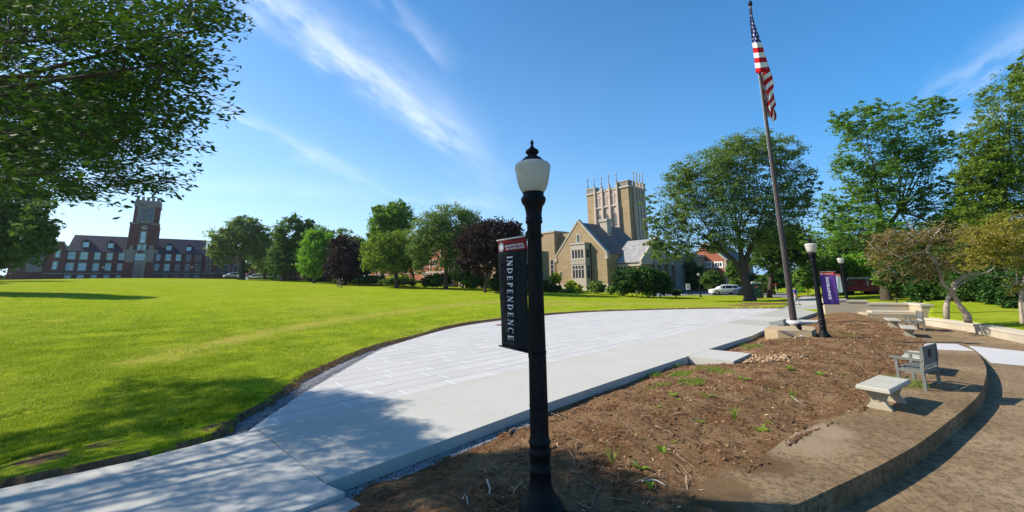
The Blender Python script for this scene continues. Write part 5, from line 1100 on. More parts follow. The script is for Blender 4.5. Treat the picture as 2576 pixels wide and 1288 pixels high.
def tree(name,label,base,blobs_px,depth,leaf,ncl,nl,ls,cat='tree',group=None,trunk_r=.3,fork=None,rc=.3,shell=.5,bark=None,seed=1,nbr=60,flat=.7,brr=.035,zbase=None,rd=.9,multi=None,up=.45,asp=.6,lean=None,sag=0.):
    r=np.random.default_rng(seed); bark=bark or M_BARK
    if cat=='tree' and name not in('small_tree','evergreen'): ncl=int(ncl*1.75); ls=ls*1.08; trunk_r=trunk_r*.95; blobs_px=[(q[0],q[1],q[2]*1.10,q[3]*1.08,*q[4:]) for q in blobs_px]
    bp=AY(*base,depth) if not isinstance(base[0],str) else None
    bp[2]=H(bp[0],bp[1]) if zbase is None else zbase; root=empty(name,P3(bp)); tag(root,label,cat,group)
    blobs=[]
    for q in blobs_px:
        px,py,rx,ry=q[:4]; dy=q[4] if len(q)>4 else 0; c=AY(px,py,depth+dy); wd=(c-CP)@_f; th=math.cos(math.atan((px-PX)/F))
        rX=rx*wd/F*th; rZ=ry*wd/F; blobs.append((c[0]-bp[0],c[1]-bp[1],c[2]-bp[2],rX,rX*rd,rZ))
    if cat=='tree' and name not in ('honey_locust',):
        B0=list(blobs)
        for b in B0:
            for _ in range(3 if len(B0)>4 else 6):
                d=r.normal(size=3); d/=np.linalg.norm(d); d[2]=abs(d[2])*.9-.15; q=.22+.2*r.random(); blobs.append((b[0]+d[0]*b[3]*.95,b[1]+d[1]*b[4]*.95,b[2]+d[2]*b[5]*.95,b[3]*q,b[4]*q,b[5]*q))
    cs,L_=crown_pts(blobs,ncl,nl,r,rc,shell,flat)
    blobs=blobs if cat!='tree' or name=='honey_locust' else B0
    m=L_[:,2]>.15; L_=L_[m]
    V,Fq=leafquads(L_,ls,r,up,asp); mesh_np('crown',V,Fq,LM[leaf],root)
    # trunk, limbs and branches
    top=np.array([b[:3] for b in blobs]).mean(0); fz=fork if fork is not None else top[2]*.35
    mb=MB(); fk=np.array([top[0]*.25,top[1]*.2,fz]); rt=trunk_r
    starts=multi or [(0,0)]
    for (ax,ay) in starts:
        pts=[(ax,ay,-.4),(ax,ay,.02),(ax*.9,ay*.9,.5),(fk[0]*.5+ax*.6,fk[1]*.5+ay*.6,fz*.55),(fk[0]+ax*.4,fk[1]+ay*.4,fz)]
        mb.tube(pts,[rt*1.5,rt*1.35,rt*1.05,rt*.92,rt*.8],9)
    limbs=[]; fk0=fk; LD=[]
    if cat=='tree' and len(blobs)>5:
        od=sorted(range(len(blobs)),key=lambda i:blobs[i][0]); gs=np.array_split(od,3)
        for gq in gs:
            cnt=np.mean([blobs[i][:3] for i in gq],0); tip=fk0+(cnt-fk0)*np.array([.30,.3,.46]); mid=fk0+(tip-fk0)*.5+np.array([-(tip-fk0)[0]*.12,0,0]); mb.tube([fk0-np.array([0,0,.25*fz]),fk0+(mid-fk0)*.4,mid,tip],[rt*.62,rt*.56,rt*.5,rt*.36],8); LD.append(tip)
    for b in blobs:
        e=np.array(b[:3]); k=2 if len(blobs)<5 else 1
        for _ in range(k):
            e2=e+r.normal(size=3)*np.array(b[3:6])*.3
            if LD: fk=LD[int(np.argmin([np.linalg.norm(q_-e2)+max(0,q_[2]-e2[2])*.5 for q_ in LD]))]
            if 1:pass
            rt=trunk_r*(.46 if LD else .8); mid=fk+(e2-fk)*.5+np.array([0,0,-.06*np.linalg.norm(e2-fk)])+r.normal(size=3)*.04*np.linalg.norm(e2-fk)
            P_=[fk*.97,fk+(mid-fk)*.5,mid,e2]; mb.tube(P_,[rt*.5,rt*.36,rt*.22,rt*.06],6); limbs.append((fk+(mid-fk)*.6,rt*.3)); limbs.append((mid,rt*.24)); limbs.append((mid+(e2-mid)*.5,rt*.18)); limbs.append((e2,rt*.12))
    LP=np.array([l[0] for l in limbs])
    for c in cs[r.permutation(len(cs))[:nbr]]:
        i=int(np.argmin(np.linalg.norm(LP-c,axis=1)+ .6*np.maximum(0,LP[:,2]-c[2]))); a=LP[i]; mid=(a+c)/2+r.normal(size=3)*.06*np.linalg.norm(c-a); mb.tube([a,mid,c],[limbs[i][1]*.7,limbs[i][1]*.45,.018],4,caps=False)
    mb.build('trunk',bark,root); return root
GT='trees lining the campus green'
# far left, its trunk outside the picture
tree('shade_tree','big dark shade tree at the far left edge, nearest to the clock tower building',(-118,716),[(30,590,88,70),(95,585,52,70,-2),(60,505,75,45),(120,610,26,45,1),(-60,560,110,110),(-20,640,100,40)],42,'dark',520,34,.34,group=GT,trunk_r=.45,seed=3,nbr=80,flat=.6)
tree('shade_tree','second dark tree at the far left edge, standing behind the first on the lawn',(-85,712),[(-40,600,95,80),(30,640,50,35)],75,'dark',200,24,.5,group=GT,trunk_r=.5,seed=4,nbr=30)
tree('oak_tree','spreading grey green oak in front of the right end of the clock tower building',(608,702),[(610,585,52,34),(556,608,38,26,-2),(655,600,28,32),(600,625,56,26,2),(545,637,28,12),(560,662,24,9),(640,640,34,22),(618,560,34,16)],108,'grey',330,26,.62,group=GT,trunk_r=.8,fork=6.5,seed=5,nbr=80,shell=.35)
tree('shade_tree','loose grey green tree between the spreading oak and the tall dark maple',(664,702),[(675,640,36,44),(700,600,26,30),(655,655,24,28),(690,668,38,24)],118,'grey',180,24,.6,group=GT,trunk_r=.4,seed=6)
tree('maple_tree','tall dark maple with a pointed top, left of the bright green maple',(712,705),[(735,590,38,46),(720,660,44,36),(738,558,22,14),(765,600,28,38),(715,635,32,34),(755,645,30,34),(700,665,18,18),(775,565,18,12)],102,'dark',330,30,.55,group=GT,trunk_r=.6,seed=7)
tree('maple_tree','green tree whose top shows above the bright green maple',(820,700),[(806,592,34,22),(815,620,40,30)],122,'mid',130,24,.6,group=GT,trunk_r=.45,seed=8)
tree('maple_tree','rounded bright green maple between the tall dark maple and the purple maple',(790,708),[(800,612,38,32),(800,668,44,24),(800,645,44,34),(775,660,22,26),(826,650,22,30),(795,592,22,12)],92,'bright',330,30,.5,group=GT,trunk_r=.4,seed=9,fork=3)
tree('sparse_tree','thin sparse tree whose twigs stand above the purple maple',(866,702),[(862,588,24,14)],118,'grey',34,14,.5,group=GT,trunk_r=.3,seed=10)
tree('shade_tree','light green tree behind the right side of the purple maple',(900,706),[(896,615,26,20),(905,650,22,34)],108,'bright',130,24,.5,group=GT,trunk_r=.4,seed=11)
tree('purple_maple','dark purple leaved maple left of the brick hall',(868,712),[(870,640,44,40),(872,680,46,26),(858,608,22,14),(885,665,38,36),(838,668,22,22),(860,690,34,14)],84,'purple',360,30,.48,group=GT,trunk_r=.4,fork=3,seed=12)
tree('maple_tree','tall green maple in front of the left chimney of the brick hall',(960,716),[(990,545,36,30),(960,565,30,34),(1015,555,30,36),(950,530,16,12),(1000,517,22,12),(975,600,40,36),(940,588,16,24)],88,'mid',400,30,.5,group=GT,trunk_r=.5,seed=13)
tree('shade_tree','broad pale green tree with a dark trunk left of the large honey locust',(998,717.6),[(960,640,46,40),(1005,615,44,34),(1000,665,44,26),(935,665,24,16),(1030,650,26,34),(965,605,28,22)],72,'olive',420,28,.36,group=GT,trunk_r=.36,fork=3.2,seed=14,shell=.35)
tree('honey_locust','wide honey locust with fanning limbs in the middle of the tree line',(1121,720.5),[(1080,575,44,40),(1130,545,50,28),(1180,565,40,36),(1060,620,34,40),(1110,600,54,44),(1160,615,44,44),(1200,600,24,34),(1140,660,44,24),(1060,665,26,20)],68,'grey',620,26,.32,group=GT,trunk_r=.42,fork=3.4,seed=15,shell=.25,nbr=200,rc=.26)
tree('purple_maple','dark purple leaved maple behind the black banner',(1220,729),[(1230,610,62,44),(1200,600,40,34),(1280,595,40,30),(1250,570,50,14),(1225,655,52,32),(1180,650,26,34),(1285,640,34,34)],60,'purple',560,32,.34,group=GT,trunk_r=.22,fork=2.6,seed=16)
tree('honey_locust','very large honey locust behind the flagpole with an open fan of limbs',(1885,750),[(1790,440,78,66),(1850,395,92,44),(1950,385,72,40),(1980,450,70,70),(1710,500,62,66),(1690,570,58,56),(1800,520,100,70),(1930,520,92,70),(1875,455,66,54),(1720,440,44,44),(1700,630,60,34),(1800,600,80,40),(2010,520,48,56),(1900,600,80,40),(1980,600,54,44),(1640,575,24,46),(1632,510,20,40),(1655,620,34,34),(1890,360,90,24),(2040,470,26,34)],50,'grey',1500,30,.235,group=GT,trunk_r=.66,fork=3.4,seed=17,shell=.2,nbr=520,rc=.20,rd=.8,flat=.5)
tree('shade_tree','dark tree standing behind the right half of the big honey locust',(1936,746),[(1930,640,56,36),(1985,640,50,44),(1960,600,66,40),(2025,630,34,46)],58,'dark',420,30,.34,group=GT,trunk_r=.32,fork=4,seed=18)
tree('shade_tree','tall green tree with upright limbs right of the honey locust',(2230,752),[(2425,380,44,44),(2440,520,56,50),(2050,600,36,40,2),(2380,270,34,34),(2180,270,40,28),(2130,590,50,40,-7),(2190,560,60,40,-9),(2260,590,60,40,-9),(2085,620,40,34,-6),(2150,330,66,54),(2200,460,90,60),(2300,380,90,60),(2400,480,50,60),(2420,560,60,50),(2110,560,50,50),(2230,310,66,58),(2320,285,66,44),(2370,350,40,60),(2140,420,60,60),(2230,410,70,70),(2320,420,70,70),(2120,520,70,50),(2210,520,80,60),(2320,520,80,60),(2140,590,80,44),(2260,600,90,50),(2370,590,60,50),(2110,300,34,26),(2090,600,34,34)],42,'mid',1500,22,.245,group=GT,trunk_r=.45,fork=6,seed=19,shell=.15,nbr=300,rc=.21,flat=.45,up=.9)
tree('shade_tree','tall yellowish green tree at the right edge of the picture',(2560,760),[(2530,270,76,76),(2500,420,80,60),(2440,440,50,40),(2490,590,80,50),(2480,360,70,64),(2560,380,90,80),(2470,450,70,60),(2550,480,100,70),(2470,540,76,50),(2560,560,90,60),(2600,200,70,70),(2440,500,40,50)],36,'olive',1100,30,.20,group=GT,trunk_r=.5,fork=6,seed=20,shell=.35,nbr=160,rc=.22,flat=.5,up=.8)
tree('shade_tree','dark green tree filling the gap between the two tall trees at right',(2400,755),[(2400,600,80,60),(2440,560,60,60),(2330,640,70,40),(2470,620,60,50)],48,'dark',420,34,.3,group=GT,trunk_r=.4,seed=21,rc=.25)
# low mass beyond the seat wall
k_=0
for (px,py,rx,ry,dp,lf,lab) in ((2030,690,34,34,62,'mid','rounded green shrub right of the flagpole, under the dark tree'),(2085,675,50,34,60,'mid','mid green shrub behind the two banners'),(2160,665,56,26,58,'bright','lighter green shrub above the red truck'),(2250,690,60,44,38,'dark','dark shrub right of the red truck'),(2340,715,70,56,34,'yew','very dark shrub behind the crossed pale trunks'),(2430,720,66,60,31,'dark','dark green shrub behind the right pale trunk'),(2520,730,60,66,28,'yew','dark shrub mass under the right edge trees'),(2590,720,60,70,26,'yew','dark shrub cut by the right edge of the picture'),(2290,660,50,34,44,'dark','dark shrub under the tall upright tree'),(2010,735,16,12,70,'bright','small bright green shrub beside the far path'),(2400,650,60,40,36,'dark','dark shrub high behind the pale crooked trunks')):
    tree('shrub',lab,(px,py+ry*.9),[(px,py,rx,ry),(px-rx*.4,py+ry*.3,rx*.6,ry*.6),(px+rx*.4,py+ry*.25,rx*.6,ry*.65)],dp,lf,170,30,.0065*dp,cat='shrub',group='shrubs and trees beyond the seat wall',trunk_r=.06,seed=40+k_,nbr=20,rc=.3,flat=.8,shell=.45); k_+=1
# ---- crooked crab apple trees behind the low wall
q9=lambda x,y:(2254+.25*x,515.2+.25*y)
def crooked(label,base,stems,depth,blobs_px,leaf,ncl,nl,ls,seed,twigs=160,group='crooked ornamental trees behind the low wall'):
    r=np.random.default_rng(seed); bp=AY(*base,depth); z0=H(bp[0],bp[1])+.38; bp[2]=EYE+ray(*base)[2]*depth/ray(*base)[1]; root=empty('ornamental_tree',P3(bp)); tag(root,label,'tree',group)
    mb=MB(); LP=[]
    for st in stems:
        P_=[AY(*q9(x,y),depth+dy)-bp for x,y,dy,_ in st]; rd_=[s[3] for s in st]; P_=np.array(P_); 
        n=len(P_)*4; Pi=smoothline(P_,n); ri=np.interp(np.linspace(0,1,n),np.linspace(0,1,len(rd_)),rd_)
        ri=ri*.72*(1+.08*np.sin(np.arange(n)*1.9)); mb.tube(Pi,ri,9); LP+= [(p,q_) for p,q_ in zip(Pi[n//3:],ri[n//3:])]
    blobs=[]
    for px,py,rx,ry in blobs_px:
        c=AY(px,py,depth); wd=(c-CP)@_f; rX=rx*wd/F*.75; blobs.append((*(c-bp),rX,rX*.9,ry*wd/F))
    cs,L_=crown_pts(blobs,ncl,nl,r,.2,.15,.5); V,Fq=leafquads(L_,ls,r,.4,.6); mesh_np('crown',V,Fq,LM[leaf],root)
    A=np.array([p for p,_ in LP]); order=r.permutation(len(cs))[:twigs]
    allp=[a for a in A]; rad=[min(q_*.5,.03) for _,q_ in LP]
    for c in cs[order]:
        AA=np.array(allp); i=int(np.argmin(np.linalg.norm(AA-c,axis=1))); a=AA[i]; m1=a+(c-a)*.5+r.normal(size=3)*.09*np.linalg.norm(c-a); rr=max(rad[i]*.8,.011); mb.tube([a,m1,c],[rr,rr*.75,rr*.45],4,caps=False); allp+=[m1,c]; rad+=[rr*.75,rr*.5]
    mb.build('trunk',M_BARKP,root); return root
crooked('crooked pale trunked ornamental tree with two crossing stems and thin brown foliage',(2420,806),[
 [(730,1190,0,.2),(720,1120,0,.16),(640,1010,0,.125),(560,870,-.1,.11),(470,790,-.2,.10),(430,640,-.2,.095),(380,550,-.2,.085),(320,490,-.2,.08),(318,440,-.2,.07),(350,370,-.2,.055),(420,270,-.3,.035),(480,210,-.3,.018)],
 [(320,490,-.2,.06),(240,480,-.3,.05),(150,500,-.5,.03),(60,540,-.6,.015)],[(350,370,-.2,.045),(430,350,-.3,.03),(510,355,-.4,.02)],[(350,370,-.2,.04),(250,360,-.3,.025),(130,380,-.4,.012)],
 [(510,1150,.3,.16),(505,1060,.3,.135),(525,950,.3,.12),(590,860,.1,.11),(585,800,.2,.11),(720,710,.3,.085),(880,690,.4,.065),(960,655,.5,.05),(1000,615,.5,.03)],
 [(600,840,.1,.07),(660,790,.2,.06),(740,745,.3,.045),(850,700,.4,.03)]],19.3,
 [(2290,595,90,36),(2225,600,70,26),(2200,650,46,26),(2380,585,70,34),(2460,610,70,36),(2400,660,80,34),(2330,690,60,24),(2280,640,75,44),(2230,628,60,30),(2330,600,60,30),(2350,660,70,36),(2300,690,60,34),(2420,640,60,44),(2440,590,50,22),(2230,680,40,30),(2200,640,40,20)],'brown',900,15,.078,61,twigs=860)
crooked('bushy ornamental tree with yellowing leaves and bare twiggy stems at the right edge',(2571,812),[
 [(1275,1200,0,.10),(1255,1050,0,.08),(1250,900,0,.07),(1220,780,0,.05),(1210,680,0,.03)],[(1285,1200,.1,.09),(1275,1000,.1,.08),(1270,850,.1,.06),(1290,720,.1,.04)],[(1240,860,0,.03),(1150,740,0,.02),(1010,725,0,.012)],[(1250,760,0,.03),(1150,820,0,.02),(1060,800,0,.01)]],17.5,
 [(2490,590,90,44),(2450,650,60,34),(2540,560,70,30),(2540,610,90,36),(2500,640,60,36),(2580,650,70,44),(2470,600,50,30),(2600,590,80,40),(2550,720,30,40)],'gold',900,16,.08,62,twigs=220)
# ---- shrubs and hedges along the buildings
GS='shrubs planted along the buildings'
def shrub(label,px,py,rx,ry,dp,lf,ncl=110,nl=26,ls=None,seed=0,name='shrub',cat='shrub',extra=(),flat=.8,stems=None):
    return tree(name,label,(px,py+ry*.98),[(px,py,rx,ry)]+list(extra),dp,lf,ncl,nl,ls or .0062*dp,cat=cat,group=GS,trunk_r=.07,seed=100+seed,nbr=24,rc=.26,flat=flat,shell=.55,multi=stems,fork=.8)
shrub('very large dark yew mound at the right foot of the church wing',1615,707,48,32,60,'yew',420,36,seed=1,extra=[(1575,705,36,30),(1655,710,34,34),(1600,695,50,22)],stems=[(0,0),(-.8,.2),(.9,.1)])
shrub('wide bluish green shrub under the bay window, left of the yew mound',1503,722,22,12,66,'grey',90,26,seed=2)
shrub('small round green shrub immediately left of the yew mound',1537,729,12,8,64,'mid',50,24,seed=3)
shrub('round light green hydrangea left of the bay window foot',1434,718,14,10,68,'yellow',60,24,seed=4)
shrub('yellow flowering shrub right of the hydrangea',1455,724,10,7,67,'yellow',40,20,seed=5)
shrub('small yellow green tree against the shaded church wall beside the lamp post',1396,700,15,14,70,'yellow',70,20,seed=6,name='small_tree',cat='tree')
shrub('dark low shrub right of the nearest lamp post',1390,724,24,10,68,'yew',80,24,seed=7,extra=[(1375,718,10,14)])
shrub('low clipped green hedge in front of the hydrangea',1429,732,17,4,66,'mid',50,22,seed=8,name='hedge',cat='hedge')
shrub('patch of yellow hostas at the left foot of the yew mound',1565,736,16,4,62,'yellow',50,20,seed=9,name='hosta',cat='plant')
shrub('small green plant in front of the yew mound',1633,739,10,4,58,'mid',30,20,seed=10,name='plant',cat='plant')
shrub('low dark shrub at the right foot of the yew mound',1700,736,16,6,62,'yew',60,22,seed=11)
shrub('weeping dark mound under the middle honey locust',1098,706,34,13,70,'yew',200,30,seed=12,extra=[(1078,712,18,9),(1120,700,16,12)])
shrub('spreading dark juniper left of the weeping mound',1000,708,40,6,76,'dark',130,26,seed=13,extra=[(1040,710,18,5)])
shrub('yellow green shrub behind the dark trunk of the broad pale tree',1004,699,24,5,80,'yellow',80,22,seed=14)
shrub('dark shrub between the chapel door and the purple maple trunk',1190,706,26,16,66,'yew',110,26,seed=15)
shrub('dark shrub partly behind the black banner',1250,714,22,16,62,'yew',110,26,seed=16)
shrub('dark hedge along the foot of the brick hall',930,703,34,7,84,'yew',120,24,seed=17,name='hedge',cat='hedge')
shrub('dark shrubs between the two purple maples base line',905,706,20,7,82,'dark',60,24,seed=18)
shrub('cone shaped dark evergreen before the small brick building',614,684,10,14,135,'yew',80,24,seed=19,name='evergreen',cat='tree')
shrub('dark evergreen mass left of the brick house',1735,690,34,36,86,'yew',300,30,seed=20,name='evergreen',cat='tree',extra=[(1760,700,30,30),(1700,712,22,20)])
shrub('dark evergreen below the white framed window of the brick house',1790,705,26,22,72,'dark',160,28,seed=21,name='evergreen',cat='tree')
shrub('light green leafy tree right of the brick house gable',1848,690,22,36,74,'mid',150,26,seed=22,name='small_tree',cat='tree')
shrub('dark shrubs behind the green toilet cabin',1930,715,30,20,66,'dark',120,26,seed=23)
shrub('pale shrub in the sun under the tall dark maple',690,700,12,4,108,'yellow',30,18,seed=24)
# ---- the big tree overhead at upper left (trunk stands outside the picture)
MASK=[(-400,-500),(500,-500),(560,-60),(572,8),(548,50),(520,100),(498,150),(528,168),(585,200),(552,215),(545,250),(520,262),(560,318),(500,300),(470,322),(425,325),(462,345),(425,362),(395,410),(440,440),(455,440),(420,455),(405,462),(345,462),(285,470),(240,470),(200,495),(140,490),(90,470),(60,440),(30,455),(-20,520),(-400,560)]
SHADE=[(-40,1120),(0,1105),(130,1085),(208,1077),(228,1010),(322,954),(436,948),(520,957),(683,963),(745,985),(829,986),(898,1000),(976,1018),(940,1048),(1046,1081),(1060,1112),(1150,1132),(1224,1122),(1388,1153),(1494,1172),(1509,1202),(1584,1222),(1644,1240),(1700,1288),(1720,1500),(-40,1500)]
def overhead():
    r=np.random.default_rng(11); n=500000
    P=np.c_[r.uniform(-26,1.5,n),r.uniform(-3,15,n),r.uniform(3.0,14,n)]
    pj=PROJ(P); infront=pj[:,2]>.6
    inframe=infront&(pj[:,0]>-5)&(pj[:,0]<2581)&(pj[:,1]>-5)&(pj[:,1]<1293)
    ok=~infront|~inframe|inpoly(pj[:,:2],MASK)
    ok&=~(infront&(pj[:,0]>500)&(pj[:,1]<0)&(pj[:,1]>-400)&(pj[:,0]<3000)&~inpoly(pj[:,:2],MASK))
    cot=1/math.tan(SUN_EL); sxp=P[:,0]+P[:,2]*cot*math.cos(SHAZ); syp=P[:,1]+P[:,2]*cot*math.sin(SHAZ); sz=HH(sxp,syp); t=(P[:,2]-sz); sxp=P[:,0]+t*cot*math.cos(SHAZ); syp=P[:,1]+t*cot*math.sin(SHAZ)
    sp2=PROJ(np.c_[sxp,syp,HH(sxp,syp)]); lit=(sp2[:,2]>.5)&(sp2[:,0]>-30)&(sp2[:,0]<2600)&(sp2[:,1]<1330)
    lit&=~inpoly(sp2[:,:2],SHADE)
    ok&=~lit
    ok&=(np.linalg.norm(P-CP,axis=1)>5.6)
    # off-frame part is limited to a crown shape round the trunk
    ok&=(np.hypot((P[:,0]+13)/13,(P[:,1]-4)/11)<1.15)
    f=vnoise(pj[:,:2]*.014+50,1.2,5)+.5+ .9*vnoise(np.c_[P[:,0],P[:,1]],.8,8)+.5*vnoise(pj[:,:2]*.04+50,1.,6); ok&=~(inframe&(f<.42+.30*sstep(360,480,pj[:,1])*sstep(460,250,pj[:,0])))
    ok&=(P[:,2]>2.9+.02*np.abs(P[:,0]+10))
    return P[ok],inframe[ok]
OP,OF=overhead(); print('OVER',len(OP),OF.sum())
r=np.random.default_rng(12)
a=OP[OF]; b=OP[~OF]
a=a[r.permutation(len(a))[:1500]]; b=b[r.permutation(len(b))[:420]]
ts_=tosun; lp_=np.array([.28,4.88,0])[None]+np.array([[0,0,1]])*r.uniform(.0,4.4,(900,1))+np.array(tosun)[None]*r.uniform(7.5,17,(900,1))+r.normal(size=(900,3))*.22  # extra crown clumps added up the sun ray to shade the near lamp
pj=PROJ(lp_); kk=((pj[:,1]<-12)|(pj[:,0]<-12)|inpoly(pj[:,:2],MASK))&(lp_[:,2]>3.2); print('LAMPSHADE',kk.sum()); b=np.concatenate([b,lp_[kk][:260]])
# crown parts that shade the lower left lawn and path
SW_=[G(x,y)[:2] for x,y in SHADE if y<1288 and x>-30]+[np.array([2.1,4.2]),np.array([-1.,3.0]),np.array([-9.,3.2])]
gx=np.c_[r.uniform(-13,3,9000),r.uniform(3,13,9000)]; gx=gx[inpoly(gx,SW_)]; dens=vnoise(gx,.55,71)*1.2+vnoise(gx,1.7,72); lawnside=inpoly(gx,ZONE); gx=gx[(dens>-.30)|~lawnside]
hh_=r.uniform(4.2,11.5,len(gx)); cq=np.c_[gx+np.array([[tosun.x,tosun.y]])*(hh_/tosun.z)[:,None],hh_]; pj=PROJ(cq); kk=((pj[:,2]<.3)|(pj[:,1]<-12)|(pj[:,0]<-12)|inpoly(pj[:,:2],MASK))&(np.linalg.norm(cq-CP,axis=1)>5.6); print('GROUNDSHADE',kk.sum()); b=np.concatenate([b,cq[kk][:1250]])
TB=np.array([-15.,2.5,0]); TB[2]=H(TB[0],TB[1]); rt_=empty('elm_tree',P3(TB)); tag(rt_,'near elm overhanging from the upper left corner, its leafy branches against the sky','tree')
mb=MB(); fk=np.array([-14.6,2.8,TB[2]+2.6]); mb.tube([TB-np.array([0,0,.5])-TB,TB*0+np.array([0,0,.1]),fk-TB],[.6,.5,.42],12)
allc=np.concatenate([a,b]); 
# limbs: long lines from the fork towards far clusters, then twigs
def clearpath(p,q,n=9):
    t=np.linspace(0,1,n)[:,None]; L_=np.asarray(p)+(np.asarray(q)-np.asarray(p))*t; pj=PROJ(L_); vis=(pj[:,2]>.3)&(pj[:,0]>-5)&(pj[:,0]<2581)&(pj[:,1]>-5)&(pj[:,1]<1293); return not (vis&~inpoly(pj[:,:2],MASK)).any()
ends=[e for e in allc[r.permutation(len(allc))[:90]] if clearpath(fk,e)][:46]; NODE=[];NR=[]
for e in ends:
    L0=np.linalg.norm(e-fk); m1=fk+(e-fk)*.35+np.array([0,0,L0*.07])+r.normal(size=3)*.2; m2=fk+(e-fk)*.7+np.array([0,0,L0*.05])+r.normal(size=3)*.25
    mb.tube([fk-TB,m1-TB,m2-TB,e-TB],[.11,.06,.032,.010],6,caps=False)
    for t in np.linspace(0,1,9): 
        q=(m1+(m2-m1)*t); NODE.append(q); NR.append(.045-.02*t); q=(m2+(e-m2)*t); NODE.append(q); NR.append(.028-.018*t)
LV=[];LN=[]; isa=np.r_[np.ones(len(a),bool),np.zeros(len(b),bool)]; NODE=np.array(NODE); NR=np.array(NR)
Dm=np.array([np.linalg.norm(NODE-c,axis=1).min() for c in allc]); order=np.argsort(Dm+.25*np.linalg.norm(allc-fk,axis=1)); ND=np.zeros((len(NODE)+len(allc)*2,3)); NQ=np.zeros(len(ND)); nn0=len(NODE); ND[:nn0]=NODE; NQ[:nn0]=NR
for oi in order:
    c=allc[oi]; idx=0 if isa[oi] else 10**6; i=int(np.argmin(np.linalg.norm(ND[:nn0]-c,axis=1)+.15*np.abs(ND[:nn0,2]-c[2]))); a0=ND[i]; d=c-a0; L0=np.linalg.norm(d)
    if L0>2.5 and not clearpath(a0,c): continue
    if L0>.05: mb.tube([a0-TB,a0+d*.5+r.normal(size=3)*.07*L0-TB,c-TB],[min(NQ[i],.016),min(NQ[i],.012)*.85,max(.004,NQ[i]*.5)],4,caps=False)
    ND[nn0]=c; NQ[nn0]=max(.004,min(NQ[i],.02)*.75); ND[nn0+1]=a0+d*.5; NQ[nn0+1]=NQ[nn0]; nn0+=2
    out_=c-fk; out_/=np.linalg.norm(out_); tip=c+out_*.35+np.array([0,0,-.08])+r.normal(size=3)*.12
    if L0>2.5 and not clearpath(a0,c): continue
    mb.tube([c-TB,tip-TB],[.005,.002],4,caps=False)
    k=30 if idx<len(a) else 34; t=r.random(k)[:,None]; side=r.normal(size=(k,3)); base_=c-out_*.25+(tip-c+out_*.25)*t; side-=out_*(side@out_)[:,None]; LV.append(base_+side*.105*(1.15-t*.6)); LN.append(np.repeat(out_[None],k,0))
LV=np.concatenate(LV); n=len(LV); D=np.concatenate(LN)+r.normal(size=(n,3))*.45; D[:,2]-=.25; D/=np.linalg.norm(D,axis=1)[:,None]; Nn=r.normal(size=(n,3))*.6+np.array([0,0,1.]); Nn-=D*(D*Nn).sum(1)[:,None]; Nn/=np.linalg.norm(Nn,axis=1)[:,None]; W2=np.cross(D,Nn)
s=(.050+.045*r.random(n))[:,None]; Vv=np.stack([LV-D*s*.5,LV-D*s*.12+W2*s*.24-Nn*s*.05,LV+D*s*.25+W2*s*.17-Nn*s*.03,LV+D*s*.6,LV+D*s*.25-W2*s*.17-Nn*s*.03,LV-D*s*.12-W2*s*.24-Nn*s*.05],1).reshape(-1,3)-TB
mesh_np('crown',Vv,np.arange(n*6).reshape(n,6),LM['over'],rt_,k=6); mb.build('trunk',M_BARK,rt_)
# ================================================================== grass and ground litter
def blades(name,P,h,wd,r,mat,kind='stuff',lean=.5,parent=None,label=None,cat=None):
    n=len(P); a=r.random(n)*6.283; d=np.stack([np.cos(a),np.sin(a),np.zeros(n)],1); b=r.random(n)*6.283; ln=np.stack([np.cos(b),np.sin(b),np.zeros(n)],1)*(h*lean*r.random(n))[:,None]
    hh=h*(.6+.8*r.random(n)); V=np.stack([P-d*wd[:,None]/2,P+d*wd[:,None]/2,P+ln+np.stack([np.zeros(n),np.zeros(n),hh],1)],1).reshape(-1,3)
    o=mesh_np(name,V,np.arange(n*3).reshape(n,3),mat,parent,k=3); 
    if kind: o['kind']=kind
    if label: tag(o,label,cat)
    return o
def grass_blade_mat():
    k=NB('grass_blades'); r_=k.geo.outputs['Random Per Island']; n1=k.noise(.9,6,.7); n2=k.noise(.18,3,.5)
    f=k.math('ADD',k.math('MULTIPLY',r_,.34),k.math('ADD',k.math('MULTIPLY',n1,.62),k.math('MULTIPLY',n2,.30)))
    c=k.ramp(f,[(.38,(.06,.145,.008)),(.56,(.175,.28,.014)),(.70,(.36,.42,.03)),(.88,(.58,.60,.16))]); k.col(c); k.rough(.6)
    t=k.n('ShaderNodeBsdfTranslucent'); k.L.new(k.mix(.5,c,(.42,.52,.02)),t.inputs[0]); m=k.n('ShaderNodeMixShader'); m.inputs[0].default_value=.34; k.L.new(k.b.outputs[0],m.inputs[1]); k.L.new(t.outputs[0],m.inputs[2]); k.L.new(m.outputs[0],k.out.inputs[0]); return k.m
LM['grass']=grass_blade_mat()
r=np.random.default_rng(21)
n=560000; py=1250-r.random(n)**.62*500; px=r.uniform(-60,1300,n); y_=py
u=np.stack([raydir(x,y) for x,y in zip(px[:1],py[:1])])  # shape check
Dv=_f[None]+_right[None]*((px-PX)/F)[:,None]-_up[None]*((py-PY)/F)[:,None]
t=(-.02-EYE)/Dv[:,2]
for _ in range(4): Q_=CP+Dv*t[:,None]; t=(HH(Q_[:,0],Q_[:,1])-EYE)/Dv[:,2]
Q_=CP+Dv*t[:,None]; keep=(t>0)&(r.random(n)>sstep(17,44,t))&~inpoly(Q_[:,:2],ZONE); Q_=Q_[keep]; 
dE=sdist(Q_,LAWN_EDGE); bare=np.zeros(len(Q_))
for (bx_,by_,rr) in ((110,1160,.5),(250,1128,.4),(540,1080,.45)):
    b=G(bx_,by_); bare=np.maximum(bare,np.exp(-((Q_[:,0]-b[0])**2+(Q_[:,1]-b[1])**2)/rr**2))
nz=vnoise(Q_,2.2,31)+vnoise(Q_,6.,32)*.6
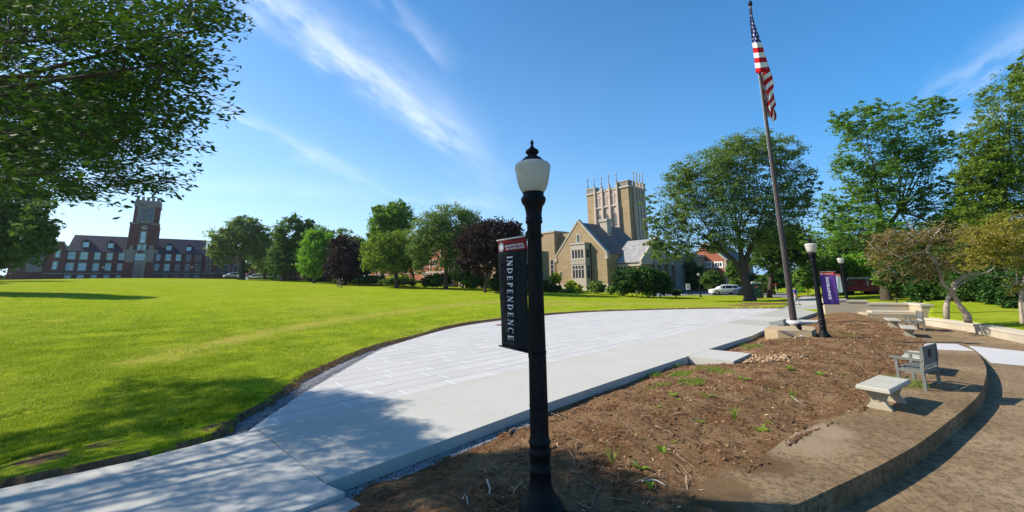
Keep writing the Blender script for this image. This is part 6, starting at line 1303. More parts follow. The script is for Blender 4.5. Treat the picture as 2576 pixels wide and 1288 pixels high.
dS=sdist(Q_,smoothline(g2([(380,905),(560,862),(760,820),(940,793),(1120,770),(1240,760),(1420,757)]),40)); keep=(dE>.06+.1*r.random(len(Q_)))&(r.random(len(Q_))>.92*np.exp(-(dS/1.1)**2))&(bare<.45+nz*.5)&(nz>-.42); Q_=Q_[keep]; dd=np.hypot(Q_[:,0],Q_[:,1])
Q_[:,2]=HH(Q_[:,0],Q_[:,1])+.05*np.exp(-(sdist(Q_,LAWN_EDGE)/1.5)**2)-.01
hgt=(.022+.034*(vnoise(Q_,1.1,33)+.5)+.040*(vnoise(Q_,3.3,34)+.5)**2); 
print('BLADES',len(Q_)); blades('turf',Q_,hgt,.004+.0009*dd,r,LM['grass'],lean=1.1)
# grass and weeds in the planting bed
def bedpts(px,py,rad,n,r):
    c=GB(px,py); a=r.random(n)*6.283; q=np.sqrt(r.random(n))*rad; P=np.stack([c[0]+q*np.cos(a),c[1]+q*np.sin(a)],1); z=bedz(P,sdist(P,wl),sdist(P,BEDIN))+vnoise(P,1.3,1)*.09+vnoise(P,3.7,2)*.06; return np.c_[P,z+.0]
LM['weed']=leafmat('weed_leaves',(.08,.15,.02),(.17,.27,.03),(.30,.38,.08),trans=.4,g=1.1)
r=np.random.default_rng(22); GP=[]
for px,py,rad,nn in ((1690,922,.28,260),(1712,942,.32,380),(1740,962,.34,420),(1640,946,.3,220),(1665,966,.2,100),(1850,866,.45,420),(1890,873,.4,360),(1780,930,.5,260),(1815,936,.35,160),(2270,968,.5,420),(2245,955,.3,160),(1600,955,.25,80),(2055,795,.7,160),(2110,838,.5,90),(2140,846,.4,60),(1640,975,.15,40)): GP.append(bedpts(px,py,rad,nn,r))
GP=np.concatenate(GP); blades('grass_patches',GP,np.full(len(GP),.08),np.full(len(GP),.012),r,LM['weed'],lean=1.,label='patches of short bright grass growing in the brown soil bed',cat='grass')
# small weeds: four kinds, copied
protos=[]
def weed(kindn,seed):
    r=np.random.default_rng(seed); mb_V=[];F_=[]
    n=(9,7,12,14)[kindn]
    for i in range(n):
        a=r.random()*6.283; el=(.35,.6,1.1,.25)[kindn]+r.random()*.3; L0=(.12,.10,.24,.16)[kindn]*(.6+.7*r.random()); w_=(.035,.045,.010,.03)[kindn]
        d=np.array([math.cos(a)*math.cos(el),math.sin(a)*math.cos(el),math.sin(el)]); s_=np.array([-math.sin(a),math.cos(a),0]); o0=np.array([0,0,.0]); m1=o0+d*L0*.55; e=o0+d*L0+np.array([0,0,-.02]); k=len(mb_V)
        mb_V+= [o0,m1-s_*w_/2,e,m1+s_*w_/2]; F_.append((k,k+1,k+2,k+3))
    o=mesh_np('weed',np.array(mb_V),np.array(F_),LM['weed']); return o
WP=[weed(i%4,200+i) for i in range(4)]
WL=[(1542,1170,2,'tall thin weed nearest the shadow edge right of the lamp base'),(1670,1140,1,'round leafed pale weed with its own dark shadow'),(1695,1110,0,'small bright weed just above the round leafed weed'),(1850,1062,2,'upright weed in the middle of the bed'),(1915,1085,0,'weed nearest the corner of the concrete terrace'),(1935,1068,3,'broad weed left of the terrace corner'),(1995,1012,2,'bushy weed left of the nearest bench'),(2065,945,3,'weed between the landing slab and the nearest bench'),(2120,940,3,'cluster weed left of the near armchair'),(2030,880,3,'weed below the nearest lamp shadow'),(1870,955,3,'low weed under the landing slab'),(1935,985,3,'weed in the centre right of the bed'),(1655,1028,0,'small weed left part of the bed under the walk'),(1690,1000,0,'second small weed under the walk edge'),(1708,1012,3,'yellowish weed beside twigs'),(1640,1232,0,'tiny weed at the lower end of the bed'),(1612,1185,0,'tiny weed close to the shadow tip'),(2160,925,0,'weed in front of the near armchair'),(1780,1000,3,'weed in the left centre of the bed'),(1985,930,3,'weed in the bed left of the hidden bench'),(2090,905,0,'weed high up in the bed near the benches'),(1760,1060,0,'weed in the lower centre of the bed')]
for i,(px,py,kd,lb) in enumerate(WL):
    o=WP[kd] if i<0 else WP[kd].copy(); 
    if o.name not in COL.objects: COL.objects.link(o)
    p=GB(px,py); P=np.array([[p[0],p[1]]]); o.location=(p[0],p[1],p[2]+float(vnoise(P,1.3,1)[0]*.09+vnoise(P,3.7,2)[0]*.06)+.005); o.rotation_euler[2]=i*1.3; s_=1.+.5*math.sin(i*2.1); 
    s_*=1.35 if kd==2 else 1.0
    o.scale=(s_,)*3; tag(o,lb,'weed','weeds growing in the soil bed')
for o in WP: bpy.data.objects.remove(o)
# wood chips and crumbs of soil
r=np.random.default_rng(23); n=44000; P=np.c_[r.uniform(-.5,20,n),4+26*r.random(n)**1.7]; P=P[inpoly(P,BEDP)]
z=bedz(P,sdist(P,wl),sdist(P,BEDIN))+vnoise(P,1.3,1)*.09+vnoise(P,3.7,2)*.06+vnoise(P,9,3)*.035
n=len(P); C=np.c_[P,z+.012]; sz=.010+.022*r.random(n)**2+.0010*P[:,1]
V,Fq=leafquads(C,sz*2.4,r,.5,.3); km=NB('wood_chips'); km.col(km.ramp(km.geo.outputs['Random Per Island'],[(.0,(.05,.028,.018)),(.5,(.16,.09,.05)),(.8,(.27,.16,.09)),(.97,(.44,.31,.20))])); km.rough(1.); km.b.inputs['Specular IOR Level'].default_value=0.
tag(mesh_np('mulch',V,Fq,km.m),kind='stuff',label='loose brown wood chips and twigs scattered over the soil bed',cat='mulch')
# clods
def clods(name,P,z,s,r,mat,label=None,cat=None):
    ico=np.array([(0,0,1),(.9,0,.3),(.28,.85,.3),(-.72,.53,.3),(-.72,-.53,.3),(.28,-.85,.3),(0,0,-.6)]); f=np.array([(0,1,2),(0,2,3),(0,3,4),(0,4,5),(0,5,1),(6,2,1),(6,3,2),(6,4,3),(6,5,4),(6,1,5)]); n=len(P)
    a=r.random(n)*6.283; ca,sa=np.cos(a),np.sin(a); J=ico[None]*(1+.35*r.normal(size=(n,7,1)))*s[:,None,None]*np.array([1,.8,.65]); X_=J[:,:,0]*ca[:,None]-J[:,:,1]*sa[:,None]; Y_=J[:,:,0]*sa[:,None]+J[:,:,1]*ca[:,None]
    V=np.stack([X_+P[:,0,None],Y_+P[:,1,None],J[:,:,2]+z[:,None]],2).reshape(-1,3); Fq=(f[None]+np.arange(n)[:,None,None]*7).reshape(-1,3); return tag(mesh_np(name,V,Fq,mat,k=3),label,cat,kind='stuff')
P=np.c_[r.uniform(-.5,20,5200),4+24*r.random(5200)**1.6]; P=P[inpoly(P,BEDP)]; z=bedz(P,sdist(P,wl),sdist(P,BEDIN))+vnoise(P,1.3,1)*.09+vnoise(P,3.7,2)*.06
clods('soil_clods',P,z+.005,.012+.035*r.random(len(P))**3,r,M_SOIL,'lumps of brown earth lying in the planting bed','soil')
c=G(1925,905); P=np.array(c[:2])+r.normal(size=(260,2))*np.array([.42,.42]); z=bedz(P,sdist(P,wl),sdist(P,BEDIN))
clods('clay_clods',P,z+.03,.03+.06*r.random(len(P))**2,r,simple('pale_clay',(.34,.235,.14),1.,.25,6),'pale clay lumps heaped at the right end of the concrete landing','soil')
# gravel stones in the two gravel strips
r=np.random.default_rng(24); 
pts=[]
for (a_,b_,wd,dz) in ((G(600,1070),G(700,1000),.34,-.09),(G(700,1000),G(800,948),.22,-.09),(G(800,948),G(930,880),.12,-.09)):
    t=r.random(1500)[:,None]; q=np.array(a_)[:2]+(np.array(b_)[:2]-np.array(a_)[:2])*t+r.normal(size=(1500,2))*wd*.5; pts.append(np.c_[q,HH(q[:,0],q[:,1])+dz])
t=r.random(2600)[:,None]; q=gi[0]+(gi[1]-gi[0])*t-wn_*(.0)+np.array(wn_)*(-1 if inner(ts[0])<0 else 1)*0; sgn=1 if ((np.array(GB(1400,1100)[:2])-gi[0])@wn_)>0 else -1
q=q+wn_*sgn*(.03+.22*r.random(2600))[:,None]; pts.append(np.c_[q,HH(q[:,0],q[:,1])-.19])
pts=np.concatenate(pts); clods('gravel_stones',pts[:,:2],pts[:,2],.010+.014*r.random(len(pts)),r,simple('gravel_stone',(.30,.30,.31),.9,.4,30),'grey gravel stones along the edges of the new concrete','gravel')
# dry leaves on the terrace and lower walk
LM['dry']=leafmat('dry_leaves',(.20,.08,.03),(.42,.20,.08),(.6,.38,.2),trans=.1)
P=[]
for px,py,sx_,sy_,n_ in ((2470,835,50,4,120),(2380,822,30,3,90),(2210,787,40,1.5,120),(2520,843,30,3,60),(2200,796,40,2,80)):
    for _ in range(n_): P.append(G(px+r.normal()*sx_,py+r.normal()*sy_))
P=np.array(P); P[:,2]=HH(P[:,0],P[:,1])-step_(P[:,1])+.01; V,Fq=leafquads(P,np.full(len(P),.07),r,1.5,.6); tag(mesh_np('fallen_leaves',V,Fq,LM['dry']),'dry orange brown leaves lying along the low wall and seat wall','leaves',kind='stuff')
# sticks and roots
M_STK=simple('dead_wood',(.25,.17,.11),.95,.3,12,bump=.4); M_STKP=simple('bleached_wood',(.5,.43,.35),.9,.15,12,bump=.3)
for i,(pl,rd_,mt,lb) in enumerate((([(1005,1203),(1040,1180),(1075,1165),(1115,1155)],.018,M_STK,'long thin root at the foot of the walk edge, left of the lamp'),([(1280,1093),(1300,1075),(1315,1067)],.03,M_STK,'short thick broken root against the walk edge left of the lamp'),([(1302,1072),(1335,1066)],.022,M_STK,'root piece running behind the lamp shaft'),([(1226,1218),(1232,1235),(1228,1250)],.013,M_STKP,'bleached stick standing in the shaded soil left of the lamp base'),([(1160,1256),(1172,1246),(1176,1268)],.009,M_STKP,'small pale stick at the bottom edge in the shaded soil'),([(1450,1262),(1485,1282),(1500,1240),(1512,1228)],.010,M_STK,'thin branched twig right of the lamp base'),([(1615,1218),(1650,1215),(1675,1228)],.014,M_STKP,'pale twig beside the tip of the tree shadow'),([(1648,1074),(1680,1086),(1702,1096)],.013,M_STK,'dark twig in the lower part of the sunlit bed'),([(1700,1145),(1730,1165),(1752,1180)],.010,M_STK,'thin twig below the round leafed weed'),([(1725,1005),(1760,1012),(1785,1022)],.011,M_STK,'thin twig across the centre of the bed'),([(1990,1000),(2010,1010),(2030,1024)],.010,M_STKP,'pale twig close to the terrace edge'),([(2028,1254),(2048,1254)],.009,M_STK,'dark stick on the near part of the terrace'))):
    P=[np.array(GB(*p)) for p in pl]
    for p in P: q=p[None,:2]; p[2]+=.012+(0 if i==11 else float(vnoise(q,1.3,1)[0]*.09+vnoise(q,3.7,2)[0]*.06))
    if i==3: P[0][2]+=.05
    Pi=smoothline(P,8) if len(P)>2 else np.array(P); Pi=Pi+r.normal(size=Pi.shape)*.006
    tag(MB().tube(Pi,np.linspace(rd_,rd_*.5,len(Pi)),6).build('stick',mt),lb,'stick','sticks and roots lying around the bed')
# more of the woods on the right, each its own shrub or tree
k_=0
for (px,py,rx,ry,dp,lf,nm,lab) in ((2090,640,60,40,70,'dark','shade_tree','dark tree low behind the nearest pair of banners'),(2200,630,60,44,66,'dark','shade_tree','dark tree above the red truck'),(2050,700,30,22,85,'mid','shrub','far green shrub between the flagpole and the purple banner'),(2140,690,50,18,72,'dark','shrub','far dark shrub right behind the green banner'),(2320,660,60,50,52,'dark','shade_tree','dark tree at the foot of the tall upright tree'),(2500,640,70,70,40,'dark','shade_tree','dark tree behind the right crab apple'),(2590,640,60,80,38,'dark','shade_tree','dark tree cut by the right edge behind the crab apple'),(2410,700,60,40,36,'yew','shrub','very dark shrub between the two crooked trunks'),(2260,715,44,26,46,'yew','shrub','very dark low shrub right of the parked grey truck'),(1960,700,44,26,95,'dark','shrub','far dark hedge left of the flagpole foot'),(2560,750,50,36,25,'yew','shrub','dark low shrub at the foot of the right crab apple')):
    tree(nm,lab,(px,py+ry*.95),[(px,py,rx,ry),(px-rx*.5,py+ry*.2,rx*.6,ry*.7),(px+rx*.5,py+ry*.2,rx*.6,ry*.7)],dp,lf,170,30,.0065*dp,cat='tree' if nm=='shade_tree' else 'shrub',group='shrubs and trees beyond the seat wall',trunk_r=.1,seed=140+k_,nbr=20,rc=.28,flat=.8,shell=.4); k_+=1
# ================================================================== road, vehicles, cabin, sign, people
M_ASPH=conc('grey_asphalt',(.20,.20,.20),.12,.3)
slab('road',g2([(1640,745.5),(1745,742.5),(1870,743),(1985,749.5),(2010,746),(1985,738),(1870,733),(1700,733),(1640,738)]),M_ASPH,top=.03,thick=.2,cut=3)
slab('driveway',g2([(1712,733),(1752,733),(1745,725),(1705,722)]),M_ASPH,top=.034,thick=.2,cut=3)
M_CARW=simple('white_car_paint',(.72,.72,.73),.25,.02,2,bump=0,spec=.6); M_TYRE=simple('tyre_rubber',(.015,.015,.016),.8,.1,8,bump=0); M_RIM=simple('alloy_rim',(.35,.35,.36),.35,.1,8,metal=.6,bump=0)
M_CLAD=simple('black_cladding',(.02,.02,.02),.7,.1,8,bump=0); M_CGL=simple('car_glass',(.012,.02,.035),.15,.1,1,bump=0,spec=.4); M_TAIL=simple('tail_light',(.5,.02,.02),.3,.05,3,bump=0)
def make_car(name,paint,Lc=4.95,Wc=1.95,Hc=1.78,kindc='suv'):
    """nose towards -x, wheels on z=0"""
    r=empty(name,(0,0,0)); k=Lc/4.95; hz=Hc/1.78
    # stations: x, z bottom, z belt, z roof (or bonnet), half width, half roof width
    st=[(-2.46,.42,.72,.74,.62,.55),(-2.38,.30,.88,.92,.84,.7),(-2.05,.28,.98,1.04,.93,.78),(-1.75,.28,1.0,1.08,.95,.80),(-1.42,.28,1.01,1.14,.96,.78),(-.62,.28,1.03,1.70,.97,.70),(-.1,.28,1.04,1.78,.975,.70),(1.1,.28,1.06,1.78,.975,.69),(1.95,.30,1.08,1.72,.96,.67),(2.3,.36,1.12,1.42,.93,.68),(2.42,.44,1.08,1.12,.86,.72),(2.48,.5,.9,.92,.74,.66)]
    if kindc=='sedan': st=[(a,b,c*.92,(d if d<1.2 else d*.84)*.95,e,f) for a,b,c,d,e,f in st]; st[-4]=(1.85,.3,1.0,1.14,.95,.7); st[-3]=(2.22,.36,.98,1.06,.92,.7)
    V=[];F_=[]
    for x,zb,zl,zr_,wv_,wr in st:
        x*=k; V+=[(x,-wv_*.9,zb*hz),(x,-wv_,(zb+.18)*hz),(x,-wv_,zl*hz*.86),(x,-wv_*.97,zl*hz),(x,-wr,zr_*hz-.04),(x,-wr*.8,zr_*hz),(x,wr*.8,zr_*hz),(x,wr,zr_*hz-.04),(x,wv_*.97,zl*hz),(x,wv_,zl*hz*.86),(x,wv_,(zb+.18)*hz),(x,wv_*.9,zb*hz)]
    n=12
    for i in range(len(st)-1):
        for q in range(n): F_.append((i*n+q,i*n+(q+1)%n,(i+1)*n+(q+1)%n,(i+1)*n+q))
    F_+= [tuple(range(n-1,-1,-1)),tuple((len(st)-1)*n+q for q in range(n))]
    MB().add(V,F_,False).build('body',paint,r)
    def sidepoint(i,t,off,sy): # between belt and roof at station i
        x,zb,zl,zr_,wv_,wr=st[i]; y=(wv_*.97)+(wr-wv_*.97)*t; z=zl*hz+((zr_*hz-.04)-zl*hz)*t; return (x*k,sy*(y+off),z)
    for sy in (-1,1):
        for (i,j,a,b) in ((4,5,.25,.0),(5,6,0,0),(6,7,0,0),(7,8,0,0)):
            p=[sidepoint(i,.12 if i!=4 else .5,.012,sy),sidepoint(j,.12,.012,sy),sidepoint(j,.86,.012,sy),sidepoint(i,.86 if i!=4 else .6,.012,sy)]
            x0=p[0][0]+.05; x1=p[1][0]-.05; p=[(x0,p[0][1],p[0][2]),(x1,p[1][1],p[1][2]),(x1,p[2][1],p[2][2]),(x0,p[3][1],p[3][2])]; q=[(a_,b_-sy*.03,c_) for a_,b_,c_ in p]
            MB().add(p+q,[(0,1,2,3),(7,6,5,4),(0,4,5,1),(1,5,6,2),(2,6,7,3),(3,7,4,0)]).build('side_window',M_CGL,r)
        MB().box(-2.0*k,2.1*k,sy*.955-.03,sy*.955+.03,.27,.42).build('sill_cladding',M_CLAD,r)
        MB().box(-2.40*k,-2.12*k,sy*.70-.14,sy*.70+.14,.74*hz,.84*hz).build('headlight',M_CGL,r); MB().box(2.22*k,2.44*k,sy*.80-.1,sy*.80+.1,.95*hz,1.1*hz).build('tail_light',M_TAIL,r)
        MB().bbox(-.95*k,-.78*k,sy*1.05-.1,sy*1.05+.08,1.02*hz,1.15*hz,.03).build('mirror',paint,r)
    a,b=st[4],st[5]; MB().add([(a[0]*k+.08,-.68,a[3]*hz+.03),(b[0]*k-.02,-.62,b[3]*hz-.0),(b[0]*k-.02,.62,b[3]*hz-.0),(a[0]*k+.08,.68,a[3]*hz+.03),(a[0]*k+.1,-.68,a[3]*hz-.05),(b[0]*k,-.62,b[3]*hz-.08),(b[0]*k,.62,b[3]*hz-.08),(a[0]*k+.1,.68,a[3]*hz-.05)],[(0,1,2,3),(7,6,5,4),(0,4,5,1),(1,5,6,2),(2,6,7,3),(3,7,4,0)]).build('windscreen',M_CGL,r)
    for x in (-1.52*k,1.42*k):
        for sy in (-1,1):
            w_=MB(); w_.lathe([(-.12,.22),(-.12,.35),(-.09,.37),(.09,.37),(.12,.35),(.12,.22)],24); o=w_.build('wheel',M_TYRE,r); o.location=(x,sy*.89,.37); o.rotation_euler[0]=R(90)
            q=MB().lathe([(-.125,.0),(-.125,.235),(.125,.235),(.125,.0)],20); 
            o2=q.build('rim',M_RIM,o)
            for a_ in range(5):
                an=a_*2*math.pi/5+.3; MB().tube([(math.cos(an)*.19,math.sin(an)*.19,-.13),(math.cos(an)*.19,math.sin(an)*.19,.13)],.045,6).build('spoke_gap',M_CLAD,o2)
            MB().lathe([(-.03,.0),(-.03,.43),(.0,.43),(.0,.0)],24).build('wheel_arch',M_CLAD,r); wa=[c for c in bpy.data.objects if c.name.startswith('wheel_arch')][-1]; wa=bpy.context.scene.objects[wa.name]; wa.location=(x,sy*(.955),.40); wa.rotation_euler[0]=R(90)
    return r
suv=make_car('suv',M_CARW); p=G(1823,741.5,.03); suv.location=P3(p); suv.rotation_euler[2]=R(-6); tag(suv,'white family car parked side on along the road behind the lawn','car')
def cheap(src,label,px,py,dp,rz,paint,nm='parked_car',cat='car',sc=1.,g='cars parked near the small brick building'):
    o=copy_tree(src); p=AW(px,py,dp); p[2]=max(H(p[0],p[1]),p[2]-.2); o.location=P3(p); o.rotation_euler[2]=R(rz); o.scale=(sc,)*3; o.name=nm; tag(o,label,cat,g)
    for c in bpy.data.objects:
        if c.parent==o and (c.name.startswith('body') or c.name.startswith('mirror')): c.data=c.data.copy(); c.data.materials[0]=paint
    return o
M_CARR=simple('dark_red_car_paint',(.16,.03,.03),.3,.05,2,bump=0,spec=.6); M_CARO=simple('orange_red_paint',(.50,.09,.04),.4,.1,2,bump=0,spec=.5); M_CARB=simple('dark_blue_car_paint',(.02,.03,.06),.25,.05,2,bump=0,spec=.6)
cheap(suv,'pale grey car under the right end wing of the clock tower building',584,697.5,128,50,simple('silver_car_paint',(.35,.38,.40),.3,.05,2,bump=0,spec=.6))
cheap(suv,'white car seen nose first, left of the dark red one',610,699,126,110,M_CARW)
cheap(suv,'dark red car beside the cone shaped evergreen',621,699,124,95,M_CARR)
cheap(suv,'low white car just left of the tiny lamp post before the small brick building',641,701.5,120,20,M_CARW,sc=.9)
cheap(suv,'white van like car right of the tiny lamp post before the small brick building',654,701.5,121,30,M_CARW,sc=1.1)
cheap(suv,'orange red car in a sunlit gap right of the tall dark maple trunk',728,704,112,10,M_CARO,sc=1.3)
cheap(suv,'dark blue car mostly hidden by the honey locust trunk, behind the white car',1886,741,66,0,M_CARB,g='cars on the road behind the lawn')
# ---- green toilet cabin
M_GRN=simple('dark_green_plastic',(.012,.07,.055),.45,.12,3,bump=.1,spec=.4); M_GRY=simple('pale_grey_plastic',(.42,.44,.42),.5,.08,3,bump=0)
p=G(1902,750); cb_=empty('portable_toilet',P3(p),R(-8)); tag(cb_,'dark green portable toilet cabin with grey roof right of the honey locust trunk','portable toilet')
MB().bbox(-.68,.68,-.6,.6,.0,.12,.02).build('skid_base',M_CLAD,cb_); MB().bbox(-.62,.62,-.58,.58,.12,2.05,.03).build('cabin_wall',M_GRN,cb_)
for x in (-.6,-.2,.2,.6): MB().bbox(x-.03,x+.03,-.615,-.585,.14,2.04,.008).build('wall_rib',M_GRN,cb_)
MB().bbox(.63,.82,-.56,.58,.1,2.1,.02).build('side_panel',simple('brown_wood_panel',(.20,.13,.08),.8,.2,6),cb_)
MB().prism([(-.74,2.05),(.74,2.05),(.62,2.3),(0,2.36),(-.62,2.3)],-.7,.7,'y').build('roof',M_GRY,cb_)
d_=MB().bbox(-.42,.42,-.63,-.586,.18,1.95,.01).build('door',M_GRN,cb_); MB().bbox(.3,.36,-.66,-.632,1.0,1.12,.01).build('handle',M_GRY,d_)
lgo=MB(); n=20; lgo.add([(.30*math.cos(a*2*math.pi/n),-.65,1.62+.12*math.sin(a*2*math.pi/n)) for a in range(n)]+[(.30*math.cos(a*2*math.pi/n),-.632,1.62+.12*math.sin(a*2*math.pi/n)) for a in range(n)],[tuple(range(n)),tuple(range(2*n-1,n-1,-1))]+[(i,n+i,n+(i+1)%n,(i+1)%n) for i in range(n)]); lgo.build('emblem',simple('pale_red_emblem',(.5,.18,.13),.5,.1,8,bump=0),cb_)
# ---- white sign board with a green map mark
p=G(1733,742); sg_=empty('sign_board',P3(p),R(4)); tag(sg_,'white upright sign board with a green mark, left of the slim lamp post','sign')
MB().bbox(-.36,.36,-.04,.04,.9,1.98,.02).build('board',M_WHITE,sg_); MB().bbox(-.12,.14,-.07,.03,0,.9,.01).build('post',M_CLAD,sg_)
MB().bbox(.40,.52,-.05,.03,-.1,1.9,.01).build('post',M_CLAD,sg_)
m=MB(); m.prism([(-.15,1.2),(.12,1.25),(.16,1.55),(-.02,1.62),(-.18,1.5)],-.055,-.042,'y'); m.build('map_mark',simple('lime_green_mark',(.30,.50,.10),.6,.1,4,bump=0),sg_)
for z in (1.75,1.82): MB().box(-.22,.22,-.052,-.042,z-.012,z+.012).build('text_line',simple('grey_print',(.3,.32,.3),.6,.05,4,bump=0),sg_)
p=G(1954.5,744); rs=empty('street_sign',P3(p)); tag(rs,'small red street sign plate on a thin pale post beyond the toilet cabin','sign'); MB().tube([(0,0,-.1),(0,0,1.9)],.03,8).build('post',M_ROD,rs); MB().bbox(-.32,.32,-.03,.01,1.62,1.84,.01).build('plate',M_REDL,rs)
# ---- red hose truck under the trees
p=G(2165,741); p[2]=EYE+ray(2165,741)[2]*p[1]/ray(2165,741)[1]; tk=empty('utility_truck',P3(p),R(-20)); tag(tk,'dark red truck with round drums and white rack, half hidden beyond the seat wall','truck')
M_TRR=simple('red_truck_paint',(.16,.012,.012),.35,.1,3,bump=0,spec=.5)
MB().bbox(-2.1,2.0,-1.1,1.1,.45,1.15,.05).build('body',M_TRR,tk); MB().bbox(-2.0,-.3,-1.05,1.05,1.15,2.1,.12).build('cab',M_TRR,tk); MB().bbox(2.0,4.3,-1.05,1.05,.5,1.75,.08).build('cargo_box',simple('dark_grey_box',(.05,.06,.07),.5,.1,3,bump=0),tk)
for x in (.05,1.35): o=MB().lathe([(-.95,.0),(-.95,.62),(-.9,.66),(-.8,.5),(.8,.5),(.9,.66),(.95,.62),(.95,0)],20).build('drum',M_TRR,tk); o.location=(x,0,1.45); o.rotation_euler[0]=R(90); MB().lathe([(-.98,0),(-.98,.34),(-.951,.34),(-.951,0)],20).build('drum_plate',M_GRY,o)
for x in (-1.5,1.2,3.3):
    for sy in (-1,1): o=MB().lathe([(-.14,.2),(-.14,.42),(-.1,.46),(.1,.46),(.14,.42),(.14,.2)],18).build('wheel',M_TYRE,tk); o.location=(x,sy*.95,.42); o.rotation_euler[0]=R(90)
MB().bbox(-1.8,-.9,-1.07,-1.05,1.35,1.9,.004).build('side_window',M_CGL,tk)
pts=[(-1.6+i*.32,-1.0,2.28+.18*(i%2)) for i in range(14)]; MB().tube(pts,.03,5).build('rack',M_WHITE,tk); MB().tube([(-1.7,-1,2.24),(2.6,-1,2.24)],.03,5).build('rack_rail',M_WHITE,tk); 
for x in (-1.6,.6,2.5): MB().tube([(x,-1,1.1),(x,-1,2.26)],.03,5).build('rack_post',M_WHITE,tk)
# ---- people
def skin(name,verts,edges,mat,parent,lv=2):
    me=bpy.data.meshes.new(name); me.from_pydata([v[:3] for v in verts],edges,[]); o=bpy.data.objects.new(name,me); COL.objects.link(o)
    sk=o.modifiers.new('s','SKIN'); 
    for i,v in enumerate(verts): rr=v[3] if isinstance(v[3],tuple) else (v[3],v[3]); me.skin_vertices[0].data[i].radius=rr
    me.skin_vertices[0].data[0].use_root=True; sb=o.modifiers.new('u','SUBSURF'); sb.levels=lv; sb.render_levels=lv
    bpy.context.view_layer.update(); dg=bpy.context.evaluated_depsgraph_get(); nm=bpy.data.meshes.new_from_object(o.evaluated_get(dg)); bpy.data.objects.remove(o)
    nm.materials.clear(); nm.materials.append(mat); nm.polygons.foreach_set('use_smooth',[True]*len(nm.polygons)); q=bpy.data.objects.new(name,nm); COL.objects.link(q); q.parent=parent; return q
M_SKIN=simple('skin',(.42,.24,.17),.55,.06,6,bump=0)
def person(loc,rz,h,label,shirt,legs,hair,step=.18,armb=.12,shorts=False,group=None,cap=None):
    """faces +y"""
    r=empty('person',loc,rz); tag(r,label,'person',group); k=h/1.75; r.scale=(k,k,k)
    hipx=.095; 
    V=[(0,0,.95,(.13,.10)),(0,.0,1.12,(.125,.095)),(0,.01,1.32,(.15,.105)),(0,0,1.45,(.10,.08)),(0,.0,1.52,.055),(0,.02,1.60,(.072,.085)),(0,.02,1.67,(.078,.095)),(0,.01,1.73,(.05,.06))]
    E_=[(0,1),(1,2),(2,3),(3,4),(4,5),(5,6),(6,7)]
    for s,st in ((-1,step),(1,-step)):
        i=len(V); V+=[(s*hipx,0,.88,.092),(s*.10,st*.5+.03,.50,.058),(s*.10,st-.02,.12,.042),(s*.10,st-.01,.06,.040),(s*.105,st+.16,.03,.028)]; E_+=[(0,i),(i,i+1),(i+1,i+2),(i+2,i+3),(i+3,i+4)]
        i=len(V); ay=-st*.9; V+=[(s*.185,0,1.41,.055),(s*.23,ay*.35-.03,1.15,.043),(s*.235,ay+.06,.92,.032),(s*.235,ay+.09,.84,.036),(s*.235,ay+.11,.76,.018)]; E_+=[(3,i),(i,i+1),(i+1,i+2),(i+2,i+3),(i+3,i+4)]
    b=skin('body',V,E_,M_SKIN,r,2)
    T=[(0,0,.93,(.155,.125)),(0,0,1.12,(.145,.115)),(0,.01,1.32,(.17,.125)),(0,0,1.44,(.12,.10)),(0,0,1.485,(.075,.068))]; Et=[(0,1),(1,2),(2,3),(3,4)]
    for s,st in ((-1,step),(1,-step)): i=len(T); T+=[(s*.19,0,1.41,.068),(s*.225,-st*.25-.02,1.22,.062)]; Et+=[(3,i),(i,i+1)]
    skin('shirt',T,Et,shirt,r,2)
    Lg_=[(0,0,.97,(.145,.115)),(0,0,.90,(.14,.115))]; El=[(0,1)]
    for s,st in ((-1,step),(1,-step)):
        i=len(Lg_); Lg_+=[(s*hipx,0,.85,.105),(s*.10,st*.5+.03,.50,.075)]; El+=[(1,i),(i,i+1)]
        if not shorts: Lg_+=[(s*.10,st-.02,.12,.062)]; El+=[(i+1,i+2)]
    skin('trousers',Lg_,El,legs,r,2)
    MB().lathe([(1.62,.085),(1.66,.098),(1.72,.092),(1.765,.06),(1.78,.01)],14,0,-.005).build('hair',cap or hair,r)
    for s,st in ((-1,step),(1,-step)): MB().bbox(s*.10-.045,s*.10+.045,st-.09,st+.19,0,.085,.02).build('shoe',M_CLAD,r)
    return r
M_BLU=simple('blue_cloth',(.03,.06,.42),.8,.15,9,bump=.1); M_KHK=simple('pale_grey_cloth',(.34,.32,.31),.85,.1,9,bump=.1); M_HAIR=simple('dark_hair',(.03,.02,.015),.7,.2,20,bump=.1); M_NAVY=simple('dark_navy_cloth',(.02,.025,.04),.85,.15,9,bump=.1); M_BLKC=simple('black_cloth',(.012,.012,.014),.85,.15,9,bump=.1); M_JEAN=simple('grey_blue_cloth',(.12,.15,.20),.85,.1,9,bump=.1)
p=G(2005,768.5); person((p[0],p[1],p[2]+.02),R(-160),1.74,'man in blue shirt and pale grey trousers walking just right of the flagpole',M_BLU,M_KHK,M_HAIR,step=.15)
p=G(853,713.5); p=AW(853,714.2,70); p[2]=H(p[0],p[1]); person(P3(p),R(60),1.76,'left walker of two in dark clothes at the far edge of the lawn',M_JEAN,M_JEAN,M_HAIR,step=.22,group=None)
p=AW(860.5,714.4,70); p[2]=H(p[0],p[1]); person(P3(p),R(60),1.70,'right walker of two, wearing black, at the far edge of the lawn',M_BLKC,M_NAVY,M_HAIR,step=-.2)
# ---- manhole lid on the plaza
p=G(1258,817.5,.004); mh=MB().lathe([(0,.0),(0,.32),(.012,.31),(.012,0)],24).build('drain_cover',simple('rusty_iron',(.22,.09,.05),.8,.2,10)); mh.location=P3(p); tag(mh,'small rusty round cover in the stamped plaza beside the black banner','drain cover')
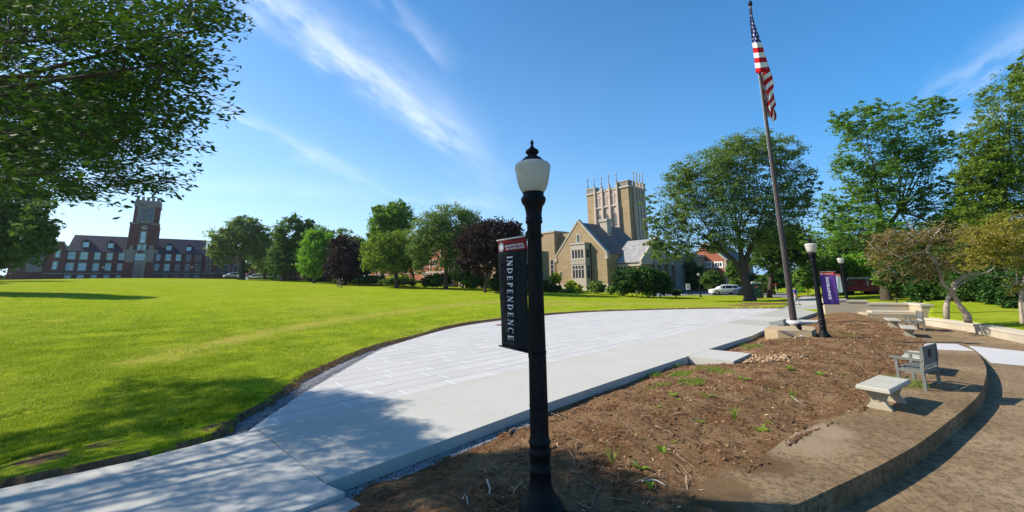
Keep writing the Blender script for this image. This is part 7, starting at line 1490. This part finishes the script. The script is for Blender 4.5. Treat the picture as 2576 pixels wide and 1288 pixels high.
# utility poles far right
p=G(2222,735); up_=empty('utility_pole',(float(AY(2228,700,90)[0]),90.,H(55,90))); tag(up_,'pale far utility poles with a crossbar above the red truck','utility pole')
for x in (0,4.2): MB().tube([(x,0,0),(x+.0,0,8.6+x*.3)],.14,6).build('pole',M_ROD,up_)
MB().tube([(-1,0,6.5),(6,0,6.2)],.09,5).build('crossbar',M_ROD,up_)
# ---- dark trees behind the middle row, filling the gaps
k_=0
for (px,py,rx,ry,dp,lf,lab) in ((648,640,38,44,132,'dark','far dark tree between the spreading oak and the pale loose tree'),(692,650,42,44,126,'dark','far dark tree low behind the pale loose tree'),(752,645,46,48,118,'dark','far dark tree low behind the tall dark maple'),(785,660,30,34,112,'yew','far very dark tree low behind the bright green maple'),(832,645,34,46,106,'dark','far dark tree filling the gap left of the purple maple'),(905,655,32,44,98,'yew','far very dark tree low right of the purple maple'),(925,650,30,40,96,'mid','far green tree left of the tall green maple'),(1040,640,36,34,84,'mid','green tree behind the broad pale tree and the honey locust'),(1175,690,30,24,76,'yew','very dark evergreen behind the second purple maple'),(1290,690,40,30,68,'yew','very dark evergreen behind the nearest lamp post')):
    tree('shade_tree',lab,(px,py+ry*1.05),[(px,py,rx,ry),(px-rx*.5,py+ry*.3,rx*.6,ry*.6),(px+rx*.5,py+ry*.2,rx*.6,ry*.7)],dp,lf,120,28,.0060*dp,group=GT,trunk_r=.35,seed=180+k_,nbr=16,rc=.28,flat=.8,shell=.4); k_+=1
tree('shade_tree','third shade tree beyond the left edge whose shadow falls across the lawn',(-180,712),[(-170,620,110,60)],60,'dark',120,24,.5,group=GT,trunk_r=.4,seed=205,nbr=20)
# ---- fine twigs over the bed
r=np.random.default_rng(31); P=np.c_[r.uniform(-.3,18,2600),4+22*r.random(2600)**1.7]; P=P[inpoly(P,BEDP)]; n=len(P); a=r.random(n)*6.283; ln=.04+.22*r.random(n)**3; wd=.003+.005*r.random(n)+.0003*P[:,1]
z=bedz(P,sdist(P,wl),sdist(P,BEDIN))+vnoise(P,1.3,1)*.09+vnoise(P,3.7,2)*.06+.022; d=np.stack([np.cos(a),np.sin(a),r.normal(size=n)*.12],1); C=np.c_[P,z]; nn_=np.stack([-np.sin(a),np.cos(a),np.zeros(n)],1); up_v=np.array([0,0,1.])
b1=d*ln[:,None]+nn_*(r.normal(size=n)*.25*ln)[:,None]
V=np.stack([C-d*ln[:,None]+nn_*wd[:,None],C-d*ln[:,None]-nn_*wd[:,None],C-nn_*wd[:,None]+up_v*.01,C+nn_*wd[:,None]+up_v*.01,C+b1-nn_*wd[:,None]*.6,C+b1+nn_*wd[:,None]*.6],1).reshape(-1,3)
Fq=np.concatenate([np.arange(n)[:,None]*6+np.array([[0,1,2,3]]),np.arange(n)[:,None]*6+np.array([[3,2,4,5]])])
kt_=NB('twig_wood'); kt_.col(kt_.ramp(kt_.geo.outputs['Random Per Island'],[(.0,(.03,.018,.012)),(.5,(.12,.07,.045)),(.9,(.36,.26,.17))])); kt_.rough(1.); kt_.b.inputs['Specular IOR Level'].default_value=0.
tag(mesh_np('twigs',V,Fq,kt_.m),kind='stuff',label='thin twigs and rootlets scattered over the brown soil bed',cat='twigs')
shrub('far hedge under the bright green maple closing the view',800,701,34,9,104,'yew',90,24,seed=31,name='hedge',cat='hedge')
shrub('far dark hedge seen below the honey locust beside its trunk',1895,712,40,18,96,'yew',120,26,seed=32,name='hedge',cat='hedge')
shrub('far dark hedge beyond the path right of the flagpole foot',2040,722,34,14,92,'dark',110,26,seed=33,name='hedge',cat='hedge')
# ---- thin haze volume added for the flare veil: far things pale towards blue
def haze():
    m,N_,L_=nodemat('flare_veil_haze'); o_=N_.new('ShaderNodeOutputMaterial'); v=N_.new('ShaderNodeVolumePrincipled'); v.inputs['Color'].default_value=(.80,.88,1,1); v.inputs['Density'].default_value=.00012; v.inputs['Anisotropy'].default_value=.5; L_.new(v.outputs[0],o_.inputs['Volume'])
    b=MB().box(-950,950,-550,1150,-14,62).build('haze',m); tag(b,kind='stuff'); return b
haze()
shrub('far hedge at the left edge closing the view beyond the lawn crest',6,702,26,9,150,'dark',60,22,seed=34,name='hedge',cat='hedge')
